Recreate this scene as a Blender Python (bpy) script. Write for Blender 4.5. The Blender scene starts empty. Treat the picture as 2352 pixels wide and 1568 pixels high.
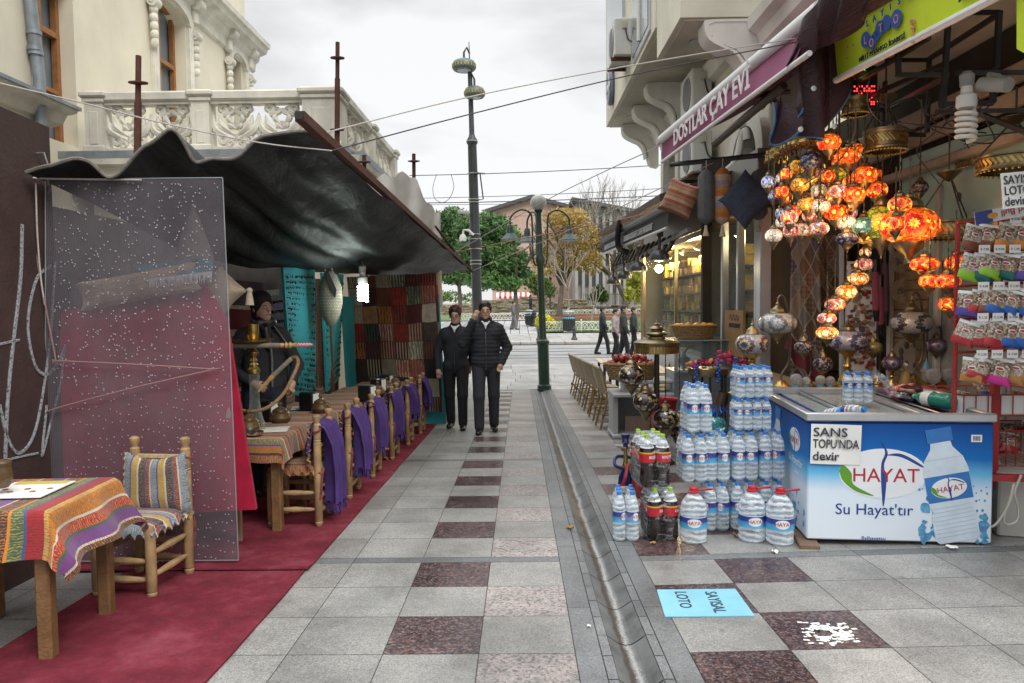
import bpy, math, random
import numpy as np
from mathutils import Vector as V, Matrix as Mx, Euler
R = math.radians; pi = math.pi; sin = math.sin; cos = math.cos
rng = random.Random(11)
S = bpy.context.scene; C = S.collection
# ---------------------------------------------------------------- camera
F = 1698.0
PITCH, ROLL = R(3.0), 0.011
def _cm(yaw): return Mx.Rotation(yaw, 3, 'Z') @ Mx.Rotation(pi/2 - PITCH, 3, 'X') @ Mx.Rotation(-ROLL, 3, 'Z')
def _dir(m, u, v): return m @ V(((u - 1175.5)/F, -(v - 784)/F, -1))
_d = _dir(_cm(0), 1194, 757)
CM = _cm(math.atan2(_d.x, _d.y)); SL = -_d.z/math.hypot(_d.x, _d.y)
CAMZ = 1.4
_c = bpy.data.cameras.new('camera'); _c.sensor_width = 36; _c.lens = 36*F/2351; _c.clip_start = .05; _c.clip_end = 3000
_o = bpy.data.objects.new('camera', _c); C.objects.link(_o); S.camera = _o
_o.matrix_world = Mx.Translation((0, 0, CAMZ)) @ CM.to_4x4()
# ---------------------------------------------------------------- light: overcast sky, one soft sun
W = bpy.data.worlds.new('World'); S.world = W; W.use_nodes = True
_t = W.node_tree; _t.nodes.clear()
def _wn(k, **p):
 n = _t.nodes.new(k)
 for a, b in p.items(): setattr(n, a, b)
 return n
_sky = _wn('ShaderNodeTexSky', sky_type='NISHITA', sun_disc=False, sun_elevation=R(48), sun_rotation=R(142))
_tc = _wn('ShaderNodeTexCoord'); _mp = _wn('ShaderNodeMapping'); _mp.inputs['Scale'].default_value = (1, 1, 3.2)
_no = _wn('ShaderNodeTexNoise'); _no.inputs['Scale'].default_value = 1.5; _no.inputs['Detail'].default_value = 5; _no.inputs['Distortion'].default_value = .5
_cr = _wn('ShaderNodeValToRGB'); _cr.color_ramp.elements[0].position = .40; _cr.color_ramp.elements[0].color = (.575, .57, .58, 1)
_cr.color_ramp.elements[1].position = .60; _cr.color_ramp.elements[1].color = (1.0, 1.0, 1.0, 1)
_sx = _wn('ShaderNodeSeparateXYZ'); _mr = _wn('ShaderNodeMapRange')
_mr.inputs['From Min'].default_value = .42; _mr.inputs['From Max'].default_value = .95; _mr.inputs['To Min'].default_value = .66; _mr.inputs['To Max'].default_value = 2.6
_mu = _wn('ShaderNodeMix', data_type='RGBA', blend_type='MULTIPLY'); _mu.inputs[0].default_value = 1
_mx = _wn('ShaderNodeMix', data_type='RGBA'); _mx.inputs[0].default_value = .94
_sc = _wn('ShaderNodeMix', data_type='RGBA', blend_type='MULTIPLY'); _sc.inputs[0].default_value = 1; _sc.inputs[7].default_value = (.1, .1, .1, 1)
_bg = _wn('ShaderNodeBackground'); _bg.inputs['Strength'].default_value = 1.0; _wo = _wn('ShaderNodeOutputWorld')
L = _t.links.new
L(_tc.outputs['Generated'], _mp.inputs[0]); L(_mp.outputs[0], _no.inputs['Vector']); L(_no.outputs[0], _cr.inputs[0])
L(_tc.outputs['Generated'], _sx.inputs[0]); L(_sx.outputs[2], _mr.inputs[0])
L(_cr.outputs[0], _mu.inputs[6]); L(_mr.outputs[0], _mu.inputs[7])
L(_sky.outputs[0], _sc.inputs[6]); L(_sc.outputs[2], _mx.inputs[6]); L(_mu.outputs[2], _mx.inputs[7])
L(_mx.outputs[2], _bg.inputs[0]); L(_bg.outputs[0], _wo.inputs[0])
_l = bpy.data.lights.new('sun', 'SUN'); _l.energy = 1.3; _l.angle = R(24); _l.color = (1, .97, .92)
_s = bpy.data.objects.new('sun', _l); C.objects.link(_s); _s.rotation_euler = (R(44), 0, R(38)); _s['kind'] = 'helper'
S.view_settings.view_transform = 'Standard'; S.view_settings.look = 'None'; S.view_settings.gamma = 1; S.view_settings.exposure = .6
cy = S.cycles; S.render.engine = 'CYCLES'
cy.use_denoising = True; cy.denoiser = 'OPENIMAGEDENOISE'; cy.max_bounces = 8; cy.transparent_max_bounces = 24; cy.diffuse_bounces = 4
cy.glossy_bounces = 4; cy.transmission_bounces = 6; cy.caustics_reflective = False; cy.caustics_refractive = False; cy.sample_clamp_indirect = 6
# ---------------------------------------------------------------- from picture to place
def G(x, y):
 if y < 17.2: z = -SL*y
 elif y < 22.4: z = -SL*17.2 + (y - 17.2)/5.2*(SL*17.2 - .46)
 elif y < 33: z = -.50
 elif y < 42: z = -.36
 else: z = -.36 + .04*(min(y, 80) - 42)
 if x > .72: z += .02*(min(x, 4.5) - .72)*max(0, min(1, (16 - y)/6))
 return z
def ray(u, v): return CM @ V(((u - 1175.5)/F, -(v - 784)/F, -1))
def at(u, v, y):
 d = ray(u, v); k = y/d.y; return V((d.x*k, y, CAMZ + d.z*k))
def atx(u, v, x):
 d = ray(u, v); k = x/d.x; return V((x, d.y*k, CAMZ + d.z*k))
def gnd(u, v):
 d = ray(u, v); a, b = .5, 150
 for _ in range(50):
  m = (a + b)/2; p = (d.x*m/d.y, m, CAMZ + d.z*m/d.y)
  if p[2] > G(p[0], m): a = m
  else: b = m
 return V((d.x*a/d.y, a, G(d.x*a/d.y, a)))
def pxm(y): return y/F
# ---------------------------------------------------------------- things, parts
def tag(o, label, cat, group=None):
 o['label'] = label; o['category'] = cat
 if group: o['group'] = group
 return o
def T(name, label, cat, loc=(0, 0, 0), rz=0, group=None, tilt=None):
 o = bpy.data.objects.new(name, None); C.objects.link(o); o.location = loc; o.rotation_euler = (tilt or 0, 0, rz)
 o.empty_display_size = .1
 return tag(o, label, cat, group)
def dup(o, loc=None, rz=None, label=None, par=None):
 c = o.copy(); C.objects.link(c)
 if par is not None: c.parent = par
 if loc is not None: c.location = loc
 if rz is not None: c.rotation_euler[2] = rz
 if label: c['label'] = label
 for k in list(o.children): dup(k, par=c)
 return c
# ---------------------------------------------------------------- mesh builder
def frame(p, q):
 z = (V(q) - V(p)).normalized(); a = V((0, 0, 1)) if abs(z.z) < .95 else V((0, 1, 0))
 x = a.cross(z).normalized(); y = z.cross(x)
 return Mx(((x.x, y.x, z.x, p[0]), (x.y, y.y, z.y, p[1]), (x.z, y.z, z.z, p[2]), (0, 0, 0, 1)))
def TR(x=0, y=0, z=0, rx=0, ry=0, rz=0, s=1):
 m = Mx.Translation((x, y, z)) @ Euler((rx, ry, rz)).to_matrix().to_4x4()
 return m @ Mx.Scale(s, 4) if s != 1 else m
class B:
 def __init__(s): s.v = []; s.f = []; s.u = []; s.m = []; s.c = []
 def add(s, vs, fs, us=None, mi=0, M=None, col=None):
  o = len(s.v)
  if M is not None: vs = [M @ V(p) for p in vs]
  s.v += [tuple(p) for p in vs]; s.u += us if us else [(0, 0)]*len(vs)
  s.f += [tuple(i + o for i in f) for f in fs]; s.m += [mi]*len(fs); s.c += [col or 0]*len(fs)
  return s
 def box(s, c, d, M=None, mi=0, bev=0):
  x, y, z = d[0]/2, d[1]/2, d[2]/2
  if bev:
   b = min(bev, x*.9, y*.9, z*.9); vs = [];
   for k in (-z, -z + b, z - b, z):
    i = b if abs(k) == z else 0
    vs += [(sx*(x - i - t*b*(1 if not i else 1)) , sy*(y - i - (1 - t)*b), k) for sx, sy, t in ((1, 1, 0), (1, 1, 1), (-1, 1, 1), (-1, 1, 0), (-1, -1, 0), (-1, -1, 1), (1, -1, 1), (1, -1, 0))]
   vs = [(p[0] + c[0], p[1] + c[1], p[2] + c[2]) for p in vs]
   fs = [tuple(range(7, -1, -1)), tuple(range(24, 32))]
   for r in range(3): fs += [(r*8 + i, r*8 + (i + 1) % 8, r*8 + 8 + (i + 1) % 8, r*8 + 8 + i) for i in range(8)]
   fs = [f[::-1] if 0 else f for f in fs]
   return s.add(vs, fs, [(p[0], p[2]) for p in vs], mi, M)
  vs = [(c[0] + a*x, c[1] + b*y, c[2] + e*z) for a, b, e in ((-1, -1, -1), (1, -1, -1), (1, 1, -1), (-1, 1, -1), (-1, -1, 1), (1, -1, 1), (1, 1, 1), (-1, 1, 1))]
  us = [(p[0], p[2]) for p in vs]
  return s.add(vs, [(3, 2, 1, 0), (4, 5, 6, 7), (0, 1, 5, 4), (1, 2, 6, 5), (2, 3, 7, 6), (3, 0, 4, 7)], us, mi, M)
 def lathe(s, pr, n=16, M=None, mi=0, fl=0, fn=8, cap=True, arc=2*pi):
  vs = []; us = []; fs = []; k = n if arc > 6.28 else n + 1
  zs = [p[1] for p in pr]; z0, dz = min(zs), max(1e-6, max(zs) - min(zs))
  for r, z in pr:
   for i in range(k):
    a = arc*i/n; q = r*(1 + fl*cos(fn*a)); vs.append((q*cos(a), q*sin(a), z)); us.append((i/n, (z - z0)/dz))
  for j in range(len(pr) - 1):
   for i in range(n): fs.append((j*k + i, j*k + (i + 1) % k, (j + 1)*k + (i + 1) % k, (j + 1)*k + i))
  if cap and arc > 6.28:
   if pr[0][0] > 1e-4: fs.append(tuple(range(n - 1, -1, -1)))
   if pr[-1][0] > 1e-4: fs.append(tuple((len(pr) - 1)*n + i for i in range(n)))
  return s.add(vs, fs, us, mi, M)
 def cyl(s, p, q, r, r2=None, n=12, mi=0):
  l = (V(q) - V(p)).length
  return s.lathe([(r, 0), (r if r2 is None else r2, l)], n, frame(p, q), mi)
 def tube(s, pts, r, n=6, mi=0, closed=False, flat=1):
  P = [V(p) for p in pts]; m = len(P); vs = []; us = []; fs = []; pv = None
  for i in range(m):
   a = P[(i - 1) % m] if closed else P[max(i - 1, 0)]; b = P[(i + 1) % m] if closed else P[min(i + 1, m - 1)]
   t = (b - a).normalized() if (b - a).length > 1e-9 else V((0, 0, 1))
   if pv is None: x = t.orthogonal().normalized()
   else:
    x = pv - t*pv.dot(t); x = x.normalized() if x.length > 1e-6 else t.orthogonal().normalized()
   pv = x; y = t.cross(x); q = r(i/(m - 1)) if callable(r) else r
   for k in range(n):
    g = 2*pi*k/n; vs.append(P[i] + (x*cos(g) + y*sin(g)*flat)*q); us.append((k/n, i/(m - 1)))
  for i in range(m if closed else m - 1):
   for k in range(n): fs.append((i*n + k, i*n + (k + 1) % n, ((i + 1) % m)*n + (k + 1) % n, ((i + 1) % m)*n + k))
  if not closed: fs += [tuple(range(n - 1, -1, -1)), tuple((m - 1)*n + k for k in range(n))]
  return s.add(vs, fs, us, mi)
 def ball(s, c, r, n=16, m=10, M=None, mi=0, sq=1):
  r = r if hasattr(r, '__len__') else (r, r, r); vs = []; us = []; fs = []
  for j in range(m + 1):
   a = -pi/2 + pi*j/m
   for i in range(n):
    b = 2*pi*i/n; vs.append((c[0] + r[0]*cos(a)*cos(b), c[1] + r[1]*cos(a)*sin(b), c[2] + r[2]*(abs(sin(a))**sq)*(1 if a > 0 else -1))); us.append((i/n, j/m))
  for j in range(m):
   for i in range(n): fs.append((j*n + i, j*n + (i + 1) % n, (j + 1)*n + (i + 1) % n, (j + 1)*n + i))
  return s.add(vs, fs, us, mi, M)
 def prism(s, poly, h, M=None, mi=0):
  n = len(poly); vs = [(p[0], p[1], 0) for p in poly] + [(p[0], p[1], h) for p in poly]
  fs = [tuple(range(n - 1, -1, -1)), tuple(range(n, 2*n))] + [(i, (i + 1) % n, n + (i + 1) % n, n + i) for i in range(n)]
  return s.add(vs, fs, [(p[0], p[1]) for p in vs], mi, M)
 def grid(s, fn, nu, nv, th=0, M=None, mi=0, uv=(1, 1)):
  P = [[V(fn(i/nu, j/nv)) for i in range(nu + 1)] for j in range(nv + 1)]; k = nu + 1
  vs = [p for r in P for p in r]; us = [(i/nu*uv[0], j/nv*uv[1]) for j in range(nv + 1) for i in range(k)]
  fs = [(j*k + i, j*k + i + 1, (j + 1)*k + i + 1, (j + 1)*k + i) for j in range(nv) for i in range(nu)]
  if th:
   o = len(vs); nn = [V((0, 0, 0)) for _ in vs]
   for f in fs:
    q = (vs[f[2]] - vs[f[0]]).cross(vs[f[3]] - vs[f[1]])
    for i in f: nn[i] += q
   vs = vs + [p - (q.normalized()*th if q.length > 0 else q) for p, q in zip(vs, nn)]; us = us + us
   ed = [j*k for j in range(nv + 1)]; fs2 = [tuple(o + i for i in f[::-1]) for f in fs]
   lp = [i for i in range(nu + 1)] + [j*k + nu for j in range(1, nv + 1)] + [nv*k + i for i in range(nu - 1, -1, -1)] + [j*k for j in range(nv - 1, 0, -1)]
   fs = fs + fs2 + [(lp[(i + 1) % len(lp)], lp[i], o + lp[i], o + lp[(i + 1) % len(lp)]) for i in range(len(lp))]
  return s.add(vs, fs, us, mi, M)
 def quad(s, a, b, c, d, mi=0, uv=None): return s.add([a, b, c, d], [(0, 1, 2, 3)], uv or [(0, 0), (1, 0), (1, 1), (0, 1)], mi)
 def text(s, t, size, M, ext=.001, mi=0, al='CENTER', off=0, sx=1, shear=0):
  vs, fs = text_mesh(t, al, off, shear)
  return s.add([((p[0]*size*sx), p[1]*size, (p[2])*ext) for p in vs], fs, None, mi, M)
 def O(s, name, mat, par=None, world=False, sm=35, loc=None):
  me = bpy.data.meshes.new(name); me.from_pydata(s.v, [], s.f)
  for m in (mat if isinstance(mat, (list, tuple)) else [mat]): me.materials.append(m)
  if any(s.m): me.polygons.foreach_set('material_index', s.m)
  lu = np.empty(len(me.loops), dtype=np.int32); me.loops.foreach_get('vertex_index', lu)
  ul = me.uv_layers.new(name='UVMap'); ul.data.foreach_set('uv', np.array(s.u, dtype=np.float32)[lu].ravel())
  if any(s.c):
   at_ = me.attributes.new('rnd', 'FLOAT', 'FACE'); at_.data.foreach_set('value', [float(x) for x in s.c])
  if sm:
   me.shade_smooth(); me.set_sharp_from_angle(angle=R(sm))
  me.update(); o = bpy.data.objects.new(name, me); C.objects.link(o)
  if par is not None:
   o.parent = par
   if world: o.matrix_parent_inverse = root_mat(par).inverted()
  if loc: o.location = loc
  return o
def root_mat(o):
 m = Mx.LocRotScale(o.location, o.rotation_euler, o.scale)
 return root_mat(o.parent) @ o.matrix_parent_inverse @ m if o.parent else m
_tm = {}
def text_mesh(t, al, off, shear):
 k = (t, al, off, shear)
 if k not in _tm:
  cu = bpy.data.curves.new('t', 'FONT'); cu.body = t; cu.align_x = al; cu.extrude = 1; cu.offset = off; cu.resolution_u = 3; cu.shear = shear
  o = bpy.data.objects.new('t', cu); C.objects.link(o)
  me = o.evaluated_get(bpy.context.evaluated_depsgraph_get()).to_mesh()
  _tm[k] = ([tuple(p.co) for p in me.vertices], [tuple(p.vertices) for p in me.polygons])
  bpy.data.objects.remove(o); bpy.data.curves.remove(cu)
 return _tm[k]
def struct(b, name, mat, sm=35, kind='structure'):
 o = b.O(name, mat, sm=sm); o['kind'] = kind; return o
def spline(pts, n):
 P = [V(p) for p in pts]; P = [P[0]*2 - P[1]] + P + [P[-1]*2 - P[-2]]; out = []; m = len(P) - 3
 for i in range(n + 1):
  x = min(i/n*m, m - 1e-6); j = int(x); t = x - j; a, b, c, d = P[j:j + 4]
  out.append(.5*((2*b) + (c - a)*t + (2*a - 5*b + 4*c - d)*t*t + (3*b - a - 3*c + d)*t**3))
 return out
def lerp(a, b, t): return a + (b - a)*t
def wob(x, y=0., k=1.):
 return (sin(1.7*k*x + 1.3*y) + sin(2.9*k*x - 2.1*y + 1.7) + sin(.9*k*x + 3.3*y + .6))/3
# ---------------------------------------------------------------- materials
class N:
 def __init__(s, name):
  s.m = bpy.data.materials.new(name); s.m.use_nodes = True; s.t = s.m.node_tree; s.t.nodes.clear(); s.o = s.t.nodes.new('ShaderNodeOutputMaterial')
 def n(s, k, ins=None, out=0, **p):
  x = s.t.nodes.new('ShaderNode' + k)
  for a, b in p.items(): setattr(x, a, b)
  for a, b in (ins or {}).items():
   i = x.inputs[a]
   if isinstance(b, bpy.types.NodeSocket): s.t.links.new(b, i)
   elif b is not None:
    if isinstance(b, (tuple, list)) and len(b) == 3 and i.type == 'RGBA': b = (*b, 1)
    i.default_value = b
  return x.outputs[out]
 def co(s, k='Object'): return s.n('TexCoord', out=k)
 def map(s, v, sc=(1, 1, 1), lo=(0, 0, 0), ro=(0, 0, 0)): return s.n('Mapping', {'Vector': v, 'Scale': sc, 'Location': lo, 'Rotation': ro})
 def math(s, op, a, b=0., c=None, cl=False):
  return s.n('Math', {0: a, 1: b} if c is None else {0: a, 1: b, 2: c}, operation=op, use_clamp=cl)
 def mix(s, f, a, b, bt='MIX'):
  return s.n('Mix', {0: f, 6: a, 7: b}, 2, data_type='RGBA', blend_type=bt)
 def ramp(s, f, st, ip='LINEAR'):
  x = s.t.nodes.new('ShaderNodeValToRGB'); e = x.color_ramp; e.interpolation = ip
  while len(e.elements) < len(st): e.elements.new(.5)
  for q, (p, c) in zip(e.elements, st): q.position = p; q.color = (*c, 1) if hasattr(c, '__len__') else (c, c, c, 1)
  s.t.links.new(f, x.inputs[0]); return x.outputs[0]
 def noise(s, v, sc=5, de=3, ro=.55, di=0, out=0): return s.n('TexNoise', {'Vector': v, 'Scale': sc, 'Detail': de, 'Roughness': ro, 'Distortion': di}, out)
 def vor(s, v, sc=5, out='Distance', ft='F1', rnd=1.): return s.n('TexVoronoi', {'Vector': v, 'Scale': sc, 'Randomness': rnd}, out, feature=ft)
 def xyz(s, v, i): return s.n('SeparateXYZ', {0: v}, i)
 def bump(s, h, st=.3, d=.01): return s.n('Bump', {'Height': h, 'Strength': st, 'Distance': d}, 0)
 def rand(s): return s.n('ObjectInfo', out='Random')
 def bsdf(s, col, ro=.5, me=0., nrm=None, **k):
  d = {'Base Color': col, 'Roughness': ro, 'Metallic': me}
  if nrm is not None: d['Normal'] = nrm
  d.update({a.replace('_', ' '): b for a, b in k.items()})
  return s.n('BsdfPrincipled', d)
 def done(s, sh): s.t.links.new(sh, s.o.inputs[0]); return s.m
_mats = {}
def mat(name, col, ro=.5, me=0., var=.18, vs=6, bp=0., bs=40, dirt=0., rnd=0., **k):
 if name in _mats: return _mats[name]
 q = N(name); co = q.co()
 n1 = q.noise(co, vs, 5, .6)
 f = q.ramp(n1, [(.3, 1 - var), (.7, 1 + var*.6)])
 c = q.mix(1., col, f, 'MULTIPLY')
 if dirt:
  n2 = q.noise(q.map(co, (1, 1, .35)), vs*.5, 6, .65); c = q.mix(q.ramp(n2, [(.48, 0.), (.72, dirt)]), c, tuple(x*.35 for x in col))
 if rnd: c = q.mix(1., c, q.ramp(q.rand(), [(0, 1 - rnd), (1, 1 + rnd)]), 'MULTIPLY')
 nr = q.bump(q.noise(co, bs, 4, .6), bp, .02) if bp else None
 rr = q.math('ADD', q.math('MULTIPLY', n1, .16), ro - .08)
 _mats[name] = q.done(q.bsdf(c, rr, me, nr, **k)); return _mats[name]
# ================================================================ materials of the setting
def granite(name, stops, sc=140, patch=None, ro=.42):
 q = N(name); co = q.co(); v = q.vor(co, sc, 'Color'); g = q.math('ADD', q.math('MULTIPLY', q.xyz(v, 0), .5), q.math('MULTIPLY', q.noise(co, sc*.35, 4, .6), .5))
 c = q.ramp(g, stops)
 if patch: c = q.mix(q.ramp(q.noise(co, patch[1], 3, .6), [(.44, 0.), (.58, 1.)]), c, q.mix(1., c, patch[0], 'MULTIPLY'))
 a = q.n('Attribute', out='Fac', attribute_name='rnd', attribute_type='GEOMETRY'); c = q.mix(1., c, q.ramp(a, [(0, .82), (1, 1.12)]), 'MULTIPLY')
 st = q.noise(co, 1.7, 8, .68); c = q.mix(1., c, q.ramp(st, [(.34, .62), (.6, 1.08)]), 'MULTIPLY')
 gum = q.math('MULTIPLY', q.ramp(q.vor(co, 2.6, 'Distance'), [(.035, .55), (.055, 0.)]), q.math('GREATER_THAN', q.noise(co, 1.1, 2), .47)); c = q.mix(gum, c, (.10, .10, .095)); ro = q.math('ADD', q.math('MULTIPLY', st, .3), ro - .17)
 return q.done(q.bsdf(c, ro, 0, q.bump(g, .12, .004)))
GR_GREY = granite('grey_granite', [(.26, (.17, .175, .17)), (.42, (.26, .265, .25)), (.55, (.31, .31, .295)), (.72, (.39, .385, .365))], 230)
GR_PINK = granite('pink_granite', [(.28, (.13, .13, .13)), (.42, (.28, .265, .26)), (.56, (.33, .285, .27)), (.72, (.41, .365, .34))], 95)
GR_RED = granite('red_granite', [(.3, (.035, .028, .03)), (.43, (.09, .048, .042)), (.56, (.14, .066, .056)), (.72, (.22, .17, .16))], 110, ((.55, .6, .75), 40), .3)
BASALT = granite('basalt', [(.3, (.11, .12, .125)), (.6, (.19, .20, .205)), (.8, (.25, .26, .265))], 220)
LIGHTSLAB = granite('light_slab', [(.3, (.33, .33, .315)), (.6, (.44, .435, .42)), (.8, (.5, .495, .47))], 60)
JOINT = mat('joint_sand', (.09, .085, .075), .95, vs=30)
EARTH = mat('earth', (.2, .19, .17), .95, vs=2)
# ================================================================ ground
b = B(); ys = [-6, 0, 4, 8, 12, 17.2, 22.3, 22.5, 32.9, 33.1, 42, 50, 60, 70, 80, 120, 300, 1500]; xs = [-900, -60, -12, -6, 0, .72, 2.5, 4.5, 12, 60, 900]
for j in range(len(ys) - 1):
 for i in range(len(xs) - 1):
  b.quad(*[(x, y, G(x, y) - .13) for x, y in ((xs[i], ys[j]), (xs[i + 1], ys[j]), (xs[i + 1], ys[j + 1]), (xs[i], ys[j + 1]))])
struct(b, 'ground', EARTH, sm=0)
def tile(b, x0, x1, y0, y1, mi, h=0., g=.002, c=None):
 b.add([(x0 + g, y0 + g, G(x0 + g, y0) + h), (x1 - g, y0 + g, G(x1 - g, y0) + h), (x1 - g, y1 - g, G(x1 - g, y1) + h), (x0 + g, y1 - g, G(x0 + g, y1) + h)], [(0, 1, 2, 3)], None, mi, None, c if c is not None else .05 + .95*rng.random())
b = B(); P0 = 4.38; PER = 3.46
def joint(b, xa, xb, ya, yb, n=6, mi=4):
 for i in range(n):
  for j in range(n):
   x0, x1 = lerp(xa, xb, i/n), lerp(xa, xb, (i + 1)/n); y0, y1 = lerp(ya, yb, j/n), lerp(ya, yb, (j + 1)/n)
   b.quad(*[(x, y, G(x, y) - .006) for x, y in ((x0, y0), (x1, y0), (x1, y1), (x0, y1))], mi=mi)
for k in range(-2, 4):
 y0 = P0 + k*PER
 if y0 < 0: y0 = y0
 for side in (0, 1):
  ex = [.224 - .417*i for i in range(18)] if not side else [.7164 + .433*i for i in range(20)]
  for i in range(len(ex) - 1):
   xa, xb = sorted((ex[i], ex[i + 1]))
   if i % 3 == 0:
    x3 = sorted((ex[i], ex[min(i + 3, len(ex) - 1)])); tile(b, x3[0], x3[1], y0, min(y0 + .1, 17.2), 3)
   for r in range(8):
    ya = y0 + .1 + .42*r; yb = ya + .42
    if ya > 17.15 or yb < .3: continue
    odd = (r + (0 if k >= 0 else 0)) % 2
    m = 0
    if not side:
     if i == 0 and odd == 0: m = 1
     if i == 1 and odd == 1: m = 2
    else:
     if k >= 0: m = 2 if (i == 0 and odd == 0) or (i == 1 and odd == 1) else 0
     else: m = 2 if (i == 0 and odd == 0) or (i == 1 and odd == 1) else 0
     if k >= 1 and i == 0: m = 1 if odd else 0
    tile(b, xa, xb, ya, min(yb, 17.2), m)
joint(b, -7, .2236, .2, 17.2); joint(b, .7166, 9, .2, 17.2, 8)
y = 17.2
while y < 22.3:
 x = -14 + rng.random()*.5
 while x < 16: tile(b, x, x + .9, y, min(y + .64, 22.4), 5, 0, .006); x += .9
 y += .64
joint(b, -16, 17, 17.2, 22.4, 6)
struct(b, 'pavement', [GR_GREY, GR_PINK, GR_RED, BASALT, JOINT, LIGHTSLAB], sm=0)
# drain: kerb slabs, setts, and a shallow wet channel
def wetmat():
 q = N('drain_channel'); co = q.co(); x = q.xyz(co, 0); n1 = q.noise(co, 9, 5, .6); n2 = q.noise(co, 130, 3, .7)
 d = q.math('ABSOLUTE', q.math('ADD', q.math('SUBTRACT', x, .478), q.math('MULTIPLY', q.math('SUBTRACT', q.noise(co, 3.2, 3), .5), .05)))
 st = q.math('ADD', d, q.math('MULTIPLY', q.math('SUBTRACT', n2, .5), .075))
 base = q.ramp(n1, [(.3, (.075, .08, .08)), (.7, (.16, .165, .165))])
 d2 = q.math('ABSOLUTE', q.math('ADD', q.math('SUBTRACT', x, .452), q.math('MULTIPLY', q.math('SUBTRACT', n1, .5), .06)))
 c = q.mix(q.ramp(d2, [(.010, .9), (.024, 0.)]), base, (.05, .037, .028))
 w = q.ramp(st, [(.002, .85), (.017, 0.)]); c = q.mix(w, c, (.36, .365, .36))  # pale centre streak: sky reflection and whitish grit put into the colour
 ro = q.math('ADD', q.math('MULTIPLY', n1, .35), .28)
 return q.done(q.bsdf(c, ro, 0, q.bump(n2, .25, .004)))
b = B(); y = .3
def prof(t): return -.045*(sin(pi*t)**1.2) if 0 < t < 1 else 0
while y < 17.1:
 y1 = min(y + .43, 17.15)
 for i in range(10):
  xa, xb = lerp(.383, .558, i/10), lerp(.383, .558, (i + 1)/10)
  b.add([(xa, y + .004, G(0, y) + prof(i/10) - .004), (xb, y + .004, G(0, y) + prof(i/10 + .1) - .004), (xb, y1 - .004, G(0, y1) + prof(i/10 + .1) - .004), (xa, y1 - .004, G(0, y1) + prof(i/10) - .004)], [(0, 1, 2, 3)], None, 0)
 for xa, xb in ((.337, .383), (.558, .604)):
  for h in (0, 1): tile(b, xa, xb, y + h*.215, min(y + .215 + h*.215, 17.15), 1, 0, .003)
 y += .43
y = .5
while y < 17.1:
 for xa, xb in ((.224, .337), (.604, .7164)): tile(b, xa, xb, y, min(y + 1.05, 17.15), 1, 0, .002, .35 + .3*rng.random())
 y += 1.05
for j in range(12):
 ya, yb = lerp(.3, 17.15, j/12), lerp(.3, 17.15, (j + 1)/12)
 for xa, xb, h in ((.2236, .385, -.007), (.556, .7168, -.007), (.38, .56, -.058)): b.quad((xa, ya, G(0, ya) + h), (xb, ya, G(0, ya) + h), (xb, yb, G(0, yb) + h), (xa, yb, G(0, yb) + h), mi=2)
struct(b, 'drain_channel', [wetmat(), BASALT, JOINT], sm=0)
# tram road, far pavement, park
def roadmat():
 q = N('road_surface'); co = q.co(); n = q.noise(q.map(co, (.5, 2.2, 1)), 1.4, 6, .6); c = q.ramp(n, [(.3, (.21, .22, .225)), (.7, (.37, .38, .385))])
 return q.done(q.bsdf(c, q.math('ADD', q.math('MULTIPLY', n, .35), .18), 0, q.bump(q.noise(co, 60), .15, .01)))
b = B(); b.quad((-60, 22.4, -.5), (60, 22.4, -.5), (60, 33, -.5), (-60, 33, -.5)); struct(b, 'road', roadmat(), sm=0)
b = B()
for y in (25.2, 26.65, 28.6, 30.05):
 for d, h in ((0, .006), (.09, .006)): b.box((0, y + d, -.5 + .004), (110, .035, h), mi=0)
struct(b, 'tram_rails', mat('rail_steel', (.10, .10, .10), .3, .8), sm=0)
b = B()
for k in range(60):
 x = -60 + 2*k; b.box((x + 1, 33.1, -.42), (1.98, .2, .125), bev=.02)
 b.box((x + 1, 22.42, -.53), (1.98, .16, .14), bev=.02)
struct(b, 'kerb', mat('kerb_stone', (.33, .31, .28), .8, vs=3, dirt=.4), sm=0)
b = B(); x = -40
while x < 40:
 for y in np.arange(33.2, 42, .88): tile(b, x, x + 1.5, y, y + .88, 0 if rng.random() > .22 else 1, 0, .008)
 x += 1.5
struct(b, 'far_pavement', [LIGHTSLAB, mat('bluish_slab', (.36, .39, .41), .5, var=.1)], sm=0)
b = B()
for i in range(46):
 for j in range(19):
  x = -22.4 + i*.52; y = 42 + j*.6
  if x < 1.0: tile(b, x, x + .52, y, y + .6, 0, .006, .018)
struct(b, 'park_walk', mat('grey_paver', (.42, .43, .43), .6, var=.15), sm=0)
def grassmat():
 q = N('lawn'); co = q.co(); a = q.n('Attribute', out='Fac', attribute_name='rnd', attribute_type='GEOMETRY')
 c = q.mix(q.noise(co, 1.2, 4), (.07, .15, .03), (.17, .26, .06)); c = q.mix(1., c, q.ramp(a, [(0, .7), (1, 1.35)]), 'MULTIPLY'); return q.done(q.bsdf(c, .7))
b = B()
for i in range(12):
 for j in range(20):
  x0, x1 = 1.2 + i*3.2 - (9 if j > 6 else 0), 4.4 + i*3.2 - (9 if j > 6 else 0); y0, y1 = 42.6 + j*1.6, 44.2 + j*1.6
  b.quad(*[(x, y, G(x, y) + .03) for x, y in ((x0, y0), (x1, y0), (x1, y1), (x0, y1))])
for k in range(7000):
 x, y = rng.uniform(1.25, 14), 42.7 + 18*rng.random()**1.6; z = G(x, y) + .02; a = rng.random()*6.28; w, h = .035, rng.uniform(.05, .16); dx, dy = cos(a)*w, sin(a)*w
 b.add([(x - dx, y - dy, z), (x + dx, y + dy, z), (x + rng.uniform(-.06, .06), y, z + h)], [(0, 1, 2)], None, 0, None, rng.random())
struct(b, 'grass', grassmat(), sm=0, kind='stuff')
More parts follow.
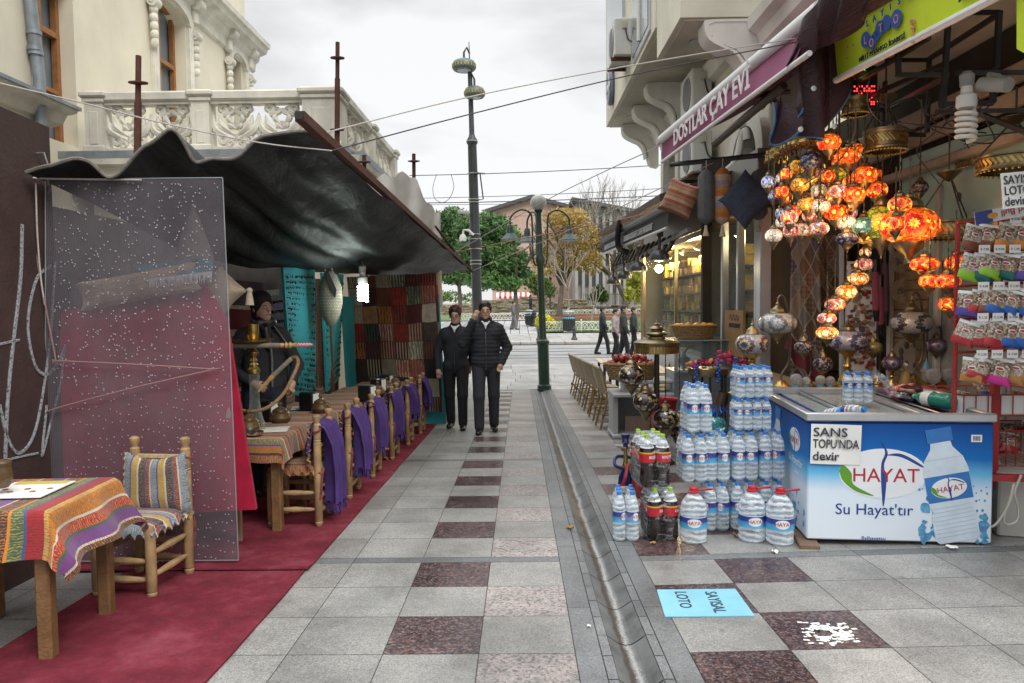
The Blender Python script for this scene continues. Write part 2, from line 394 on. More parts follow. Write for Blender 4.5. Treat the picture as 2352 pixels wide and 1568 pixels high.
# ================================================================ beyond the road: trees, ruins, buildings, street furniture
def leafmat(name, a, c, tr=.25):
 q = N(name); r = q.n('Attribute', out='Fac', attribute_name='rnd', attribute_type='GEOMETRY'); col = q.ramp(r, [(0, a), (1, c)])
 d = q.bsdf(col, .6); t = q.n('BsdfTranslucent', {0: col}); return q.done(q.n('MixShader', {0: tr, 1: d, 2: t}))
BARK = mat('bark', (.13, .105, .085), .9, vs=5, var=.35, bp=.6, bs=14)
PALEBARK = mat('pale_bark', (.30, .27, .24), .9, vs=5, var=.3, bp=.4, bs=14)
def leaves(b, blobs, n, sx, sy, shell=.55, droop=0):
 tot = sum(r[0]*r[1]*r[2] for _, r in blobs)
 for c, r in blobs:
  clr = rng.random()*.45
  for _ in range(int(n*r[0]*r[1]*r[2]/tot) + 4):
   d = V((rng.gauss(0, 1), rng.gauss(0, 1), rng.gauss(0, 1))).normalized(); k = shell + (1 - shell)*rng.random()**.7; k *= .82 + .22*wob(d.x*4 + c[0], d.y*4 + d.z*5, 1.3)
   p = V((c[0] + d.x*r[0]*k, c[1] + d.y*r[1]*k, c[2] + d.z*r[2]*k)); a = V((rng.gauss(0, 1), rng.gauss(0, 1), rng.gauss(0, .7) - droop)).normalized(); e = a.orthogonal().normalized(); e.rotate(Mx.Rotation(rng.random()*6.28, 3, a))
   s = rng.uniform(.6, 1.3); u = a*sx*s; w = e*sy*s
   b.add([p - u, p + w, p + u, p - w], [(0, 1, 2, 3)], None, 0, None, max(.02, min(1, clr + rng.uniform(0, .55))))
def branch(b, p, d, l, r, dep, spread=.55, up=.15, n=3, tips=None, k=.72):
 e = [V(p)]; q = V(d).normalized()
 for i in range(4):
  q = (q + V((rng.gauss(0, .1), rng.gauss(0, .1), rng.gauss(0, .06) + up*.25))).normalized(); e.append(e[-1] + q*l/4)
 b.tube(e, lambda t: r*(1 - .35*t), 6 if dep > 1 else 4)
 if tips is not None: tips.append(e[-1])
 if dep:
  for i in range(n):
   s = e[2 + (i % 3)] if i else e[-1]; a = q + V((rng.gauss(0, spread), rng.gauss(0, spread), rng.gauss(up, spread*.6)))
   branch(b, s, a, l*k*rng.uniform(.75, 1.15), r*.6, dep - 1, spread, up, n, tips, k)
def tree(name, label, base, h, r, leaf, blobs=None, n=3000, sx=.2, sy=.08, dep=2, bark=BARK, nb=3, spread=.55, tr=.3, grp='trees of the park', lk=.62, crown='crown', up=.15):
 t = T(name, label, 'tree', base, group=grp); b = B(); tips = []
 branch(b, (0, 0, -.1), (rng.gauss(0, .03), 0, 1), h*tr + .1, r, 0, tips=tips)
 top = tips[-1]
 for i in range(nb):
  a = 6.28*i/nb + rng.random(); branch(b, top, (cos(a)*.65, sin(a)*.65, 1), h*.3, r*.62, dep, spread, up, 3, tips, lk)
 b.O('trunk', bark, t)
 if leaf is not None:
  b = B(); leaves(b, blobs or [((p.x, p.y, p.z), (.5, .5, .4)) for p in tips[1:]], n, sx, sy); b.O(crown, leaf, t, sm=0)
 return t
PINE = leafmat('pine_needles', (.035, .10, .035), (.15, .28, .08), .15)
AUT = leafmat('autumn_leaves', (.30, .20, .06), (.62, .46, .14), .35)
GRN = leafmat('green_leaves', (.06, .12, .03), (.2, .3, .07), .3)
YEL = leafmat('yellow_leaves', (.45, .42, .02), (.75, .72, .05), .3)
def gat(u, y):
 p = at(u, 695, y); return V((p.x, y, G(p.x, y)))
def blobs_at(base, y, lst):
 k = pxm(y); out = []
 for u, v, ru, rv in lst:
  p = at(u, v, y + rng.uniform(-.8, .8)); out.append(((p.x - base.x, p.y - base.y, p.z - base.z), (ru*k*1.15, ru*k*1.1, rv*k*1.15)))
 return out
Y = 46; p = gat(1180, Y)
tree('pine_tree', 'big dark green pine with rounded clumps beside the tall grey mast', p, 8.2, .26, PINE, blobs_at(p, Y, [(1120, 520, 50, 32), (1160, 545, 40, 30), (1095, 575, 48, 34), (1150, 600, 46, 32), (1190, 625, 32, 18), (1110, 640, 50, 26), (1165, 650, 36, 20), (1075, 530, 40, 34), (1135, 575, 46, 34), (1140, 630, 46, 28), (1070, 610, 40, 34), (1190, 590, 26, 22)]), 22000, .17, .05, dep=1)
Y = 52; p = gat(1050, Y)
tree('pine_tree', 'pine tree showing between the white tarp and the grey mast', p, 8.5, .25, PINE, blobs_at(p, Y, [(1040, 510, 44, 34), (1070, 560, 44, 32), (1030, 585, 46, 34), (1055, 630, 50, 26), (1020, 545, 40, 30), (1000, 600, 40, 40)]), 17000, .18, .055, dep=1)
Y = 56; p = gat(1283, Y)
tree('autumn_tree', 'large tree with thin yellow autumn leaves behind the globe lamp post', p, 8.6, .33, AUT, blobs_at(p, Y, [(1300, 510, 42, 30), (1345, 540, 38, 34), (1270, 560, 42, 34), (1320, 590, 52, 34), (1360, 600, 30, 34), (1260, 610, 36, 26), (1300, 500, 60, 24), (1240, 590, 30, 30)]), 6500, .11, .07, dep=3, spread=.5)
Y = 54; p = gat(1242, Y)
tree('small_tree', 'small leafy green tree beneath the yellow autumn tree', p, 3.6, .1, GRN, blobs_at(p, Y, [(1240, 655, 26, 24), (1215, 640, 20, 22), (1262, 668, 18, 16)]), 1500, .14, .08, dep=2)
Y = 58; p = gat(1432, Y)
tree('bare_tree', 'thick bare tree with forked dark trunk near the black awning', p, 7.4, .42, None, dep=4, spread=.62, nb=4, tr=.18, lk=.74, up=.2)
Y = 64; p = gat(1395, Y)
tree('bare_tree', 'tall bare tree of fine grey twigs before the arcaded building', p, 10.5, .2, None, dep=4, bark=PALEBARK, nb=4, spread=.45, lk=.72, up=.3)
Y = 47; p = gat(1312, Y)
tree('sapling', 'slim bare sapling with a straight pale trunk on the lawn', p, 4.6, .075, None, dep=3, bark=PALEBARK, nb=4, tr=.5, lk=.66)
Y = 45.5; p = gat(1356, Y)
tree('pollarded_tree', 'low pollarded tree with stubby upright twigs on the lawn', p, 2.6, .075, None, dep=1, bark=PALEBARK, nb=5, spread=.25, tr=.55, up=.5)
def bush(name, label, u, y, lst, n, leaf, sx=.1, sy=.06, cat='shrub'):
 p = gat(u, y); t = T(name, label, cat, p, group='shrubs of the park'); b = B()
 for i in range(7): a = i*.9; b.tube([(0, 0, -.05), (cos(a)*.15, sin(a)*.15, .3), (cos(a)*.35, sin(a)*.3, .75)], .015, 5)
 b.O('stem', BARK, t); b = B(); leaves(b, blobs_at(p, y, lst), n, sx, sy); b.O('foliage', leaf, t, sm=0); return t
bush('shrub', 'bright yellow round bush behind the green lamp post', 1254, 44.5, [(1250, 738, 20, 15), (1262, 742, 14, 11), (1240, 744, 12, 10)], 2600, YEL, .07, .05)
bush('shrub', 'dark green dense shrub before the black railings', 1374, 60, [(1374, 672, 18, 18), (1384, 682, 16, 14), (1364, 684, 14, 12)], 1500, GRN)
bush('climbing_plant', 'yellow green climbing plant hanging beside the glass shop front', 1458, 40, [(1462, 620, 9, 24), (1452, 650, 14, 26), (1446, 676, 12, 16), (1466, 665, 10, 30)], 2200, leafmat('vine_leaves', (.22, .26, .03), (.55, .55, .08), .35), .11, .08, 'plant')
bush('hedge', 'low grey green hedge below the pines by the white tent', 1060, 66, [(1040, 680, 26, 14), (1080, 684, 26, 12), (1010, 680, 26, 14)], 1500, GRN)
# ruined wall
RUIN = mat('ruin_stone', (.36, .29, .21), .95, vs=2.5, var=.4, bp=.7, bs=9, dirt=.5)
def ruin(name, label, y, u0, u1, prof_, th=1.0):
 b = B(); p0, p1 = gat(u0, y), gat(u1, y); L_ = p1.x - p0.x; z0 = 0; c = 0
 x = 0
 h = lambda t: prof_(t)
 row = 0; zz = -.3
 while zz < 2.2:
  hh = rng.uniform(.1, .17); x = -rng.random()*.3
  while x < L_:
   w = rng.uniform(.22, .6)
   if zz < h(x/L_) + .05*rng.uniform(-1, 1): b.box((x + w/2, rng.uniform(-.09, .09), zz + hh/2), (w*.97, th*rng.uniform(.85, 1.05), hh*.9), bev=.025)
   x += w
  zz += hh
 o = b.O(name, RUIN); o.location = p0; tag(o, label, 'wall', 'ruined walls'); return o
ruin('ruined_wall', 'long low ruined wall of thin brown stone courses in the park', 64, 1085, 1345, lambda t: 1.02 + .22*wob(t*7, 2) + .25*math.exp(-((t - .5)/.16)**2))
ruin('ruined_wall', 'crumbled lower stretch of stone wall right of the long ruin', 60, 1335, 1470, lambda t: .62 + .18*wob(t*6, 5))
ruin('ruined_wall', 'brown stone wall stub left of the mast beyond the barrier', 62, 990, 1080, lambda t: .8 + .12*wob(t*5, 9))
b = B()
for y, u0, u1 in ((56, 1120, 1470), (52.5, 1255, 1460)):
 p0, p1 = gat(u0, y), gat(u1, y); b.box(((p0.x + p1.x)/2, y, p0.z + .14), (p1.x - p0.x, .25, .32), bev=.03)
struct(b, 'planter_kerb', mat('rust_kerb', (.26, .13, .08), .85, vs=2))
# white hoop fences
WHITE = mat('white_paint', (.78, .78, .76), .45, var=.06)
def hoopfence(label, y, u0, u1, h=.62):
 p0, p1 = gat(u0, y), gat(u1, y); t = T('hoop_fence', label, 'fence', p0, group='white hoop fences of the park'); L_ = p1.x - p0.x; n = max(2, int(L_/.42)); w = L_/n
 b = B(); b2 = B()
 for i in range(n + 1):
  c = i*w
  if i < n:
   b.tube([(c + w/2 - w*cos(pi*k/10), 0, .12 + (h - .16)*sin(pi*k/10)) for k in range(11)], .016, 5)
   if i < n - 1: b.tube([(c + w - w*.98*cos(pi*k/10), .02, .12 + (h - .2)*sin(pi*k/10)) for k in range(11)], .014, 5)
   for s in (-1, 1): b.tube([(c + w/2 + s*(.09 - .09*cos(q)) , 0, .2 + .07*sin(q)) for q in np.linspace(0, 5, 9)], .012, 4)
  if i % 5 == 0: b2.box((c, 0, h*.5), (.06, .06, h + .08), bev=.01); b2.ball((c, 0, h + .06), .045, 8, 6)
 b.tube([(0, 0, .1), (L_, 0, .1)], .018, 5); b.tube([(0, 0, h - .03), (L_, 0, h - .03)], .012, 5)
 b.O('hoop_panel', WHITE, t); b2.O('post', WHITE, t); return t
hoopfence('white iron hoop fence along the lawn behind the striped bin', 43, 1250, 1452)
hoopfence('white iron hoop fence across the plaza behind the walking boys', 53, 1040, 1250)
hoopfence('farther white hoop fence behind the yellow bush', 56.5, 1240, 1470)
# buildings beyond
def far_building():
 y = 92; t = T('pink_hall', 'big pale pink building with dark pitched roof behind the trees', 'building', gat(1240, y))
 q0, pk, q1 = at(1128, 486, y), at(1221, 457, y), at(1345, 490, y); z0 = G(0, y) - 2
 b = B(); b.prism([(q0.x, z0), (q1.x, z0), (q1.x, q1.z), (pk.x, pk.z), (q0.x, q0.z)], 26, TR(0, y + 26, 0, pi/2)); b.O('wall', mat('pink_plaster', (.60, .42, .34), .85, vs=.25, var=.14, dirt=.25), t, True)
 b = B()
 for a, c in ((q0, pk), (pk, q1)):
  d = (c - a); k = V((d.z, 0, -d.x)).normalized()*-.45 if d.x > 0 else 0
  k = V((0, 0, .45)); e = d.normalized()*.8
  b.add([a - (e if a is q0 else e*0) + V((0, -.8, 0)), c + (e if c is q1 else e*0) + V((0, -.8, 0)), c + (e if c is q1 else e*0) + k + V((0, -.8, 0)), a - (e if a is q0 else e*0) + k + V((0, -.8, 0))] + [p + V((0, 28, 0)) for p in (a - (e if a is q0 else e*0), c + (e if c is q1 else e*0), c + (e if c is q1 else e*0) + k, a - (e if a is q0 else e*0) + k)],
              [(0, 1, 2, 3), (7, 6, 5, 4), (3, 2, 6, 7), (0, 4, 5, 1), (0, 3, 7, 4), (1, 5, 6, 2)])
 b.O('roof', mat('dark_roof', (.09, .09, .09), .8, vs=.6), t, True)
far_building()
def arcade():
 y = 84; t = T('arcaded_building', 'weathered grey stone building with tall pilasters and narrow windows', 'building', gat(1400, y)); st = mat('grey_stone', (.36, .35, .32), .9, vs=.5, var=.3, dirt=.55)
 a, c = at(1322, 463, y), at(1560, 512, y); z0 = G(0, y) - 1
 b = B(); b.prism([(a.x, z0), (c.x, z0), (c.x, c.z), (a.x, a.z)], 18, TR(0, y + 18, 0, pi/2)); b.O('wall', st, t, True)
 b = B(); n = 15
 for i in range(n + 1):
  x = lerp(a.x, c.x, i/n); zt = lerp(a.z, c.z, i/n) - .7; b.box((x, y - .18, (z0 + zt)/2), (.34, .36, zt - z0), bev=.03)
 b.O('pilaster', st, t, True)
 b = B(); k = V((0, 0, .42)); e = V((-.5, -.9, 0)); f = V((.5, -.9, 0)); g = V((0, 19, 0))
 vs = [a + e, c + f, c + f + k, a + e + k]; vs = vs + [p + g for p in vs]; b.add(vs, [(0, 1, 2, 3), (7, 6, 5, 4), (3, 2, 6, 7), (0, 4, 5, 1), (0, 3, 7, 4), (1, 5, 6, 2)]); b.O('roof', mat('dark_roof', (.09, .09, .09)), t, True)
 gl = mat('dark_glass', (.06, .07, .08), .2)
 for i in range(n):
  x = lerp(a.x, c.x, (i + .5)/n); zt = lerp(a.z, c.z, (i + .5)/n)
  for lv, hh in ((zt - 2.1, 1.7), (zt - 5.2, 1.9), (zt - 8.2, 1.7)):
   w = B(); w.box((x, y - .05, lv), (.52, .16, hh), bev=.02); w.box((x, y - .10, lv - hh/2 - .06), (.66, .24, .1)); w.O('window', gl, t, True)
arcade()
def kiosk(label, u0, u1, v0, v1, y, cols):
 t = T('market_stand', label, 'stall', gat((u0 + u1)/2, y), group='kiosks of the park'); k = pxm(y); w = (u1 - u0)*k; p = at((u0 + u1)/2, v1, y); z = p.z - G(p.x, y)
 b = B()
 n = 14
 for i in range(n):
  x0, x1 = -w/2 + w*i/n, -w/2 + w*(i + 1)/n; h = (v1 - v0)*k
  b.add([(x0, -.5, z), (x1, -.5, z), (x1, .5, z + h*.7), (x0, .5, z + h*.7)], [(0, 1, 2, 3)], None, i % 2); b.add([(x0, -.5, z - h*.45), (x1, -.5, z - h*.45), (x1, -.5, z), (x0, -.5, z)], [(0, 1, 2, 3)], None, i % 2)
 b.O('canopy', cols, t, sm=0); b = B()
 for x in (-w*.45, w*.45):
  for yy in (-.4, .4): b.cyl((x, yy, 0), (x, yy, z + .1), .03)
 b.box((0, .2, .45), (w*.8, .6, .9), bev=.03); b.O('counter', WHITE, t)
RED = mat('red_cloth', (.5, .06, .06), .8)
kiosk('kiosk with red and white striped canopy behind the ruined wall', 1140, 1222, 668, 680, 76, [WHITE, RED])
kiosk('white topped market stand by the hedge left of the mast', 1040, 1082, 676, 690, 72, [WHITE, WHITE])
# street furniture
IRON = mat('black_iron', (.045, .047, .05), .45, .3, var=.25)
def bollard(label, u, y, h=.62, grp='black iron bollards of the far pavement'):
 t = T('bollard', label, 'bollard', gat(u, y), group=grp); k = h/.62
 B().lathe([(.15*k, 0), (.15*k, .06*k), (.11*k, .1*k), (.085*k, .16*k), (.075*k, .34*k), (.10*k, .37*k), (.10*k, .4*k), (.07*k, .43*k)], 14).O('post', IRON, t)
 B().lathe([(.06*k, .43*k), (.085*k, .48*k), (.085*k, .52*k), (.045*k, .55*k), (.05*k, .58*k), (.02*k, .63*k), (0, .64*k)], 14).O('finial', IRON, t)
bollard('short black iron bollard just left of the green lamp post', 1237, 34.5)
bollard('short black iron bollard on the kerb below the striped bin', 1318, 34.5)
bollard('taller thin black bollard beside the blue lined bin', 1226, 47.5, 1.05)
def bin_(label, u, y, w=.33, h=.95):
 t = T('litter_bin', label, 'litter bin', gat(u, y), group='striped metal bins'); b = B()
 for i in range(20): a = 2*pi*i/20; b.box((w*cos(a), w*sin(a), h*.5 + .08), (.055, .055, h*.8), TR(0, 0, 0))
 b.lathe([(w*.93, .1), (w*.93, h*.86)], 20); b.O('basket', IRON, t)
 B().lathe([(w*1.06, h*.82), (w*1.1, h*.9), (w*1.02, h*.95), (w*.9, h*.95)], 20, cap=False).O('bag_rim', mat('blue_bag', (.12, .42, .62), .4), t)
 b = B(); [b.cyl((s*w*.6, 0, h*.9), (s*w*.6, 0, h*1.2), .02) for s in (-1, 1)]; b.lathe([(w, h*1.2), (w*1.1, h*1.23), (w*.9, h*1.3), (0, h*1.36)], 20); b.O('lid', mat('bin_lid', (.28, .31, .31), .4, .4), t)
 b = B(); b.box((0, 0, .05), (w*1.9, w*1.6, .1), bev=.02); b.O('foot', mat('kerb_stone', (.33, .31, .28)), t)
bin_('striped black bin with domed lid before the lawn fence', 1306, 42.4)
bin_('dark bin with bright blue liner by the taller bollard', 1216, 47.8, .28, .8)
def post_lantern():
 t = T('lantern_post', 'small black lantern post standing at the ruined wall', 'street lamp', gat(1263, 57)); h = 3.0
 B().lathe([(.13, 0), (.13, .3), (.06, .4), (.05, h - .6), (.09, h - .55), (.04, h - .5)], 12).O('pole', IRON, t)
 B().lathe([(.07, h - .5), (.15, h - .1), (.15, h - .08)], 6).O('lantern_glass', mat('amber_glass', (.35, .27, .12), .3), t)
 B().lathe([(.19, h - .08), (.12, h + .05), (.04, h + .1), (.02, h + .2), (0, h + .22)], 6).O('cap', IRON, t)
post_lantern()
b = B(); p0, p1 = gat(1340, 70), gat(1470, 70); L_ = p1.x - p0.x
for i in range(int(L_/.16)): b.box((i*.16, 0, .75), (.03, .03, 1.5));
for z in (.2, 1.3): b.box((L_/2, 0, z), (L_, .05, .04))
o = b.O('railing', IRON); o.location = p0; tag(o, 'black iron railings behind the ruined wall by the bare tree', 'fence')
# tram mast
GREYP = mat('mast_paint', (.045, .05, .056), .35, .2, var=.15); STEEL = mat('bright_steel', (.55, .56, .56), .35, .8)
def mast():
 y = 21.2; base = gat(1098, y); h = at(1076, 95, y).z - base.z; t = T('lamp_mast', 'tall dark grey mast with two saucer lamps and steel bands', 'street lamp', base)
 lean = at(1077, 120, y).x - base.x; M = Mx.Shear('XY', 4, (0, 0)); f = lambda z: lean*z/h
 def lat(pr, n=18):
  bb = B(); bb.lathe(pr, n); bb.v = [(p[0] + f(p[2]), p[1], p[2]) for p in bb.v]; return bb
 z1 = h*.70; z2 = h*.385
 lat([(.21, 0), (.21, .5), (.145, .6), (.14, z2 - .15), (.17, z2 - .12), (.19, z2), (.17, z2 + .14), (.145, z2 + .2), (.125, z1 - .1), (.16, z1 - .05), (.16, z1 + .02), (.1, z1 + .12), (.075, z1 + .2), (.065, h - .9), (.04, h - .75)]).O('pole', GREYP, t)
 bb = B()
 for z in (z2 - .55, z2 - .45, z2 - .12, z2 + .16, z2 + .3, z1, z1*.86, z2 + 1.2, z2 + 1.28): bb.lathe([(.19 if abs(z - z2) < .2 else .165, z - .012), (.19 if abs(z - z2) < .2 else .165, z + .012)], 18, TR(f(z)))
 bb.O('band', STEEL, t)
 lat([(.03, h - .75), (.085, h - .68), (.03, h - .6), (.02, h - .55), (.012, h - .02), (0, h)], 10).O('finial', GREYP, t)
 um = mat('ufo_lamp', (.10, .14, .14), .4, .3); gd = mat('brass_trim', (.45, .33, .12), .4, .7)
 for u, v, r in ((1066, 152, .33), (1090, 214, .29)):
  p = at(u, v, y) - base; z = p.z; x = p.x
  l = B(); l.lathe([(r*.86, z - .15), (r, z - .1), (r, z + .02), (r*.86, z + .1), (r*.55, z + .15), (0, z + .17)], 24, TR(x, -.1)); lo = l.O('lamp_housing', um, t)
  l = B(); l.lathe([(r*.55, z - .17), (r*.6, z - .152)], 20, TR(x, -.1)); l.O('lens', mat('lamp_lens', (.5, .55, .55), .3), lo)
  l = B(); [l.box((r*1.0, 0, z - .03), (.02, .045, .09), TR(x, -.1) @ Mx.Rotation(2*pi*i/22, 4, 'Z')) for i in range(22)]; l.O('trim', gd, lo)
  l = B(); l.tube([(x, -.1, z + .15), (x, -.1, z + .35), ((x + f(z))/2, -.05, z + .5), (f(z), 0, z + .35)], .03, 8); l.O('bracket', GREYP, t)
 l = B(); zb = at(1100, 400, y).z - base.z
 l.tube([(f(zb), 0, zb), (f(zb) + .16, -.3, zb - .02), (f(zb) + .3, .5, zb + .1)], .025, 6); l.tube([(f(zb) + .2, 0, zb), (f(zb) + .28, 0, zb - .7), (f(zb) + .02, 0, zb - .75)], .02, 6)
 l.O('catenary_arm', GREYP, t)
mast()
def cctv(label, u, v, y, s=1):
 p = at(u, v, y); t = T('security_camera', label, 'security camera', p, group='dome cameras on the mast'); w = mat('white_plastic', (.75, .75, .73), .35, var=.05)
 b = B(); b.tube([(.3*s, 0, .1*s), (.16*s, 0, .24*s), (.02*s, 0, .24*s), (0, 0, .1*s)], .035*s, 8); b.O('arm', w, t)
 B().lathe([(.06*s, .12*s), (.1*s, .04*s), (.1*s, -.06*s), (.07*s, -.08*s)], 16).O('housing', w, t); B().ball((0, 0, -.08*s), .075*s, 12, 8).O('dome', mat('smoke_dome', (.1, .1, .11), .1), t)
cctv('white dome camera on a curved arm left of the mast', 1063, 548, 21)
def boxcam():
 p = at(1075, 489, 21.1); t = T('security_camera', 'flat grey box camera on the mast above the dome camera', 'security camera', p); b = B(); b.box((-.12, -.1, 0), (.34, .16, .1), TR(ry=.12), bev=.02); b.O('housing', mat('cam_grey', (.5, .5, .48), .5), t); B().cyl((.02, 0, -.03), (.22, 0, -.1), .025).O('arm', GREYP, t)
boxcam()
# green lamp post
GREEN = mat('green_paint', (.022, .055, .040), .35, .2, var=.3, dirt=.3)
def lamp_post():
 y = 17.2; base = gnd(1250, 894); t = T('lamp_post', 'dark green lamp post with a white globe and three bell lanterns', 'street lamp', base); k = pxm(y); H = lambda v: (894 - v)*k
 lean = -10*k; f = lambda z: lean*z/H(480)
 b = B(); b.lathe([(.17, -.05), (.16, .1), (.13, .12), (.13, H(790)), (.15, H(788)), (.15, H(782)), (.1, H(778)), (.085, H(770)), (.075, H(610)), (.11, H(600)), (.11, H(592)), (.07, H(585)), (.06, H(490))], 18); b.v = [(p[0] + f(p[2]), p[1], p[2]) for p in b.v]; b.O('pole', GREEN, t)
 z = H(467); B().ball((f(z), 0, z), 18.5*k, 24, 16).O('globe', mat('milk_glass', (.42, .42, .39), .25, var=.12, vs=3), t)
 B().lathe([(.05, H(492)), (.09, H(488)), (.1, H(484))], 14, TR(f(z))).O('globe_socket', GREEN, t)
 for dx, dy, vv in ((-1, -.25, 1), (1, .2, 1), (-.42, .9, 1.0)):
  r = 46*k; z0 = H(600); z1 = H(510); x0 = f(z0)
  pts = [(x0 + .03*dx, .03*dy, z0 - .1), (x0 + .16*dx, .16*dy, z0 + .02), (x0 + .18*dx, .18*dy, z1), (x0 + .24*dx, .24*dy, H(490)), (x0 + dx*(.24 + r*.45), dy*(.24 + r*.45), H(484)), (x0 + dx*(.2 + r), dy*(.2 + r), H(500)), (x0 + dx*(.22 + r), dy*(.22 + r), H(522))]
  B().tube(spline(pts, 22), .022, 8).O('arm', GREEN, t)
  m = TR(x0 + dx*(.22 + r), dy*(.22 + r), 0)
  B().lathe([(.215, H(552)), (.22, H(551)), (.15, H(544)), (.085, H(537)), (.075, H(524)), (.055, H(519)), (0, H(517))], 20, m).O('lantern_shade', mat('shade_green', (.05, .085, .08), .4, .3), t)
 return t
lamp_post()
# overhead tram wires and washing lines between the houses
CABLE = mat('cable', (.04, .04, .045), .6); ROPE = mat('pale_rope', (.48, .45, .42), .9, vs=200, var=.4)
def wire(name, label, pts, r=.008, m=None, cat='cable', grp='overhead tram wires', sag=.0, n=16):
 if len(pts) == 2:
  a, c = V(pts[0]), V(pts[1]); P = [a.lerp(c, i/n) - V((0, 0, sag*4*(i/n)*(1 - i/n))) for i in range(n + 1)]
 else: P = spline(pts, n*2)
 o = B().tube(P, r, 6).O(name, m or CABLE); return tag(o, label, cat, grp)
y = 24
for i, (u0, v0, u1, v1, r, yy, lb) in enumerate(((940, 403, 1530, 378, .012, 23, 'uppermost thin tram wire crossing in front of the mast'), (960, 455, 1530, 432, .01, 25, 'second tram wire from the top, sagging past the mast'), (960, 466, 1540, 448, .016, 26, 'thick black tram feeder cable crossing behind the globe lamp'), (970, 470, 1540, 457, .009, 27, 'thin tram wire just beneath the thick feeder cable'), (1000, 501, 1540, 480, .008, 31, 'lowest thin tram wire over the pink building wall'))):
 wire('tram_wire', lb, (at(u0, v0, yy), at(u1, v1, yy)), r, sag=.05)
l = [at(u, v, 23.1) for u, v in ((1002, 400), (994, 430), (998, 455), (1015, 465), (1032, 455), (1042, 430), (1036, 401))]
wire('wire_loop', 'slack loop of black cable hanging under the top tram wire', l, .009)
# ================================================================ left: the cream palace
PL = mat('cream_plaster', (.68, .635, .51), .85, vs=.9, var=.10, dirt=.18, bp=.1, bs=60); ST = mat('carved_stone', (.66, .64, .56), .85, vs=2.2, var=.22, dirt=.4, bp=.2, bs=30)
LEAD = mat('lead_sheet', (.25, .28, .31), .5, .4, var=.3, vs=4); WOODF = mat('window_wood', (.30, .13, .045), .45, vs=6, var=.3)
def glassmat(name, a, c, ro=.08):
 q = N(name); co = q.co(); f = q.noise(co, 1.1, 3); return q.done(q.bsdf(q.mix(f, a, c), ro, 0, q.bump(q.noise(co, 3), .05, .05), Specular_IOR_Level=.8))
PANE = glassmat('window_pane', (.10, .13, .15), (.26, .31, .34))
def holewall(b, w, h, holes, th, M, mi=0):
 X = sorted({0, w, *[a for q in holes for a in (q[0], q[2])]}); Z = sorted({0, h, *[a for q in holes for a in (q[1], q[3])]})
 for i in range(len(X) - 1):
  for j in range(len(Z) - 1):
   cx, cz = (X[i] + X[i + 1])/2, (Z[j] + Z[j + 1])/2
   if any(q[0] < cx < q[2] and q[1] < cz < q[3] for q in holes): continue
   b.add([(X[i], 0, Z[j]), (X[i + 1], 0, Z[j]), (X[i + 1], 0, Z[j + 1]), (X[i], 0, Z[j + 1])], [(0, 1, 2, 3)], None, mi, M)
 for x0, z0, x1, z1, ar in holes:
  n = 12; P = [(x0, z0), (x1, z0)]
  A = [(x1 - (x1 - x0)*k/n, z1 - ar + ar*math.sqrt(max(0, 1 - (1 - 2*k/n)**2))) for k in range(n + 1)] if ar else [(x1, z1), (x0, z1)]
  P += A
  for k in range(len(P)):
   p, q = P[k], P[(k + 1) % len(P)]; b.add([(p[0], 0, p[1]), (p[0], th, p[1]), (q[0], th, q[1]), (q[0], 0, q[1])], [(0, 1, 2, 3)], None, mi, M)
  if ar:
   for k in range(n): b.add([(A[k][0], 0, A[k][1]), (A[k + 1][0], 0, A[k + 1][1]), (A[k + 1][0], 0, z1), (A[k][0], 0, z1)], [(3, 2, 1, 0)], None, mi, M)
def sweep(b, prof, p, q, out, mi=0):
 p, q, out = V(p), V(q), V(out); n = len(prof); vs = [p + out*a + V((0, 0, c)) for a, c in prof] + [q + out*a + V((0, 0, c)) for a, c in prof]
 fs = [(i, i + 1, n + i + 1, n + i) for i in range(n - 1)] + [tuple(range(n)), tuple(range(2*n - 1, n - 1, -1))]; b.add(vs, fs, None, mi)
def scroll(b, c, r0, turns, a0, s, M, rad=.022, k=1):
 pts = []
 for i in range(int(turns*11) + 1):
  t = i/(turns*11); a = a0 + s*t*turns*2*pi; r = r0*(1 - .86*t); pts.append(M @ V((c[0] + r*cos(a), 0, c[1] + r*sin(a))))
 b.tube(pts, lambda t: rad*(2.1 - .9*t), 6)
def lace(b, w, h, M):
 for s in (1, -1):
  m = M @ Mx.Translation((w/2, 0, 0)) @ Mx.Scale(s, 4, (1, 0, 0))
  scroll(b, (w*.27, h*.86), h*.12, 1.4, -pi/2, -1, m, h*.036); scroll(b, (w*.11, h*.84), h*.09, 1.2, pi*.9, 1, m, h*.03)
  scroll(b, (w*.28, h*.2), h*.12, 1.5, pi*.6, 1, m, h*.034); scroll(b, (w*.12, h*.11), h*.085, 1.2, -pi/2, 1, m, h*.03)
  for x0, z0, x1, z1, x2, z2, r in ((.02, .18, .42, .42, .5, .78, .05), (.04, .3, .3, .5, .36, .74, .045), (.16, .36, .34, .44, .46, .6, .04), (.02, .5, .16, .66, .06, .8, .04), (.5, .25, .44, .45, .5, .62, .035), (.0, .42, .1, .5, .14, .62, .035)):
   b.tube([m @ p for p in spline([(x0*w, 0, z0*h), (x1*w, -.01, z1*h), (x2*w, 0, z2*h)], 8)], lambda t: 2.0*r*h*(1 - .75*abs(2*t - .9)), 6)
 for k in range(5): a = pi*(.1 + .2*k); b.tube([M @ V((w/2, 0, h*.42)), M @ V((w/2 + cos(a)*h*.13, -.015, h*.42 + sin(a)*h*.17))], lambda t: h*(.018 + .03*t), 6)
 b.tube([M @ V((w/2, -.01, h*.3)), M @ V((w/2, -.01, h*.12))], lambda t: h*.05*(1 - .7*t), 6)
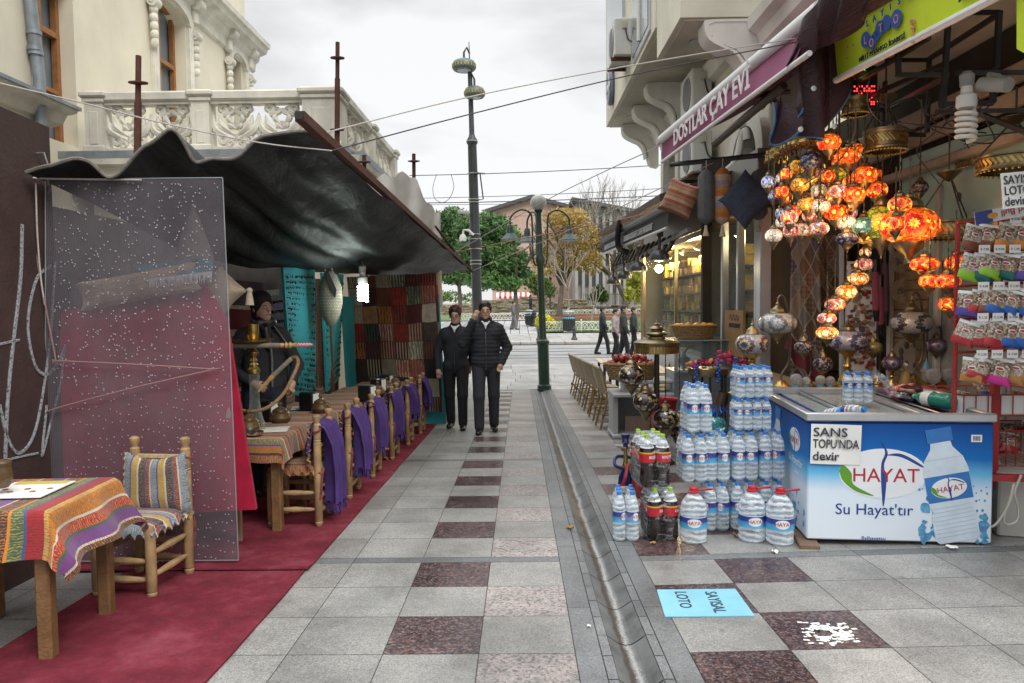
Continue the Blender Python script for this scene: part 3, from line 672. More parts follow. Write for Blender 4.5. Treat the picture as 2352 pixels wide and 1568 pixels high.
def palace():
 X = -7.6; t = T('palace_building', 'ornate cream stone building with carved balcony and arched wooden windows', 'building', (X, 14, G(X, 14)))
 y1 = atx(566, 180, X).y; y0 = 7.0; zb = -1.0; L_ = y1 - y0; H = 13
 def rect(u0, v0, u1, v1, ar): a, c = atx(u0, (v0 + v1)/2, X), atx(u1, (v0 + v1)/2, X); return (a.y - y0, atx((u0 + u1)/2, v1, X).z - zb, c.y - y0, atx((u0 + u1)/2, v0, X).z - zb, ar)
 M = TR(X, y0, zb, rz=pi/2); bz = atx(215, 345, -6.5).z
 hs = [rect(86, -60, 172, 322, 0), rect(358, 5, 428, 300, .28), rect(528, 128, 559, 300, .26)]
 b = B(); holewall(b, L_, H, hs, .42, M); b.box((X - 6, y1 - .2, zb + H/2), (12, .4, H)); b.O('wall', PL, t, True)
 for i, (x0, z0, x1, z1, ar) in enumerate(hs):
  f = B(); w = .09; d = .30
  f.box(((x0 + x1)/2, d, (z0 + z1)/2), (w, .08, z1 - z0), M)
  for x in (x0 + w/2, x1 - w/2): f.box((x, d, (z0 + z1)/2), (w, .1, z1 - z0), M)
  zt = z0 + (z1 - z0)*(.56 if i else .68)
  for z in (z0 + w/2, zt, z1 - w/2): f.box(((x0 + x1)/2, d + .003, z), (x1 - x0, .11, w*1.1), M)
  if not i: f.box(((x0 + x1)/2, d + .003, z0 + (z1 - z0)*.33), (x1 - x0, .1, w*.8), M)
  fo = f.O('window', WOODF, t, True); p = B(); p.box(((x0 + x1)/2, d + .1, (z0 + z1)/2), (x1 - x0, .03, z1 - z0), M); p.O('pane', PANE, fo, True)
  if i:
   s = B(); zt = z1 + .02
   for x in (x0 - .12, x1 + .12): s.box((x, -.04, (z0 + zt)/2 - .1), (.2, .12, zt - z0 - .2), M, bev=.015); s.box((x, -.07, (z0 + zt)/2 - .1), (.1, .1, zt - z0 - .3), M, bev=.01)
   for k in range(14):
    a0, a1 = pi*k/14, pi*(k + 1)/14; xm = (x0 + x1)/2; rx = (x1 - x0)/2
    q = [(xm - r*cos(a), z1 - ar + (ar + r - rx)*sin(a)) for r, a in ((rx, a0), (rx, a1), (rx + .22, a1), (rx + .22, a0))]; s.prism([(p_[0], p_[1]) for p_ in q], .12, M @ TR(0, .0, 0, pi/2))
   s.O('surround', ST, t, True)
   hd = zt + .62
   e = B(); e.box(((x0 + x1)/2, -.04, hd), (x1 - x0 + .9, .2, .14), M, bev=.03); e.box(((x0 + x1)/2, -.02, hd - .13), (x1 - x0 + .75, .14, .08), M); e.box(((x0 + x1)/2, .0, hd - .36), (x1 - x0 + .5, .06, .4), M); e.O('lintel', ST, t, True)
   for x in (x0 - .26, x1 + .26):
    c = B(); m = M @ TR(x, -.1, 0);
    c.box((0, .04, hd - .14), (.3, .3, .1), m, bev=.02)
    c.cyl(m @ V((-.13, -.1, hd - .34)), m @ V((.13, -.1, hd - .34)), .15, n=14); c.cyl(m @ V((-.15, -.1, hd - .34)), m @ V((.15, -.1, hd - .34)), .06, n=10)
    c.box((0, .0, hd - .62), (.2, .2, .4), m, bev=.05); c.cyl(m @ V((-.12, -.04, hd - 1.06)), m @ V((.12, -.04, hd - 1.06)), .11, n=12); c.cyl(m @ V((-.14, -.04, hd - 1.06)), m @ V((.14, -.04, hd - 1.06)), .045, n=8)
    for k in range(5): c.ball((0, -.02, hd - 1.2 - k*.17), (.1 - .01*k, .09, .1), 8, 6, m)
    c.O('console', ST, t, True)
   g = B()
   for k in range(15): g.ball(((x0 + x1)/2 + rng.uniform(-.4, .4), -.06, hd - .38 + rng.uniform(-.14, .14)), (.09, .06, .08), 7, 5, M)
   g.O('carved_garland', ST, t, True)
 zc = atx(584, 72, -7.1).z
 b = B(); pr = [(0, -.75), (.08, -.7), (.1, -.5), (.2, -.42), (.22, -.3), (.42, -.22), (.46, -.1), (.52, -.08), (.54, .04), (0, .12)]; sweep(b, pr, (X, y0, zc), (X, y1 + .5, zc), (1, 0, 0)); b.O('cornice', ST, t, True)
 # nearer wing with a ledge, and the downpipe at its corner
 XN = -7.05; yn = atx(70, 100, XN).y
 b = B(); b.box(((XN + X)/2 - .3, (6.0 + yn)/2, 5), (XN - X + .6, yn - 6.0, 14)); b.O('wing_wall', PL, t, True)
 za = atx(90, 205, -6.6).z; ye = atx(183, 225, -6.7).y
 b = B(); sweep(b, [(0, -.42), (.12, -.4), (.15, -.28), (.3, -.22), (.34, -.08), (.42, -.05), (.44, .02), (0, .1)], (XN - .5, 5.5, za), (XN - .5, ye, za), (1.9, 0, 0)); b.O('ledge', ST, t, True)
 b = B(); sweep(b, [(0, .0), (.455, -.02), (.455, .03), (0, .115)], (XN - .5, 5.5, za + .01), (XN - .5, ye + .02, za + .01), (1.9, 0, 0)); b.O('lead_cover', LEAD, t, True)
 b = B(); q = [atx(u, v, -6.95) for u, v in ((66, -30), (76, 60), (90, 180), (92, 250), (92, 330))]; b.tube(q, .085, 12)
 for u, v in ((78, 75), (80, 112), (82, 122)): p = atx(u, v, -6.95); b.lathe([(.1, -.03), (.1, .03)], 12, TR(*p))
 b.O('downpipe', LEAD, t, True)
 # balcony over the lane
 yb = 12.6; xr = at(790, 300, yb).x; xl = X + .0; yf = atx(912, 400, xr).y
 ztop, zpt, zpb, zb_ = (at(480, v, yb).z for v in (212, 238, 341, 352)); zs = at(480, 368, yb).z
 b = B(); b.box(((xl + xr)/2, (yb + yf)/2, zs - .1), (xr - xl, yf - yb, .3)); b.O('balcony_floor', ST, t, True)
 b = B(); b.box(((xl + xr)/2 - .1, (yb + yf)/2 + .2, (zs - .3 + zb)/2), (xr - xl - .5, yf - yb - .4, zs - .3 - zb)); b.O('lower_wall', PL, t, True)
 pr = [(0, -.55), (.04, -.5), (.06, -.36), (.16, -.3), (.2, -.14), (.3, -.1), (.32, 0), (0, .02)]
 b = B(); sweep(b, pr, (xl, yb, zs), (xr + .3, yb, zs), (0, -1, 0)); sweep(b, pr, (xr, yb - .3, zs), (xr, yf, zs), (1, 0, 0)); b.O('balcony_cornice', ST, t, True)
 b = B(); b.box(((xl + xr)/2, yb - .16, (zs + zb_)/2), (xr - xl + .3, .33, zb_ - zs)); b.box((xr + .16, (yb + yf)/2, (zs + zb_)/2 + .002), (.33, yf - yb, zb_ - zs)); b.O('lead_strip', LEAD, t, True)
 def rail(p, q, n):
  d = (V(q) - V(p)); L2 = d.length; a = math.atan2(d.y, d.x); m = Mx.Translation((p[0], p[1], 0)) @ Mx.Rotation(a, 4, 'Z'); return m, L2
 def post(x, y, w, wd=None):
  b = B(); wd = wd or w; h0 = zb_; b.box((x, y, (h0 + zpt)/2), (w, wd, zpt - h0)); b.box((x, y, h0 + .06), (w + .06, wd + .06, .12), bev=.015); b.box((x, y, zpt + .04), (w + .06, wd + .06, .08), bev=.015); b.box((x, y, (zpt + .08 + ztop)/2), (w + .14, wd + .14, ztop - zpt - .08), bev=.03); b.box((x, y, (h0 + zpt)/2), (w*.5, wd + .02, (zpt - h0)*.66), bev=.01); b.O('balustrade_post', ST, t, True)
 px_ = [at(227, 300, yb).x, at(469, 300, yb).x, at(738, 300, yb).x]; post(px_[0], yb, .3); post(px_[1], yb, .3); post(px_[2] + .06, yb + .02, .62, .5)
 ys_ = [atx(854, 320, xr).y, atx(903, 380, xr).y]; post(xr - .1, ys_[0], .3); post(xr - .1, ys_[1], .34)
 segs = [((px_[0] + .15, yb), (px_[1] - .15, yb), 2), ((px_[1] + .15, yb), (px_[2] - .26, yb), 2), ((xr - .1, yb + .26), (xr - .1, ys_[0] - .15), 3), ((xr - .1, ys_[0] + .15), (xr - .1, ys_[1] - .17), 4)]
 for p, q, n in segs:
  m, L2 = rail(p, q, n); c = B()
  for k in range(n): lace(c, L2/n, zpt - zpb, m @ TR(L2/n*k, 0, zpb))
  c.O('carved_panel', ST, t, True)
  c = B(); c.box((L2/2, 0, (zpt + ztop)/2 + .01), (L2, .3, ztop - zpt - .02), m, bev=.03); c.box((L2/2, 0, zpt), (L2, .2, .05), m); c.box((L2/2, 0, (zpb + zb_)/2), (L2, .24, zpb - zb_), m); c.O('handrail', ST, t, True)
palace()
# ================================================================ left: the stall under the tarpaulin
RUST = mat('rusty_steel', (.10, .04, .026), .8, .25, vs=9, var=.5, bp=.4, bs=80)
def prop(label, u, v0, y, cols, vb=None, du=0):
 p = at(u, v0, y); q = at(u + du, 700, y); base = V((q.x, y, G(q.x, y))); h = p.z - base.z; lx = p.x - q.x
 t = T('scaffold_prop', label, 'scaffold prop', base, group='rusty scaffold props of the stall'); zc = max(.5, h - .55)
 b = B(); b.cyl((0, 0, 0), (lx*zc/h, 0, zc), .042, n=10); b.box((0, 0, .01), (.2, .2, .02)); b.O('outer_tube', RUST, t); b = B(); b.cyl((lx*zc/h, 0, zc), (lx, 0, h), .033, n=10); b.O('inner_tube', RUST, t)
 for v in cols: z = at(u, v, y).z - base.z; B().lathe([(.045, -.02), (.11, -.008), (.11, .008), (.045, .02)], 14, TR(lx*z/h, 0, z, rx=.12)).O('collar', RUST, t)
prop('rusty prop with two collars in front of the left carved panel', 318, 128, 9.0, (190, 372), du=-22)
prop('tallest rusty prop rising before the corner post of the balcony', 775, 97, 11.6, (133, 298), du=-10)
prop('short rusty prop end poking up where black and white tarps meet', 836, 356, 12.0, (372,))
prop('short rusty prop end poking above the white tarp', 950, 353, 13.5, (370,))
def tarpmat(name, col, ro=.28):
 q = N(name); uv = q.co('UV'); co = q.co(); n = q.math('ABSOLUTE', q.math('SUBTRACT', q.noise(q.map(uv, (5, 9, 1)), 2.2, 5, .55, .8), .5)); n2 = q.noise(co, 26, 4); w = q.vor(co, 3.5, 'Distance', 'SMOOTH_F1')
 c = q.mix(1., col, q.ramp(n, [(.0, 1.5), (.2, .8)]), 'MULTIPLY'); h = q.math('ADD', q.math('MULTIPLY', w, .7), q.math('ADD', q.math('MULTIPLY', n2, .04), q.math('MULTIPLY', n, 1.1)))
 return q.done(q.bsdf(c, q.math('ADD', q.math('MULTIPLY', n2, .35), ro - .1), 0, q.bump(h, .5, .03), Specular_IOR_Level=.3))
TARP = tarpmat('black_tarp', (.010, .013, .014), .46); HEM = mat('tarp_hem', (.16, .145, .125), .8, vs=40, var=.4)
def tarp():
 F_ = [at(u, v, y) for u, v, y in ((60, 402, 4.2), (110, 388, 4.2), (160, 366, 4.2), (205, 384, 4.25), (250, 397, 4.3), (300, 368, 4.3), (340, 325, 4.3), (385, 303, 4.3), (425, 332, 4.35), (455, 362, 4.4), (500, 372, 4.4), (545, 352, 4.4), (590, 326, 4.4), (650, 314, 4.4), (715, 308, 4.45))]
 F_ = spline(F_, 60)
 st0, st1 = at(718, 308, 4.45), at(1078, 621, 15.2); Wl = [at(60, 402, 4.2), at(505, 602, 7.6), at(700, 612, 10.5), at(850, 618, 13), at(1000, 624, 15.2)]
 Wl = spline(Wl, 40)
 def fn(u, v):
  f = F_[min(60, int(round(u*60)))]; s = st0.lerp(st1, v); w = Wl[min(40, int(round(v**.75*40)))]
  p = w.lerp(s, u); k = (1 - v)**2.2; q = p.lerp(f + (st1 - st0)*v*u*.0 + V((0, 0, 0)), 0)
  base = w.lerp(s, u)
  e = f - Wl[0].lerp(st0, u)
  fold = .035*sin(u*38 + 1.2*sin(v*5))*(1 - u)*u*3*max(0, 1 - v*.8) + .03*wob(u*9, v*14)
  sag = .33*sin(pi*u)*sin(pi*min(1, v*1.02))**.8
  return base + e*(max(0, 1 - v*3.2)**1.6) + V((0, 0, fold - sag*.75))
 t = T('tarpaulin', 'black tarpaulin roof of the stall with a scalloped front edge', 'tarpaulin', (-2.2, 8, G(-2.2, 8)))
 B().grid(fn, 60, 44, .004).O('canopy', TARP, t, True, sm=60)
 b = B(); b.tube([fn(i/60, 0) for i in range(61)], .011, 6, flat=1); b.O('hem', HEM, t, True)
 b = B(); p, q = at(688, 266, 4.15), at(1064, 604, 14.6)
 d = frame(p, q); l = (q - p).length; b.box((0, 0, l/2), (.055, .055, l), d); b.box((0, 0, -.001), (.04, .04, .012), d, mi=1); o = b.O('ridge_pole', [RUST, mat('tube_hole', (.01, .01, .01))]); tag(o, 'long rusty square tube carrying the lane edge of the tarpaulin', 'pole')
 return fn
TARPF = tarp()
b = B(); a = at(1064, 604, 14.6); q = at(1085, 624, 14.9); b.cyl(a, q, .025); b.cyl(at(1000, 520, 12.6), at(1070, 612, 14.7), .02); o = b.O('pole_end', RUST); tag(o, 'thin rusty rods at the far corner of the black tarpaulin', 'pole')
def whitetarp():
 m = mat('white_tarp', (.62, .60, .56), .7, vs=3, var=.15, bp=.4, bs=6, dirt=.3)
 P = [(845, 400), (900, 405), (945, 402), (985, 470), (1012, 490)]
 top = spline([at(u, v, 12.3 + i*.35) for i, (u, v) in enumerate(P)], 24)
 def fn(u, v):
  p = top[min(24, int(round(u*24)))]; return p + V((.06*sin(u*22)*v, .10*sin(u*17 + 2*v), -v*1.72 - .05*sin(u*30)))
 o = B().grid(fn, 24, 14, .004).O('white_tarp', m, sm=60); tag(o, 'crumpled white tarp hanging at the far end of the stall', 'tarpaulin')
whitetarp()
# wooden hoarding with spray paint
BROWN = mat('brown_board', (.058, .032, .028), .75, vs=3, var=.35, bp=.25, bs=40, dirt=.3)
def hoarding():
 X = -2.82; a, c = atx(-260, 110, X), atx(113, 300, X); t = T('wooden_hoarding', 'dark brown boarding with white spray graffiti at the left edge', 'fence', (X, 3, G(X, 3)))
 z0 = G(X, 4.4) - .02; zt = lambda y: 1.98 + (y - 3.9)*-.015
 za, zc = atx(0, 232, X).z, atx(112, 292, X).z
 b = B(); b.add([(X, a.y, z0), (X, c.y, z0), (X, c.y, zc), (X, a.y, za), (X - .12, a.y, z0), (X - .12, c.y, z0), (X - .12, c.y, zc), (X - .12, a.y, za)], [(0, 1, 2, 3), (7, 6, 5, 4), (1, 5, 6, 2), (3, 2, 6, 7), (0, 3, 7, 4), (0, 4, 5, 1)]); b.O('panel', BROWN, t, True, sm=0)
 q = N('spray_paint'); co = q.co(); mk = q.math('MULTIPLY', q.ramp(q.noise(co, 60, 4, .7), [(.34, .1), (.56, .85)]), 1.0)
 sp = q.done(q.n('MixShader', {0: mk, 1: q.n('BsdfTransparent'), 2: q.bsdf((.42, .44, .48), .9)}))
 g = lambda L_: [atx(u, v, X + .006) for u, v in L_]
 b = B()
 for s_, r in ((((52, 515), (48, 640), (30, 800), (18, 930), (12, 1080)), .028), (((118, 610), (85, 640), (65, 740), (80, 835), (108, 860), (135, 830), (150, 800)), .022), (((128, 600), (118, 760), (100, 900), (78, 1000), (45, 1040), (20, 1010), (0, 930)), .022), (((150, 790), (140, 880), (120, 960), (100, 1040), (98, 1030), (108, 930)), .018), (((0, 1060), (40, 1050), (88, 1040)), .014), (((0, 790), (45, 780)), .016)):
  b.tube(spline(g(s_), 26), r*.46, 8, flat=1);
 b.v = [(min(p[0], X + .0075), p[1], p[2]) for p in b.v]; b.O('graffiti', sp, t, True)
 b = B()
 for u, v in ((92, 410), (84, 352)):
  p = atx(u, v, X + .004); b.tube([p, p + V((.05, -.01, .0)), p + V((.06, 0, -.06)), p + V((.03, .02, -.09))], .006, 6)
 b.O('hook', STEEL, t, True)
hoarding()
# polycarbonate sheet
def polymat():
 q = N('polycarbonate'); co = q.co(); x = q.xyz(co, 0); rib = q.math('ABSOLUTE', q.math('SINE', q.math('MULTIPLY', x, pi/.0105))); n = q.noise(co, 2.2, 5, .6); n2 = q.noise(q.map(co, (1, 1, .3)), 7, 5, .65)
 f = q.math('ADD', q.math('MULTIPLY', rib, .10), q.math('ADD', q.math('MULTIPLY', n, .22), q.math('MULTIPLY', n2, .12)))
 tr = q.n('BsdfTransparent', {0: (.56, .56, .60)}); d = q.bsdf((.36, .33, .37), .3, 0, q.bump(rib, .5, .004), Specular_IOR_Level=.6)
 return q.done(q.n('MixShader', {0: q.math('ADD', f, .005, cl=True), 1: tr, 2: d}))
def sheet():
 y = 4.36; c = [at(u, v, y) for u, v in ((106, 1308), (548, 1306), (511, 408), (104, 412))]
 c[0].z = c[1].z = G(-2, y) + .03
 t = T('plastic_sheet', 'tall translucent ribbed plastic sheet full of small drilled holes', 'plastic sheet', (c[0].x, y, G(-2, y)))
 b = B(); nx = 24
 def fn(u, v): p = c[0].lerp(c[1], u).lerp(c[3].lerp(c[2], u), v); return p + V((0, .025*sin(pi*v)*sin(3*u) , 0))
 b.grid(fn, 16, 16, 0); b.O('panel', polymat(), t, True)
 b = B(); e = [fn(0, v/12) for v in range(13)], [fn(1, v/12) for v in range(13)], [fn(u/12, 1) for u in range(13)], [fn(u/12, 0) for u in range(13)]
 for L_ in e: b.tube(L_, .0035, 5)
 b.O('edge', mat('plastic_edge', (.22, .25, .26), .3), t, True)
 b = B(); n = 0
 def ring(u, v, w=1):
  p = fn(u, v); p.y -= .004; r = .0041*w; b.lathe([(r*1.0, 0), (r*.55, .002)], 7, TR(*p, rx=pi/2 + .3*rng.random()), cap=False)
 while n < 640: ring(.04 + .93*rng.random(), .45 + .54*rng.random()); n += 1
 for row in range(20):
  v = .46 - row*.0225; u = .05 + .2*rng.random()
  while u < .98:
   if rng.random() < .62: ring(u, v - .05*u + .006*sin(u*20 + row) + rng.uniform(-.004, .004), .9)
   u += rng.uniform(.016, .045)
 o = b.O('drilled_holes', mat('hole_rim', (.58, .61, .64), .5), t, True); o['kind'] = 'stuff'
sheet()
def velvet(name, col):
 q = N(name); co = q.co(); n = q.noise(co, 8, 4); c = q.mix(1., col, q.ramp(n, [(.3, .75), (.7, 1.15)]), 'MULTIPLY'); return q.done(q.bsdf(c, .85, 0, q.bump(q.noise(co, 220), .3, .003), Sheen_Weight=.08, Specular_IOR_Level=.2))
VEL = velvet('red_velvet', (.33, .008, .035))
def board():
 y0 = 4.62; P = [at(u, v, y0 + dy) for u, v, dy in ((128, 1194, 0), (587, 1170, 0), (520, 735, .25), (470, 652, .3), (140, 716, .25))]
 n = len(P); d = V((0, .035, 0)); b = B(); b.add(P + [p + d for p in P], [tuple(range(n)), tuple(range(2*n - 1, n - 1, -1))] + [(i, n + i, n + (i + 1) % n, (i + 1) % n) for i in range(n)])
 t = T('display_board', 'red velvet covered board leaning behind the plastic sheet', 'display board', (P[0].x, y0, G(P[0].x, y0))); b.O('velvet_cover', VEL, t, True, sm=0)
 b = B()
 for u, v, s in ((524, 1010, 1), (532, 1100, .8), (522, 960, .6)): p = at(u, v, y0 + .1); p.y = y0 + .02; b.prism([(-.02*s, -.1*s), (.025*s, -.07*s), (.03*s, .05*s), (.0, .11*s), (-.03*s, .03*s)], .012, TR(p.x, y0 + .13 - .0, p.z, pi/2))
 b.O('torn_patch', mat('bare_board', (.42, .36, .28), .9), t, True)
 b = B()
 for u in (200, 560): p = at(u, 1180, y0 + .3); b.box((p.x, y0 + .22, (p.z + 1.0 + G(p.x, y0))/2 - .3), (.03, .03, 1.0), bev=.004)
 b.O('stand_leg', mat('raw_wood', (.24, .16, .09), .8), t, True)
board()
# ---------------------------------------------------------------- cloths
def kilim(name, stripes, sc=1., motif=1., ax=0, ro=.9):
 q = N(name); uv = q.co('UV'); x = q.xyz(uv, ax); y = q.xyz(uv, 1 - ax); tot = sum(s[0] for s in stripes)
 wv = q.math('ADD', x, q.math('MULTIPLY', q.math('SUBTRACT', q.noise(uv, 30, 2), .5), .004)); fx = q.math('FRACT', q.math('MULTIPLY', wv, sc/tot))
 st = []; sm_ = []; a = 0
 for w, c, m in stripes: st.append((a/tot, c)); sm_.append((a/tot, m)); a += w
 c = q.ramp(fx, st, 'CONSTANT'); m = q.ramp(fx, sm_, 'CONSTANT')
 wave = q.n('TexWave', {'Vector': q.map(uv, (1, 1, 1)), 'Scale': 26/motif, 'Distortion': 7, 'Detail': 2, 'Detail Scale': 1.6}, 1, bands_direction='X' if ax else 'Y')
 vv = q.vor(q.map(uv, (1, 1, 1)), 46/motif, 'Distance', 'DISTANCE_TO_EDGE'); k = q.math('MULTIPLY', q.ramp(wave, [(.52, 0.), (.6, 1.)]), q.ramp(vv, [(.06, 1.), (.22, .25)]))
 c = q.mix(q.math('MULTIPLY', k, .62), c, m); th = q.n('TexChecker', {'Vector': uv, 'Scale': 260}, 1); n = q.noise(uv, 5, 4); c = q.mix(1., c, q.ramp(n, [(.3, .72), (.7, 1.12)]), 'MULTIPLY')
 return q.done(q.bsdf(c, ro, 0, q.bump(q.math('ADD', th, q.math('MULTIPLY', k, .8)), .35, .003), Sheen_Weight=.15))
OR, RD, PU, DK, GN, WH, BL, YE = (.55, .20, .02), (.36, .018, .022), (.10, .065, .24), (.05, .03, .028), (.05, .11, .06), (.55, .50, .42), (.05, .085, .22), (.50, .34, .09)
KILIM = kilim('orange_kilim', [(.07, OR, DK), (.012, WH, WH), (.05, RD, YE), (.012, GN, GN), (.055, PU, RD), (.01, WH, RD), (.07, DK, OR), (.012, OR, OR), (.05, GN, YE), (.012, BL, BL), (.07, RD, DK), (.02, YE, RD)])
KILIM2 = kilim('brown_kilim', [(.05, (.20, .05, .035), YE), (.015, DK, DK), (.045, (.42, .17, .03), DK), (.012, PU, PU), (.05, (.12, .11, .06), YE), (.012, WH, RD), (.05, (.16, .035, .035), OR), (.015, OR, OR), (.05, DK, (.3, .12, .05))], 1.0, .8, 1)
KILIM3 = kilim('grey_kilim', [(.05, (.15, .2, .24), WH), (.01, WH, WH), (.035, (.2, .035, .05), YE), (.01, BL, BL), (.045, DK, (.4, .3, .2)), (.014, WH, WH), (.05, YE, (.3, .12, .05)), (.012, (.1, .09, .25), BL)], 1.25, .8)
WOOD = mat('table_wood', (.20, .105, .04), .6, vs=9, var=.4, bp=.3, bs=60, dirt=.4); TURN = mat('turned_wood', (.36, .235, .115), .55, vs=12, var=.35, dirt=.55, bp=.12, bs=90)
ROPEM = mat('rush_rope', (.40, .30, .16), .9, vs=60, var=.4, bp=.5, bs=120)
def drape(lx, ly, hx, hy, wig=.03, seed=0, lift=()):
 def fn(u, v):
  x, y = (u - .5)*lx, (v - .5)*ly; ex, ey = max(0, abs(x) - hx), max(0, abs(y) - hy); sx, sy = (1 if x > 0 else -1), (1 if y > 0 else -1)
  d = max(ex, ey) + .35*min(ex, ey); r = .02
  ox = min(ex, r) + (.16*ex if ex else 0); oy = min(ey, r) + (.16*ey if ey else 0)
  f = wig*min(1, d*5); p = V((sx*(min(abs(x), hx) + ox), sy*(min(abs(y), hy) + oy), -max(0, d - .012)))
  p.x += f*sin(y*17 + seed)*(1 if ex > ey else .3); p.y += f*sin(x*19 + seed*2)*(1 if ey >= ex else .3)
  if lift and d:
   k = min(1, d*4); p.x += lift[0]*k*ex; p.y += lift[1]*k*ex; p.z += lift[2]*k*ex
  return p
 return fn
def make_table(name, label, loc, sx, sy, h, cloth, clab, lx, ly, ax=0, rz=0, seed=0, lift=(), leg=.075, grp=None, cg=None):
 t = T(name, label, 'table', loc, rz, grp); b = B(); b.box((0, 0, h - .015), (sx, sy, .03), bev=.006); b.O('tabletop', WOOD, t)
 b = B(); [b.box((0, s*(sy/2 - leg/2), h - .08), (sx - 2*leg, .03, .1)) for s in (-1, 1)]; [b.box((s*(sx/2 - leg/2), 0, h - .08), (.03, sy - 2*leg, .1)) for s in (-1, 1)]; b.O('apron', WOOD, t)
 for x in (-1, 1):
  for y in (-1, 1): l = B(); l.box((x*(sx/2 - leg/2), y*(sy/2 - leg/2), h/2 - .02), (leg, leg, h - .02), bev=.008); l.O('leg', WOOD, t)
 b = B(); b.grid(drape(lx, ly, sx/2 + .006, sy/2 + .006, .025, seed, lift), 44, 44, .004, uv=(lx, ly)); c = b.O('tablecloth', cloth, sm=60); c.location = V(loc) + V((0, 0, h + .006)); c.rotation_euler[2] = rz
 tag(c, clab, 'tablecloth', cg); return t
CARP = None
def carpetmat():
 q = N('red_carpet'); co = q.co(); n = q.noise(co, 2.6, 7, .72); n2 = q.noise(co, 200, 2); sp = q.noise(co, 22, 5, .75); c = q.ramp(n, [(.3, (.085, .016, .024)), (.5, (.18, .026, .042)), (.72, (.29, .07, .095))])
 c = q.mix(q.ramp(sp, [(.58, 0.), (.68, .75)]), c, (.11, .06, .06)); c = q.mix(q.ramp(n2, [(.35, .35), (.6, 0.)]), c, (.1, .02, .03)); return q.done(q.bsdf(c, .95, 0, q.bump(n2, .7, .006), Specular_IOR_Level=.1))
CARP = carpetmat()
for lb, x0, x1, ya, yb in (('near piece of worn red carpet, running out of the picture under the front table', -2.32, -1.265, 1.0, 4.215), ('longer red carpet under the row of stall tables, with a raised front seam', -3.1, -1.255, 4.225, 10.95)):
 b = B(); b.grid(lambda u, v: (lerp(x0, x1, u) + .006*wob(v*9, 2)*(1 if u > .9 else 0), lerp(ya, yb, v), G(0, lerp(ya, yb, v)) + .012 + (.014*math.exp(-(v/.012)**2) if ya > 4 else 0)), 10, 60, .01); tag(b.O('carpet', CARP, sm=60), lb, 'carpet', 'red carpets of the stall')
# chairs
def post_prof(h, r=.027, back=False):
 p = [(r*.72, 0), (r*.95, .01), (r*1.0, .03), (r*.8, .036), (r*1.02, .045), (r*1.04, h*.45)]
 if back: p += [(r, h - .2), (r*.86, h - .195), (r, h - .185), (r*.86, h - .178), (r, h - .168), (r, h - .07), (r*.7, h - .06), (r*.72, h - .045), (r*1.05, h - .03), (r*1.05, h - .01), (r*.6, h), (0, h)]
 else: p += [(r, h - .03), (r*.7, h - .004), (0, h)]
 return p
def make_chair(name, label, loc, rz, cover, grp, w=.33, d=.34, hs=.40, hb=.80):
 t = T(name, label, 'chair', loc, rz, grp)
 for sy in (-1, 1):
  B().lathe(post_prof(hs + .03), 12, TR(-d/2, sy*w/2)).O('leg', TURN, t); B().lathe(post_prof(hb, .028, True), 12, TR(d/2, sy*w/2)).O('back_post', TURN, t)
 def spin(p, q, z):
  b = B(); a, c = V((p[0], p[1], z)), V((q[0], q[1], z)); l = (c - a).length; b.lathe([(.008, .02), (.014, l*.15), (.021, l*.5), (.014, l*.85), (.008, l - .02)], 9, frame(a, c)); b.O('stretcher', TURN, t)
 for s in (-1, 1):
  for z in (.12, .24): spin((-d/2, s*w/2), (d/2, s*w/2), z)
 for x in (-d/2, d/2):
  for z in (.10, .2): spin((x, -w/2), (x, w/2), z)
 b = B(); b.grid(lambda u, v: ((u - .5)*d, (v - .5)*w, hs - .012*sin(pi*u)*sin(pi*v)), 8, 8, .035); b.O('rush_seat', ROPEM, t)
 b = B(); [b.tube([(d/2, (i/8 - .5)*w, z) for i in range(9)], .02, 8) for z in (hb - .12, hs + .17)]; b.O('back_rail', ROPEM, t)
 def cush(u, v):
  e = max(abs(u - .5), abs(v - .5))*2; r = .02*sin(40*(u + v))*(1 if e > .95 else 0); return V(((u - .5)*(d + .05), (v - .5)*(w + .06), hs + .035*(1 - e**4) + .012 - (.03 if e > .9 else 0) + r))
 B().grid(cush, 18, 18, .01, uv=(.38, .38)).O('seat_cushion', cover, t, sm=60)
 def back(u, v):
  e = max(abs(u - .5), abs(v - .5))*2; r = .014*sin(46*(u + v))*(1 if e > .93 else 0); return V((d/2 - .045 - .03*(1 - e**4) + r, (u - .5)*(w + .05 + .05*(1 - v)), hs + .02 + v*(hb - hs - .10) - .05*(1 - (2*u - 1)**2)*v**4))
 B().grid(back, 18, 18, .012, uv=(.42, .42)).O('back_cushion', cover, t, sm=60)
 b = B()
 for s in (-1, 1):
  b.tube(spline([(d/2 - .02, s*w/2, hb - .09), (d/2 + .03, s*(w/2 + .02), hb - .1), (d/2, s*(w/2 + .035), hb - .12), (d/2 - .03, s*w/2, hb - .11)], 12), .007, 5, closed=True)
  b.tube(spline([(d/2 + .03, s*w/2, hs + .02), (d/2 + .035, s*(w/2 + .02), hs - .06), (d/2 + .02, s*(w/2 + .025), hs - .2)], 10), .008, 5)
 b.O('tie', mat('cloth_tie', (.2, .05, .05), .9, vs=30, var=.6), t); return t
g1 = gnd(330, 1352)
make_chair('wooden_chair', 'small turned wood chair with striped cover before the plastic sheet', (-2.10, 4.02, G(0, 4.0)), R(84), KILIM3, 'turned wooden chairs of the stall', .31, .36, .36, .80)
make_chair('wooden_chair', 'turned wood chair cut off by the left picture edge beside the front table', (-2.52, 2.93, G(0, 2.95)), R(150), KILIM3, 'turned wooden chairs of the stall')
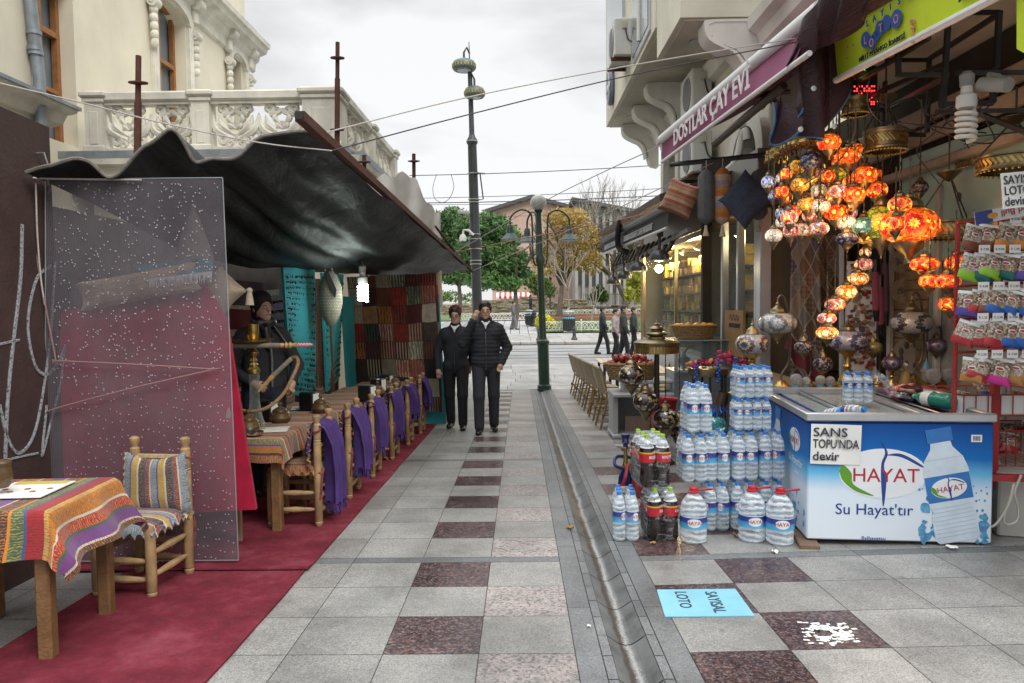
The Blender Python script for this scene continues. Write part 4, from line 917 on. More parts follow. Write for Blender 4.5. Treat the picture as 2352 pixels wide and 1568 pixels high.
make_table('wooden_table', 'square wooden table with thick legs at the lower left', (-2.33, 3.33, G(0, 3.33)), .60, .56, .665, KILIM, 'bright orange and purple striped cloth blowing off the front table', 1.12, 1.0, 0, R(3), 1.3, (.22, .05, .05), .062, 'tables of the stall', 'striped tablecloths')
SHAWL = velvet('purple_fleece', (.06, .032, .145))
ROW = [(5.20, 'nearest'), (6.05, 'second'), (6.92, 'third'), (7.88, 'fourth'), (8.87, 'fifth'), (9.84, 'last')]
def shawl(x, y, z0, L1, L2, w, seed, label):
 def fn(u, v):
  s = (v*(L1 + L2)) - L2; q = (u - .5)*w; amp = .018 + .03*min(1, abs(s)*3)
  f = amp*sin(u*19 + seed) + .014*sin(u*43 + seed*3)
  pin = 1 - .30*min(1, max(0, s)*2.2) + .12*max(0, s - .3); yy = q*pin + .03*sin(seed + s*4)
  ox = (.02 + .05*min(1, max(0, s)*6) + .05*max(0, s)*sin(seed)) if s > 0 else -(.03 + .04*min(1, -s*5))
  return V((ox + f*(1 if s > 0 else .6), yy, z0 - abs(s) + .02 - (.0 if abs(s) > .03 else .01) + .02*sin(u*8 + seed)*(1 if s > .3 else 0)))
 b = B(); b.grid(fn, 40, 30, .008); end = [fn(i/40, 1) for i in range(41)]
 for i in range(0, 40, 2):
  a, c = end[i], end[i + 1]; dz = rng.uniform(.05, .1); sw = V((rng.uniform(-.012, .02), rng.uniform(-.01, .01), -dz)); b.add([a, c, c + sw*.9, a + sw], [(0, 1, 2, 3)])
 o = b.O('purple_shawl', SHAWL, sm=70); o.location = (x, y, 0); tag(o, label, 'shawl', 'purple shawls over the chair backs')
LBL = ['with clear view of the table cloth edge', 'behind', 'in the middle of the row', 'half hidden', 'near the patchwork rug', 'farthest down, at the turquoise board']
for i, (y, w_) in enumerate(ROW):
 z = G(0, y); yc = y + .16
 make_chair('wooden_chair', f'{w_} lane side stall chair under a purple shawl, ' + ('by the red velvet board' if i == 0 else f'counted from the plastic sheet' if i < 5 else 'by the turquoise end board'), (-1.62 + .02*i, yc, z + .012), 0, KILIM2, 'turned wooden chairs of the stall')
 shawl(-1.45 + .02*i, yc, z + .012 + .72, (.60, .50, .44, .46, .36, .34)[i], .22, .40, 1.3*i + .4, ('longest purple shawl, fringe almost on the carpet, on the nearest lane side chair', 'purple shawl on the second chair, one end folded back over the top', 'purple shawl on the third chair, its fringe ending at seat height', 'purple shawl on the fourth chair, squeezed between two neighbours', 'dark purple shawl on the fifth chair, before the patchwork rug', 'small purple shawl on the last chair, beside the turquoise board')[i])
 make_table('wooden_table', f'{w_} small table of the stall row' + (', carrying the water pipe' if i == 0 else f', in front of the {w_} shawl'), (-2.0 + .02*i, yc + .02, z + .012), .64, .62, .655, KILIM2, ('brown and orange striped cloth on the table with the water pipe' if i == 0 else f'striped cloth on the {w_} table of the row behind the water pipe'), .98, .98, 0, 0, i, (), .07, 'tables of the stall', 'striped tablecloths')
for i, (y, lb) in enumerate(((6.9, 'wall side chair wrapped in brown cloth left of the black napkin box'), (8.2, 'wall side chair with carved posts under the hanging cloth bag'), (9.2, 'farther wall side chair before the blue earring board'))):
 make_chair('wooden_chair', lb, (-2.56 + .08*i, y, G(0, y) + .012), pi, KILIM2, 'turned wooden chairs of the stall')
# things on the tables
POTW = mat('sugar_pot_wood', (.10, .06, .025), .25, vs=14, var=.5); BLK = mat('black_plastic', (.012, .012, .014), .3); PAPER = mat('white_paper', (.74, .74, .72), .8, var=.05)
CHR = mat('chrome', (.62, .62, .63), .18, 1.0, var=.1)
def TZ(y): return G(0, y) + .012 + .668
def onrow(u, v, i): y = ROW[i][0] + .18; d = ray(u, v); k = (TZ(y) - CAMZ)/d.z; return V((d.x*k, d.y*k, TZ(d.y*k) if 0 else TZ(y)))
for k, (u, y, lb) in enumerate(((570, 5.22, 'turned brown sugar pot beside the water pipe, partly behind the velvet board'), (643, 5.75, 'turned brown sugar pot with knob lid right of the water pipe'), (737, 6.45, 'brown sugar pot right of the black napkin box'), (868, 8.0, 'brown sugar pot with spired lid between the shawls'), (889, 8.75, 'small brown sugar pot among the farther napkin boxes'), (907, 9.3, 'larger brown sugar pot near the patchwork rug'))):
 p = at(u, 950, y); t = T('sugar_pot', lb, 'pot', (p.x, y, TZ(y)), group='turned wooden sugar pots'); s = 1.0
 B().lathe([(.05, 0), (.075, .02), (.086, .05), (.075, .085), (.055, .1)], 20).O('bowl', POTW, t); B().lathe([(.06, .1), (.056, .112), (.03, .128), (.014, .135), (.012, .145), (.02, .155), (.016, .17), (0, .174)], 16).O('lid', POTW, t)
p = at(4, 1140, 3.3); t = T('sugar_pot', 'brown wooden pot on the front table, cut by the left picture edge', 'pot', (p.x, 3.3, G(0, 3.3) + .708)); B().lathe([(.03, 0), (.045, .02), (.05, .05), (.042, .1)], 16).O('bowl', POTW, t); B().lathe([(.045, .1), (.046, .115), (.03, .125), (0, .13)], 16).O('lid', POTW, t)
for u, y, lb in ((612, 6.0, 'black napkin box behind the glass base of the water pipe'), (709, 6.75, 'black napkin box left of the turned sugar pot'), (842, 7.55, 'black napkin box left of the third shawl'), (868, 8.6, 'white fronted napkin box behind the third shawl'), (888, 9.3, 'farthest black napkin box before the patchwork rug')):
 p = at(u, 900, y); t = T('napkin_box', lb, 'napkin box', (p.x, y, TZ(y)), rz=-.35, group='black napkin boxes on the tables'); b = B(); b.box((0, 0, .085), (.15, .12, .17), bev=.012); b.O('case', BLK, t); b = B(); b.box((.077, 0, .09), (.006, .09, .13)); b.O('napkins', PAPER, t)
for u, y, lb in ((583, 5.14, 'steel ashtray on the corner of the water pipe table'), (650, 5.95, 'steel ashtray right of the second sugar pot'), (745, 6.95, 'steel ashtray behind the first shawl')):
 p = at(u, 980, y); t = T('ashtray', lb, 'ashtray', (p.x, y, TZ(y)), group='steel ashtrays'); B().lathe([(.05, 0), (.06, .005), (.066, .025), (.06, .026), (.05, .01), (0, .01)], 20).O('dish', CHR, t)
def menumat(name, cols):
 q = N(name); uv = q.co('UV'); v = q.vor(q.map(uv, (6, 9, 1)), 1, 'Color', rnd=.3); n = q.xyz(v, 0); return q.done(q.bsdf(q.ramp(n, cols, 'CONSTANT'), .35))
MENU = menumat('menu_print', [(0, (.7, .7, .68)), (.55, (.45, .55, .6)), (.7, (.75, .65, .3)), (.82, (.25, .16, .1)), (.92, (.7, .7, .68))])
for i, (x, y, z, lb) in enumerate(((-1.86, 5.36, TZ(5.36), 'printed menu on the water pipe table'), (-2.0, 6.9, TZ(6.9), 'printed menu on the third table by the shawl'))):
 b = B(); b.add([(-.15, -.1, .006), (.15, -.1, .006), (.15, .1, .006), (-.15, .1, .006), (-.15, -.1, 0), (.15, -.1, 0), (.15, .1, 0), (-.15, .1, 0)], [(0, 1, 2, 3), (0, 4, 5, 1), (1, 5, 6, 2), (2, 6, 7, 3), (3, 7, 4, 0)], [(0, 0), (1, 0), (1, 1), (0, 1)]*2)
 o = b.O('menu', MENU, sm=0); o.location = (x, y, z + .004); o.rotation_euler[2] = .2; tag(o, lb, 'menu', 'printed menus')
def bigmenu():
 t = T('menu_sheet', 'large printed menu sheet with black heading on the front table', 'menu', (-2.37, 3.36, G(0, 3.33) + .679), R(4)); b = B(); b.box((0, 0, .002), (.44, .30, .004)); b.O('sheet', PAPER, t, sm=0)
 b = B(); b.box((-.14, .08, .006), (.15, .12, .003)); b.O('heading', BLK, t); b = B(); b.box((.08, .12, .006), (.24, .05, .003)); b.box((-.14, -.03, .006), (.14, .05, .003)); b.O('photo_strip', mat('ochre_print', (.55, .45, .12), .5), t)
 b = B(); [b.lathe([(.014, .004), (.014, .0065)], 8, TR(-.02 + .05*i, .0 - .05*(i % 2))) for i in range(5)]; o = b.O('food_pictures', mat('brown_print', (.3, .15, .06), .5), t); o['kind'] = 'stuff'
bigmenu()
BRASS = mat('brass', (.48, .33, .11), .28, .9, vs=12, var=.25); ANT = mat('antique_brass', (.26, .21, .12), .36, .9, vs=14, var=.4); GLC = None
def clearglass(name, tint, f=.22, ro=.05, lk=.7):
 q = N(name); lw = q.n('LayerWeight', {'Blend': .35}, 1); co = q.co(); g = q.bsdf(tint, ro, 0, q.bump(q.noise(co, 18, 3), .3, .01), Specular_IOR_Level=.9); tr = q.n('BsdfTransparent', {0: tuple(min(1, .55 + .5*c) for c in tint)})
 return q.done(q.n('MixShader', {0: q.math('ADD', q.math('MULTIPLY', lw, lk), f, cl=True), 1: tr, 2: g}))
GLC = clearglass('pipe_glass', (.42, .47, .42), .10)
def hookah():
 y = 5.42; p = at(587, 1000, y); t = T('water_pipe', 'tall brass water pipe with glass base on the first stall table', 'water pipe', (p.x, y, TZ(y)))
 k = pxm(y); z = lambda v: (1003 - v)*k
 B().lathe([(.055, 0), (.075, .01), (.078, .025), (.07, .05), (.055, .085), (.036, z(935)), (.034, z(895)), (.04, z(880)), (.04, z(868))], 24).O('glass_base', GLC, t)
 pr = [(.042, z(872)), (.046, z(866)), (.046, z(858)), (.03, z(850)), (.026, z(842)), (.018, z(830)), (.022, z(820)), (.034, z(812)), (.034, z(806)), (.014, z(798)), (.016, z(792)), (.030, z(784)), (.036, z(780)), (.030, z(776)), (.015, z(766)), (.013, z(760)), (.024, z(752)), (.028, z(748)), (.018, z(740)), (.012, z(730)), (.014, z(800 - 90))]
 pr = [(a, z(872) + (c - z(872))*1.0) for a, c in pr]
 pr = [(.042, z(872)), (.047, z(864)), (.046, z(856)), (.030, z(848)), (.034, z(842)), (.022, z(832)), (.030, z(826)), (.018, z(818)), (.032, z(866 - 54)), (.040, z(836 - 30)), (.030, z(800)), (.017, z(892 - 98)), (.03, z(786)), (.036, z(782)), (.02, z(774)), (.014, z(768)), (.014, z(806 - 10))]
 zs = [872, 864, 857, 851, 847, 842, 838, 834, 830, 826, 818, 812, 806, 828 - 26, 799, 797]
 rs = [.042, .047, .046, .03, .033, .022, .03, .018, .022, .036, .04, .022, .016, .026, .018, .014]
 vv = [872, 866, 858, 850, 843, 836, 880 - 51, 822, 815, 909 - 100, 805, 802, 800, 799, 798, 797]
 vmap = lambda q_: 1003 - (1003 - q_)
 prof_ = [(r, z(872 - (872 - 797)*i/15)) for i, r in enumerate(rs)]
 B().lathe(prof_, 20).O('stem', BRASS, t)
 B().lathe([(.012, z(800)), (.12, z(799)), (.15, z(794)), (.152, z(793)), (.12, z(797)), (.012, z(796))], 28).O('tray', BRASS, t)
 B().lathe([(.035, z(795)), (.045, z(790)), (.046, z(760)), (.048, z(758)), (.042, z(758)), (.04, z(788))], 20, cap=False).O('bowl_cover', BRASS, t)
 hs = mat('hose', (.26, .16, .07), .7, vs=90, var=.5); pt = [at(u, v, yy) - V((p.x, y, TZ(y))) for u, v, yy in ((540, 938, 5.3), (575, 945, 5.25), (615, 935, 5.25), (650, 905, 5.3), (672, 865, 5.35), (684, 835, 5.4), (680, 820, 5.42), (668, 822, 5.42))]
 b = B(); sp = spline(pt, 90); b.tube(sp, .013, 8)
 for q_ in sp[::1]: pass
 b.O('hose', hs, t)
 gp = mat('pipe_handle', (.24, .23, .17), .6, vs=30, var=.3); wd = mat('pale_turned_wood', (.50, .32, .12), .4, vs=10); rp = lambda u, v: at(u, v, 5.36) - V((p.x, y, TZ(y)))
 b = B(); a, c = rp(668, 824), rp(628, 862); b.tube([a, a.lerp(c, .5), c], .017, 10); a, c = rp(520, 794), rp(640, 793); b.tube([a, c], .02, 12); b.O('handle', gp, t)
 b = B(); a, c = rp(628, 862), rp(588, 905); b.lathe([(.017, 0), (.02, .02), (.014, .05), (.016, .08), (.008, .16)], 10, frame(a, c)); a, c = rp(640, 793), rp(684, 792); b.lathe([(.012, 0), (.02, .02), (.014, .04), (.024, .055), (.014, .07), (.024, .085), (.014, .1), (.018, .13)], 12, frame(a, c)); b.O('mouthpiece', wd, t)
 q = N('candy_tip'); uv = q.co('UV'); s_ = q.n('TexWave', {'Vector': q.map(uv, (1, 1, 1), ro=(0, 0, .8)), 'Scale': 2.4}, 1); tip = q.done(q.bsdf(q.ramp(s_, [(.4, (.6, .02, .05)), (.6, (.8, .55, .6))]), .15))
 b = B(); a, c = rp(684, 792), rp(718, 791); b.lathe([(.014, 0), (.015, .02), (.013, .08), (.008, .105), (0, .108)], 12, frame(a, c)); b.O('tip', tip, t)
hookah()
# wall of the stall: boards, rugs, bag, cushions
TURQ = mat('turquoise_board', (.035, .34, .41), .7, vs=5, var=.12); NAVY = mat('navy_board', (.018, .02, .05), .8)
def earboard(label, P, colm, n, grp, cards=0):
 a, c, d, e = P
 t = T('earring_board', label, 'display board', (a.x, a.y, G(a.x, a.y)), group=grp); th = (c - a).cross(e - a).normalized()*.03
 b = B(); b.add([a, c, d, e] + [p - th for p in (a, c, d, e)], [(0, 1, 2, 3), (7, 6, 5, 4), (0, 4, 5, 1), (1, 5, 6, 2), (2, 6, 7, 3), (3, 7, 4, 0)]); b.O('panel', colm, t, True, sm=0)
 b = B(); rows = int(n); f = lambda u, v: a.lerp(c, u).lerp(e.lerp(d, u), v) + th*.25
 b2 = B()
 for r in range(rows):
  v = .05 + .92*r/rows; b2.tube([f(.02, v + .02), f(.5, v + .012), f(.98, v + .02)], .0025, 4)
  u = .05
  while u < .96:
   if rng.random() < .85:
    p = f(u, v + .012); l = rng.uniform(.018, .05); w = rng.uniform(.006, .014); m = frame(p, p + th); b.add([p + V((0, 0, 0)), p + V((w, 0, -l*.6)), p + V((0, 0, -l)) + th*.15, p + V((-w, 0, -l*.6)), p + th*.2 + V((0, 0, -l*.6))], [(0, 4, 1), (1, 4, 2), (2, 4, 3), (3, 4, 0)], None, 0, None, .05 + .95*rng.random())
   u += rng.uniform(.02, .05)
 o = b.O('earrings', EARM, t, True, sm=0); o['kind'] = 'stuff'; b2.O('thread', CABLE, t, True)
 if cards:
  b = B(); [b.box(f(.15 + .16*i, .965), (.05, .01, .06)) for i in range(cards)]; o = b.O('card', mat('card', (.6, .57, .48), .8), t, True); o['kind'] = 'stuff'
q = N('earrings'); r_ = q.n('Attribute', out='Fac', attribute_name='rnd', attribute_type='GEOMETRY'); EARM = q.done(q.bsdf(q.ramp(r_, [(0, (.03, .025, .02)), (.35, (.12, .07, .04)), (.55, (.30, .12, .06)), (.7, (.35, .3, .2)), (.85, (.05, .12, .12)), (1, (.6, .5, .4))], 'CONSTANT'), .3, .5))
earboard('dark blue board with rows of earrings behind the man', [at(616, 935, 7.75), at(660, 925, 8.3), at(648, 660, 8.3), at(602, 664, 7.75)], NAVY, 11, 'earring boards', 4)
earboard('wide turquoise board hung with many rows of dangling earrings', [at(671, 905, 8.4), at(726, 918, 9.1), at(723, 616, 9.1), at(650, 614, 8.4)], TURQ, 22, 'earring boards')
earboard('narrow turquoise earring board half covered by the cloth bag', [at(752, 900, 9.3), at(779, 870, 10.0), at(789, 630, 10.0), at(740, 626, 9.3)], TURQ, 18, 'earring boards')
def slab(name, label, P, m, cat, grp=None, th=.03, uvs=None):
 d = (P[1] - P[0]).cross(P[3] - P[0]).normalized()*th; b = B(); b.add(P + [p - d for p in P], [(0, 1, 2, 3), (7, 6, 5, 4), (0, 4, 5, 1), (1, 5, 6, 2), (2, 6, 7, 3), (3, 7, 4, 0)], (uvs or [(0, 0), (1, 0), (1, 1), (0, 1)])*2); return tag(b.O(name, m, sm=0), label, cat, grp)
slab('blue_board', 'plain turquoise board leaning beside the patchwork rug', [at(800, 915, 10.4), at(818, 908, 10.75), at(812, 682, 10.75), at(786, 680, 10.4)], TURQ, 'display board')
slab('blue_board', 'tall turquoise end board behind the patchwork rug', [at(800, 966, 11.0), at(1025, 974, 11.0), at(1008, 676, 11.0), at(800, 676, 11.0)], TURQ, 'display board')
def rugcloth(name, label, P, m, cat, uv=(1, 1), rip=.03, grp=None, n=24):
 a, c, d, e = P; nn = (c - a).cross(e - a).normalized()
 b = B(); b.grid(lambda u, v: a.lerp(c, u).lerp(e.lerp(d, u), v) + nn*(rip*sin(u*14 + 2*v)*(1 - v*.7)), n, n, .008, uv=uv); return tag(b.O(name, m, sm=70), label, cat, grp)
def patchmat():
 q = N('patchwork_rug'); uv = q.co('UV'); g = q.map(uv, (6, 7.5, 1)); jit = q.n('VectorMath', {0: g, 1: q.n('VectorMath', {0: q.noise(uv, 3, 2, out=1), 1: (.3, .3, 0)}, operation='MULTIPLY')}, operation='ADD')
 fl = q.n('VectorMath', {0: jit}, operation='FLOOR'); wn = q.n('TexWhiteNoise', {'Vector': fl}, 'Color', noise_dimensions='3D'); r1, r2, r3 = (q.xyz(wn, i) for i in range(3))
 base = q.ramp(r1, [(0, (.022, .018, .018)), (.2, (.10, .02, .022)), (.36, (.045, .03, .025)), (.48, (.26, .2, .14)), (.6, (.16, .05, .025)), (.7, (.42, .36, .27)), (.82, (.06, .03, .05)), (.9, (.2, .03, .02))], 'CONSTANT')
 alt = q.ramp(r2, [(0, (.35, .28, .2)), (.3, (.03, .025, .03)), (.55, (.3, .04, .03)), (.75, (.4, .16, .04)), (.88, (.05, .07, .05))], 'CONSTANT')
 x = q.xyz(uv, 0); stripe = q.math('FRACT', q.math('ADD', q.math('MULTIPLY', x, 31), q.math('MULTIPLY', r3, 3))); mot = q.n('TexWave', {'Vector': uv, 'Scale': 9, 'Distortion': 12, 'Detail': 3}, 1)
 k = q.math('MULTIPLY', q.ramp(stripe, [(.58, 0.), (.62, 1.)]), q.math('GREATER_THAN', r3, .35)); k2 = q.math('MULTIPLY', q.ramp(mot, [(.6, 0.), (.68, .7)]), q.math('GREATER_THAN', r2, .45))
 c = q.mix(q.math('MAXIMUM', k, k2), base, alt); fr = q.n('VectorMath', {0: jit}, operation='FRACTION'); sx, sy = q.xyz(fr, 0), q.xyz(fr, 1)
 seam = q.math('MINIMUM', q.math('MINIMUM', sx, q.math('SUBTRACT', 1., sx)), q.math('MINIMUM', sy, q.math('SUBTRACT', 1., sy))); c = q.mix(q.ramp(seam, [(.012, .7), (.035, 0.)]), c, (.03, .02, .018))
 c = q.mix(1., c, q.ramp(q.noise(uv, 7, 5, .7), [(.3, .5), (.7, 1.15)]), 'MULTIPLY'); return q.done(q.bsdf(c, .95, 0, q.bump(q.noise(uv, 180), .4, .004)))
PATCH = patchmat()
rugcloth('patchwork_rug', 'big patchwork kilim of brown, black and red pieces at the stall end', [at(826, 940, 10.9), at(1016, 946, 10.85), at(1004, 627, 10.85), at(796, 636, 10.9)], PATCH, 'rug', rip=.015)
rugcloth('kilim_rug', 'dark red and black kilim hanging behind the man in the beanie', [at(500, 1010, 7.0), at(620, 1000, 7.5), at(612, 650, 7.5), at(500, 640, 7.0)], kilim('zigzag_kilim', [(.10, DK, (.4, .34, .24)), (.03, WH, DK), (.10, (.16, .015, .025), DK), (.02, WH, DK), (.12, (.04, .05, .08), (.2, .03, .04)), (.03, GN, WH)], .55, 2.2, 1), 'rug', (1, 1.4))
rugcloth('striped_kilim', 'long brown and red striped kilim between the two turquoise boards', [at(722, 945, 9.2), at(764, 930, 9.5), at(758, 640, 9.5), at(722, 640, 9.2)], kilim('brown_stripes', [(.05, (.13, .06, .035), DK), (.02, (.22, .13, .07), DK), (.03, (.12, .03, .03), DK), (.01, (.3, .2, .1), DK)], 1.4, 2.5), 'rug', (1, 2), .05)
def stallwall():
 b = B(); m = mat('stall_back', (.07, .06, .055), .9, vs=3, var=.5)
 b.box((-3.25, 7.75, .85), (.06, 6.9, 2.5)); o = b.O('stall_wall', m); tag(o, 'dark boarded rear wall of the stall behind the goods', 'wall')
stallwall()
def pillow(name, label, c, w, h, th, m, rz=0, ry=0, rx=0, cat='cushion', grp=None, tassel=None, dia=False):
 t = T(name, label, cat, c, 0, grp); t.rotation_euler = (rx, ry, rz)
 def side(s):
  def fn(u, v):
   x, z = (u - .5), (v - .5); e = max(abs(x), abs(z))*2; k = (1 - e**2.6); pin = 1 - .10*(1 - min(1, abs(abs(x) - abs(z))*3))*0 - .06*(1 - (2*max(abs(x), abs(z)) - 0)**6) * 0
   sx = x*w*(1 - .10*(1 - (2*abs(z))**2)*(1 if abs(x) > .45 else abs(x)*2.0)); sz = z*h*(1 - .10*(1 - (2*abs(x))**2)*(abs(z)*2)); return V((sx*s, -s*th*k**.6 if k > 0 else 0, sz))
  return fn
 b = B(); b.grid(side(1), 16, 16, 0); b.grid(side(-1), 16, 16, 0)
 if dia: b.v = [tuple(Mx.Rotation(pi/4, 3, 'Y') @ V(p)) for p in b.v]
 b.O('cover', m, t, sm=60)
 if tassel:
  x, z = tassel; b = B(); b.ball((x, 0, z), .022, 10, 8); b.lathe([(.03, -.1), (.024, -.05), (.016, -.01)], 10, TR(x, 0, z)); b.O('tassel', mat('cream_tassel', (.55, .46, .34), .9, vs=60), t)
 return t
BEIGE = mat('beige_weave', (.48, .40, .29), .9, vs=30, var=.2, bp=.4, bs=120)
p = at(508, 668, 5.1); pillow('cushion', 'beige woven cushion with a tassel hanging right of the plastic sheet', p, .26, .26, .08, BEIGE, tassel=(.195, .0), dia=True)
def clothgoods():
 p = at(318, 658, 4.85); t = pillow('bolster', 'long beige printed bolster behind the plastic sheet', p, .84, .2, .06, kilim('beige_print', [(.12, (.62, .47, .28), (.16, .05, .06)), (.03, (.5, .42, .3), RD)], 1.2, 3), ry=-.17)
 P = [at(345, 640, 4.8), at(490, 622, 4.8), at(488, 590, 4.9), at(300, 608, 4.9)]; o = rugcloth('fringed_scarf', 'turquoise printed scarf with white fringe behind the plastic sheet', P, kilim('turquoise_print', [(.2, (.02, .22, .30), (.35, .33, .16)), (.05, (.05, .3, .36), (.02, .1, .15))], 1, 3), 'scarf', rip=.01)
 b = B(); k = 60
 for i in range(k):
  q_ = P[0].lerp(P[1], i/k) + V((0, -.02, 0)); b.add([q_, q_ + V((.009, 0, 0)), q_ + V((rng.uniform(-.004, .012), 0, -rng.uniform(.06, .085)))], [(0, 1, 2)])
 b.O('fringe', mat('white_fringe', (.7, .69, .68), .9), o, True)
 p = at(447, 600, 5.2); t = T('cone_hat', 'pale pointed felt hat behind the plastic sheet', 'hat', p); B().lathe([(.135, 0), (.1, .12), (.05, .28), (.012, .37), (0, .375)], 20).O('crown', mat('felt', (.5, .42, .34), .9), t)
 B().ball((0, 0, .385), .02).O('pompom', BEIGE, t)
clothgoods()
def bag():
 p = at(758, 655, 8.9); t = T('cloth_bag', 'embroidered black and white cloth bag hanging on the earring board', 'bag', p, .3); k = pxm(8.9)
 m = kilim('embroidery', [(.05, (.40, .36, .27), (.03, .03, .03)), (.012, (.03, .03, .03), WH), (.07, (.45, .4, .3), (.04, .035, .03)), (.01, (.02, .02, .03), WH)], 2.6, 2, 1)
 B().lathe([(.0, -.50), (.05, -.47), (.11, -.36), (.145, -.2), (.135, -.02), (.09, .1), (.04, .17)], 18, Mx.Scale(.55, 4, (0, 1, 0))).O('pouch', m, t); b = B(); b.tube(spline([(-.06, 0, .12), (-.05, -.01, .3), (-.02, 0, .42), (.0, 0, .3), (.06, 0, .0)], 20), .012, 6); b.O('strap', m, t)
 b = B(); b.prism([(-.05, .1), (-.02, .16), (.07, -.06), (.05, -.16), (.02, -.1)], .01, TR(0, -.085, 0, pi/2)); b.O('opening', BLK, t)
bag()
def bulb(name, label, u, v, y, lit, vt, s=1., grp=None):
 p = at(u, v, y); t = T(name, label, 'light bulb', p, group=grp)
 if lit:
  q = N('lit_tube'); em = q.done(q.n('Emission', {0: (.85, 1, .94), 1: 9.}))
 else: em = mat('unlit_tube', (.75, .74, .68), .35, var=.05)
 b = B(); b.tube([(.045*s*cos(a*.9) , .045*s*sin(a*.9), s*(.075 - a*.0045)) for a in np.linspace(0, 36, 130)], .0118*s, 6); b.O('spiral_tube', em, t)
 wp = mat('bulb_base', (.70, .69, .66), .4, var=.05); l = bpy.data.lights.new('bulb_light', 'POINT') if lit else None
 if lit: l.energy = 5; l.color = (.85, 1, .93); l.shadow_soft_size = .1; lo = bpy.data.objects.new('bulb_light', l); C.objects.link(lo); lo.location = p + V((0, -.16, -.1)); lo['kind'] = 'helper'
 B().lathe([(.045*s, .085*s), (.052*s, .1*s), (.05*s, .15*s), (.03*s, .165*s), (.028*s, .21*s)], 16).O('base', wp, t)
 b = B(); b.lathe([(.034*s, .2*s), (.038*s, .26*s), (.02*s, .28*s)], 14); zt = at(u, vt, y).z - p.z; b.tube([(0, 0, .27*s), (.01, 0, zt*.6), (0, 0, zt)], .006, 5); b.O('socket', mat('grey_socket', (.3, .3, .29), .6), t)
bulb('energy_bulb', 'lit white energy saving bulb hanging before the patchwork rug', 833, 672, 8.9, True, 600, 1.2)
# ropes on the left
wire('rope', 'white cord from the top left corner to the tarpaulin pole', [at(-40, 182, 3.4), at(185, 235, 3.8), at(385, 285, 4.1), at(600, 328, 4.3), at(762, 346, 4.5)], .0045, ROPE, 'rope', 'cords tied to the stall')
wire('rope', 'upper cord from the pole end to the magenta awning', [at(745, 305, 4.6), at(1080, 222, 5.0), at(1450, 150, 5.3), at(1826, 88, 5.4)], .0042, ROPE, 'rope', 'cords tied to the stall')
wire('rope', 'lower dark cord from the pole towards the magenta awning', [at(762, 346, 4.6), at(1080, 262, 5.0), at(1450, 172, 5.3), at(1830, 96, 5.42)], .0042, CABLE, 'rope', 'cords tied to the stall')
wire('rope', 'doubled cord from the tarpaulin corner up to the magenta awning tip', [at(1040, 582, 13.8), at(1250, 462, 12), at(1400, 388, 10.6), at(1524, 330, 9.2), at(1770, 196, 6.6)], .007, ROPE, 'rope', 'cords tied to the stall')
wire('rope', 'pink cord from the tarpaulin corner to the hanging cushions', [at(1045, 579, 13.8), at(1280, 532, 12), at(1450, 498, 10), at(1620, 452, 8.6)], .007, mat('pink_rope', (.42, .2, .16), .9), 'rope', 'cords tied to the stall')
wire('rope', 'thin cord from the tarpaulin tip to the cushion rail', [at(1084, 622, 14.9), at(1280, 540, 12.5), at(1500, 440, 9.6), at(1640, 372, 8.4)], .006, ROPE, 'rope', 'cords tied to the stall')
wire('rope', 'speckled cord along the top edge of the plastic sheet', [at(-20, 396, 4.0), at(40, 404, 4.25), at(110, 410, 4.33), at(325, 413, 4.34)], .006, ROPE, 'rope', 'cords tied to the stall')
wire('rope', 'red and white cord zigzagging down the plastic sheet', [at(40, 408, 4.25), at(70, 520, 4.3), at(104, 700, 4.33), at(128, 824, 4.33), at(132, 828, 4.33), at(300, 836, 4.34), at(480, 847, 4.34), at(486, 849, 4.34), at(300, 892, 4.34), at(108, 944, 4.33), at(102, 960, 4.33)], .005, mat('red_rope', (.3, .16, .16), .9, vs=200, var=.5), 'rope', 'cords tied to the stall')
wire('rope', 'second short cord hanging down beside the plastic sheet', [at(82, 420, 4.28), at(86, 540, 4.3), at(94, 640, 4.32), at(103, 700, 4.33)], .005, ROPE, 'rope', 'cords tied to the stall')
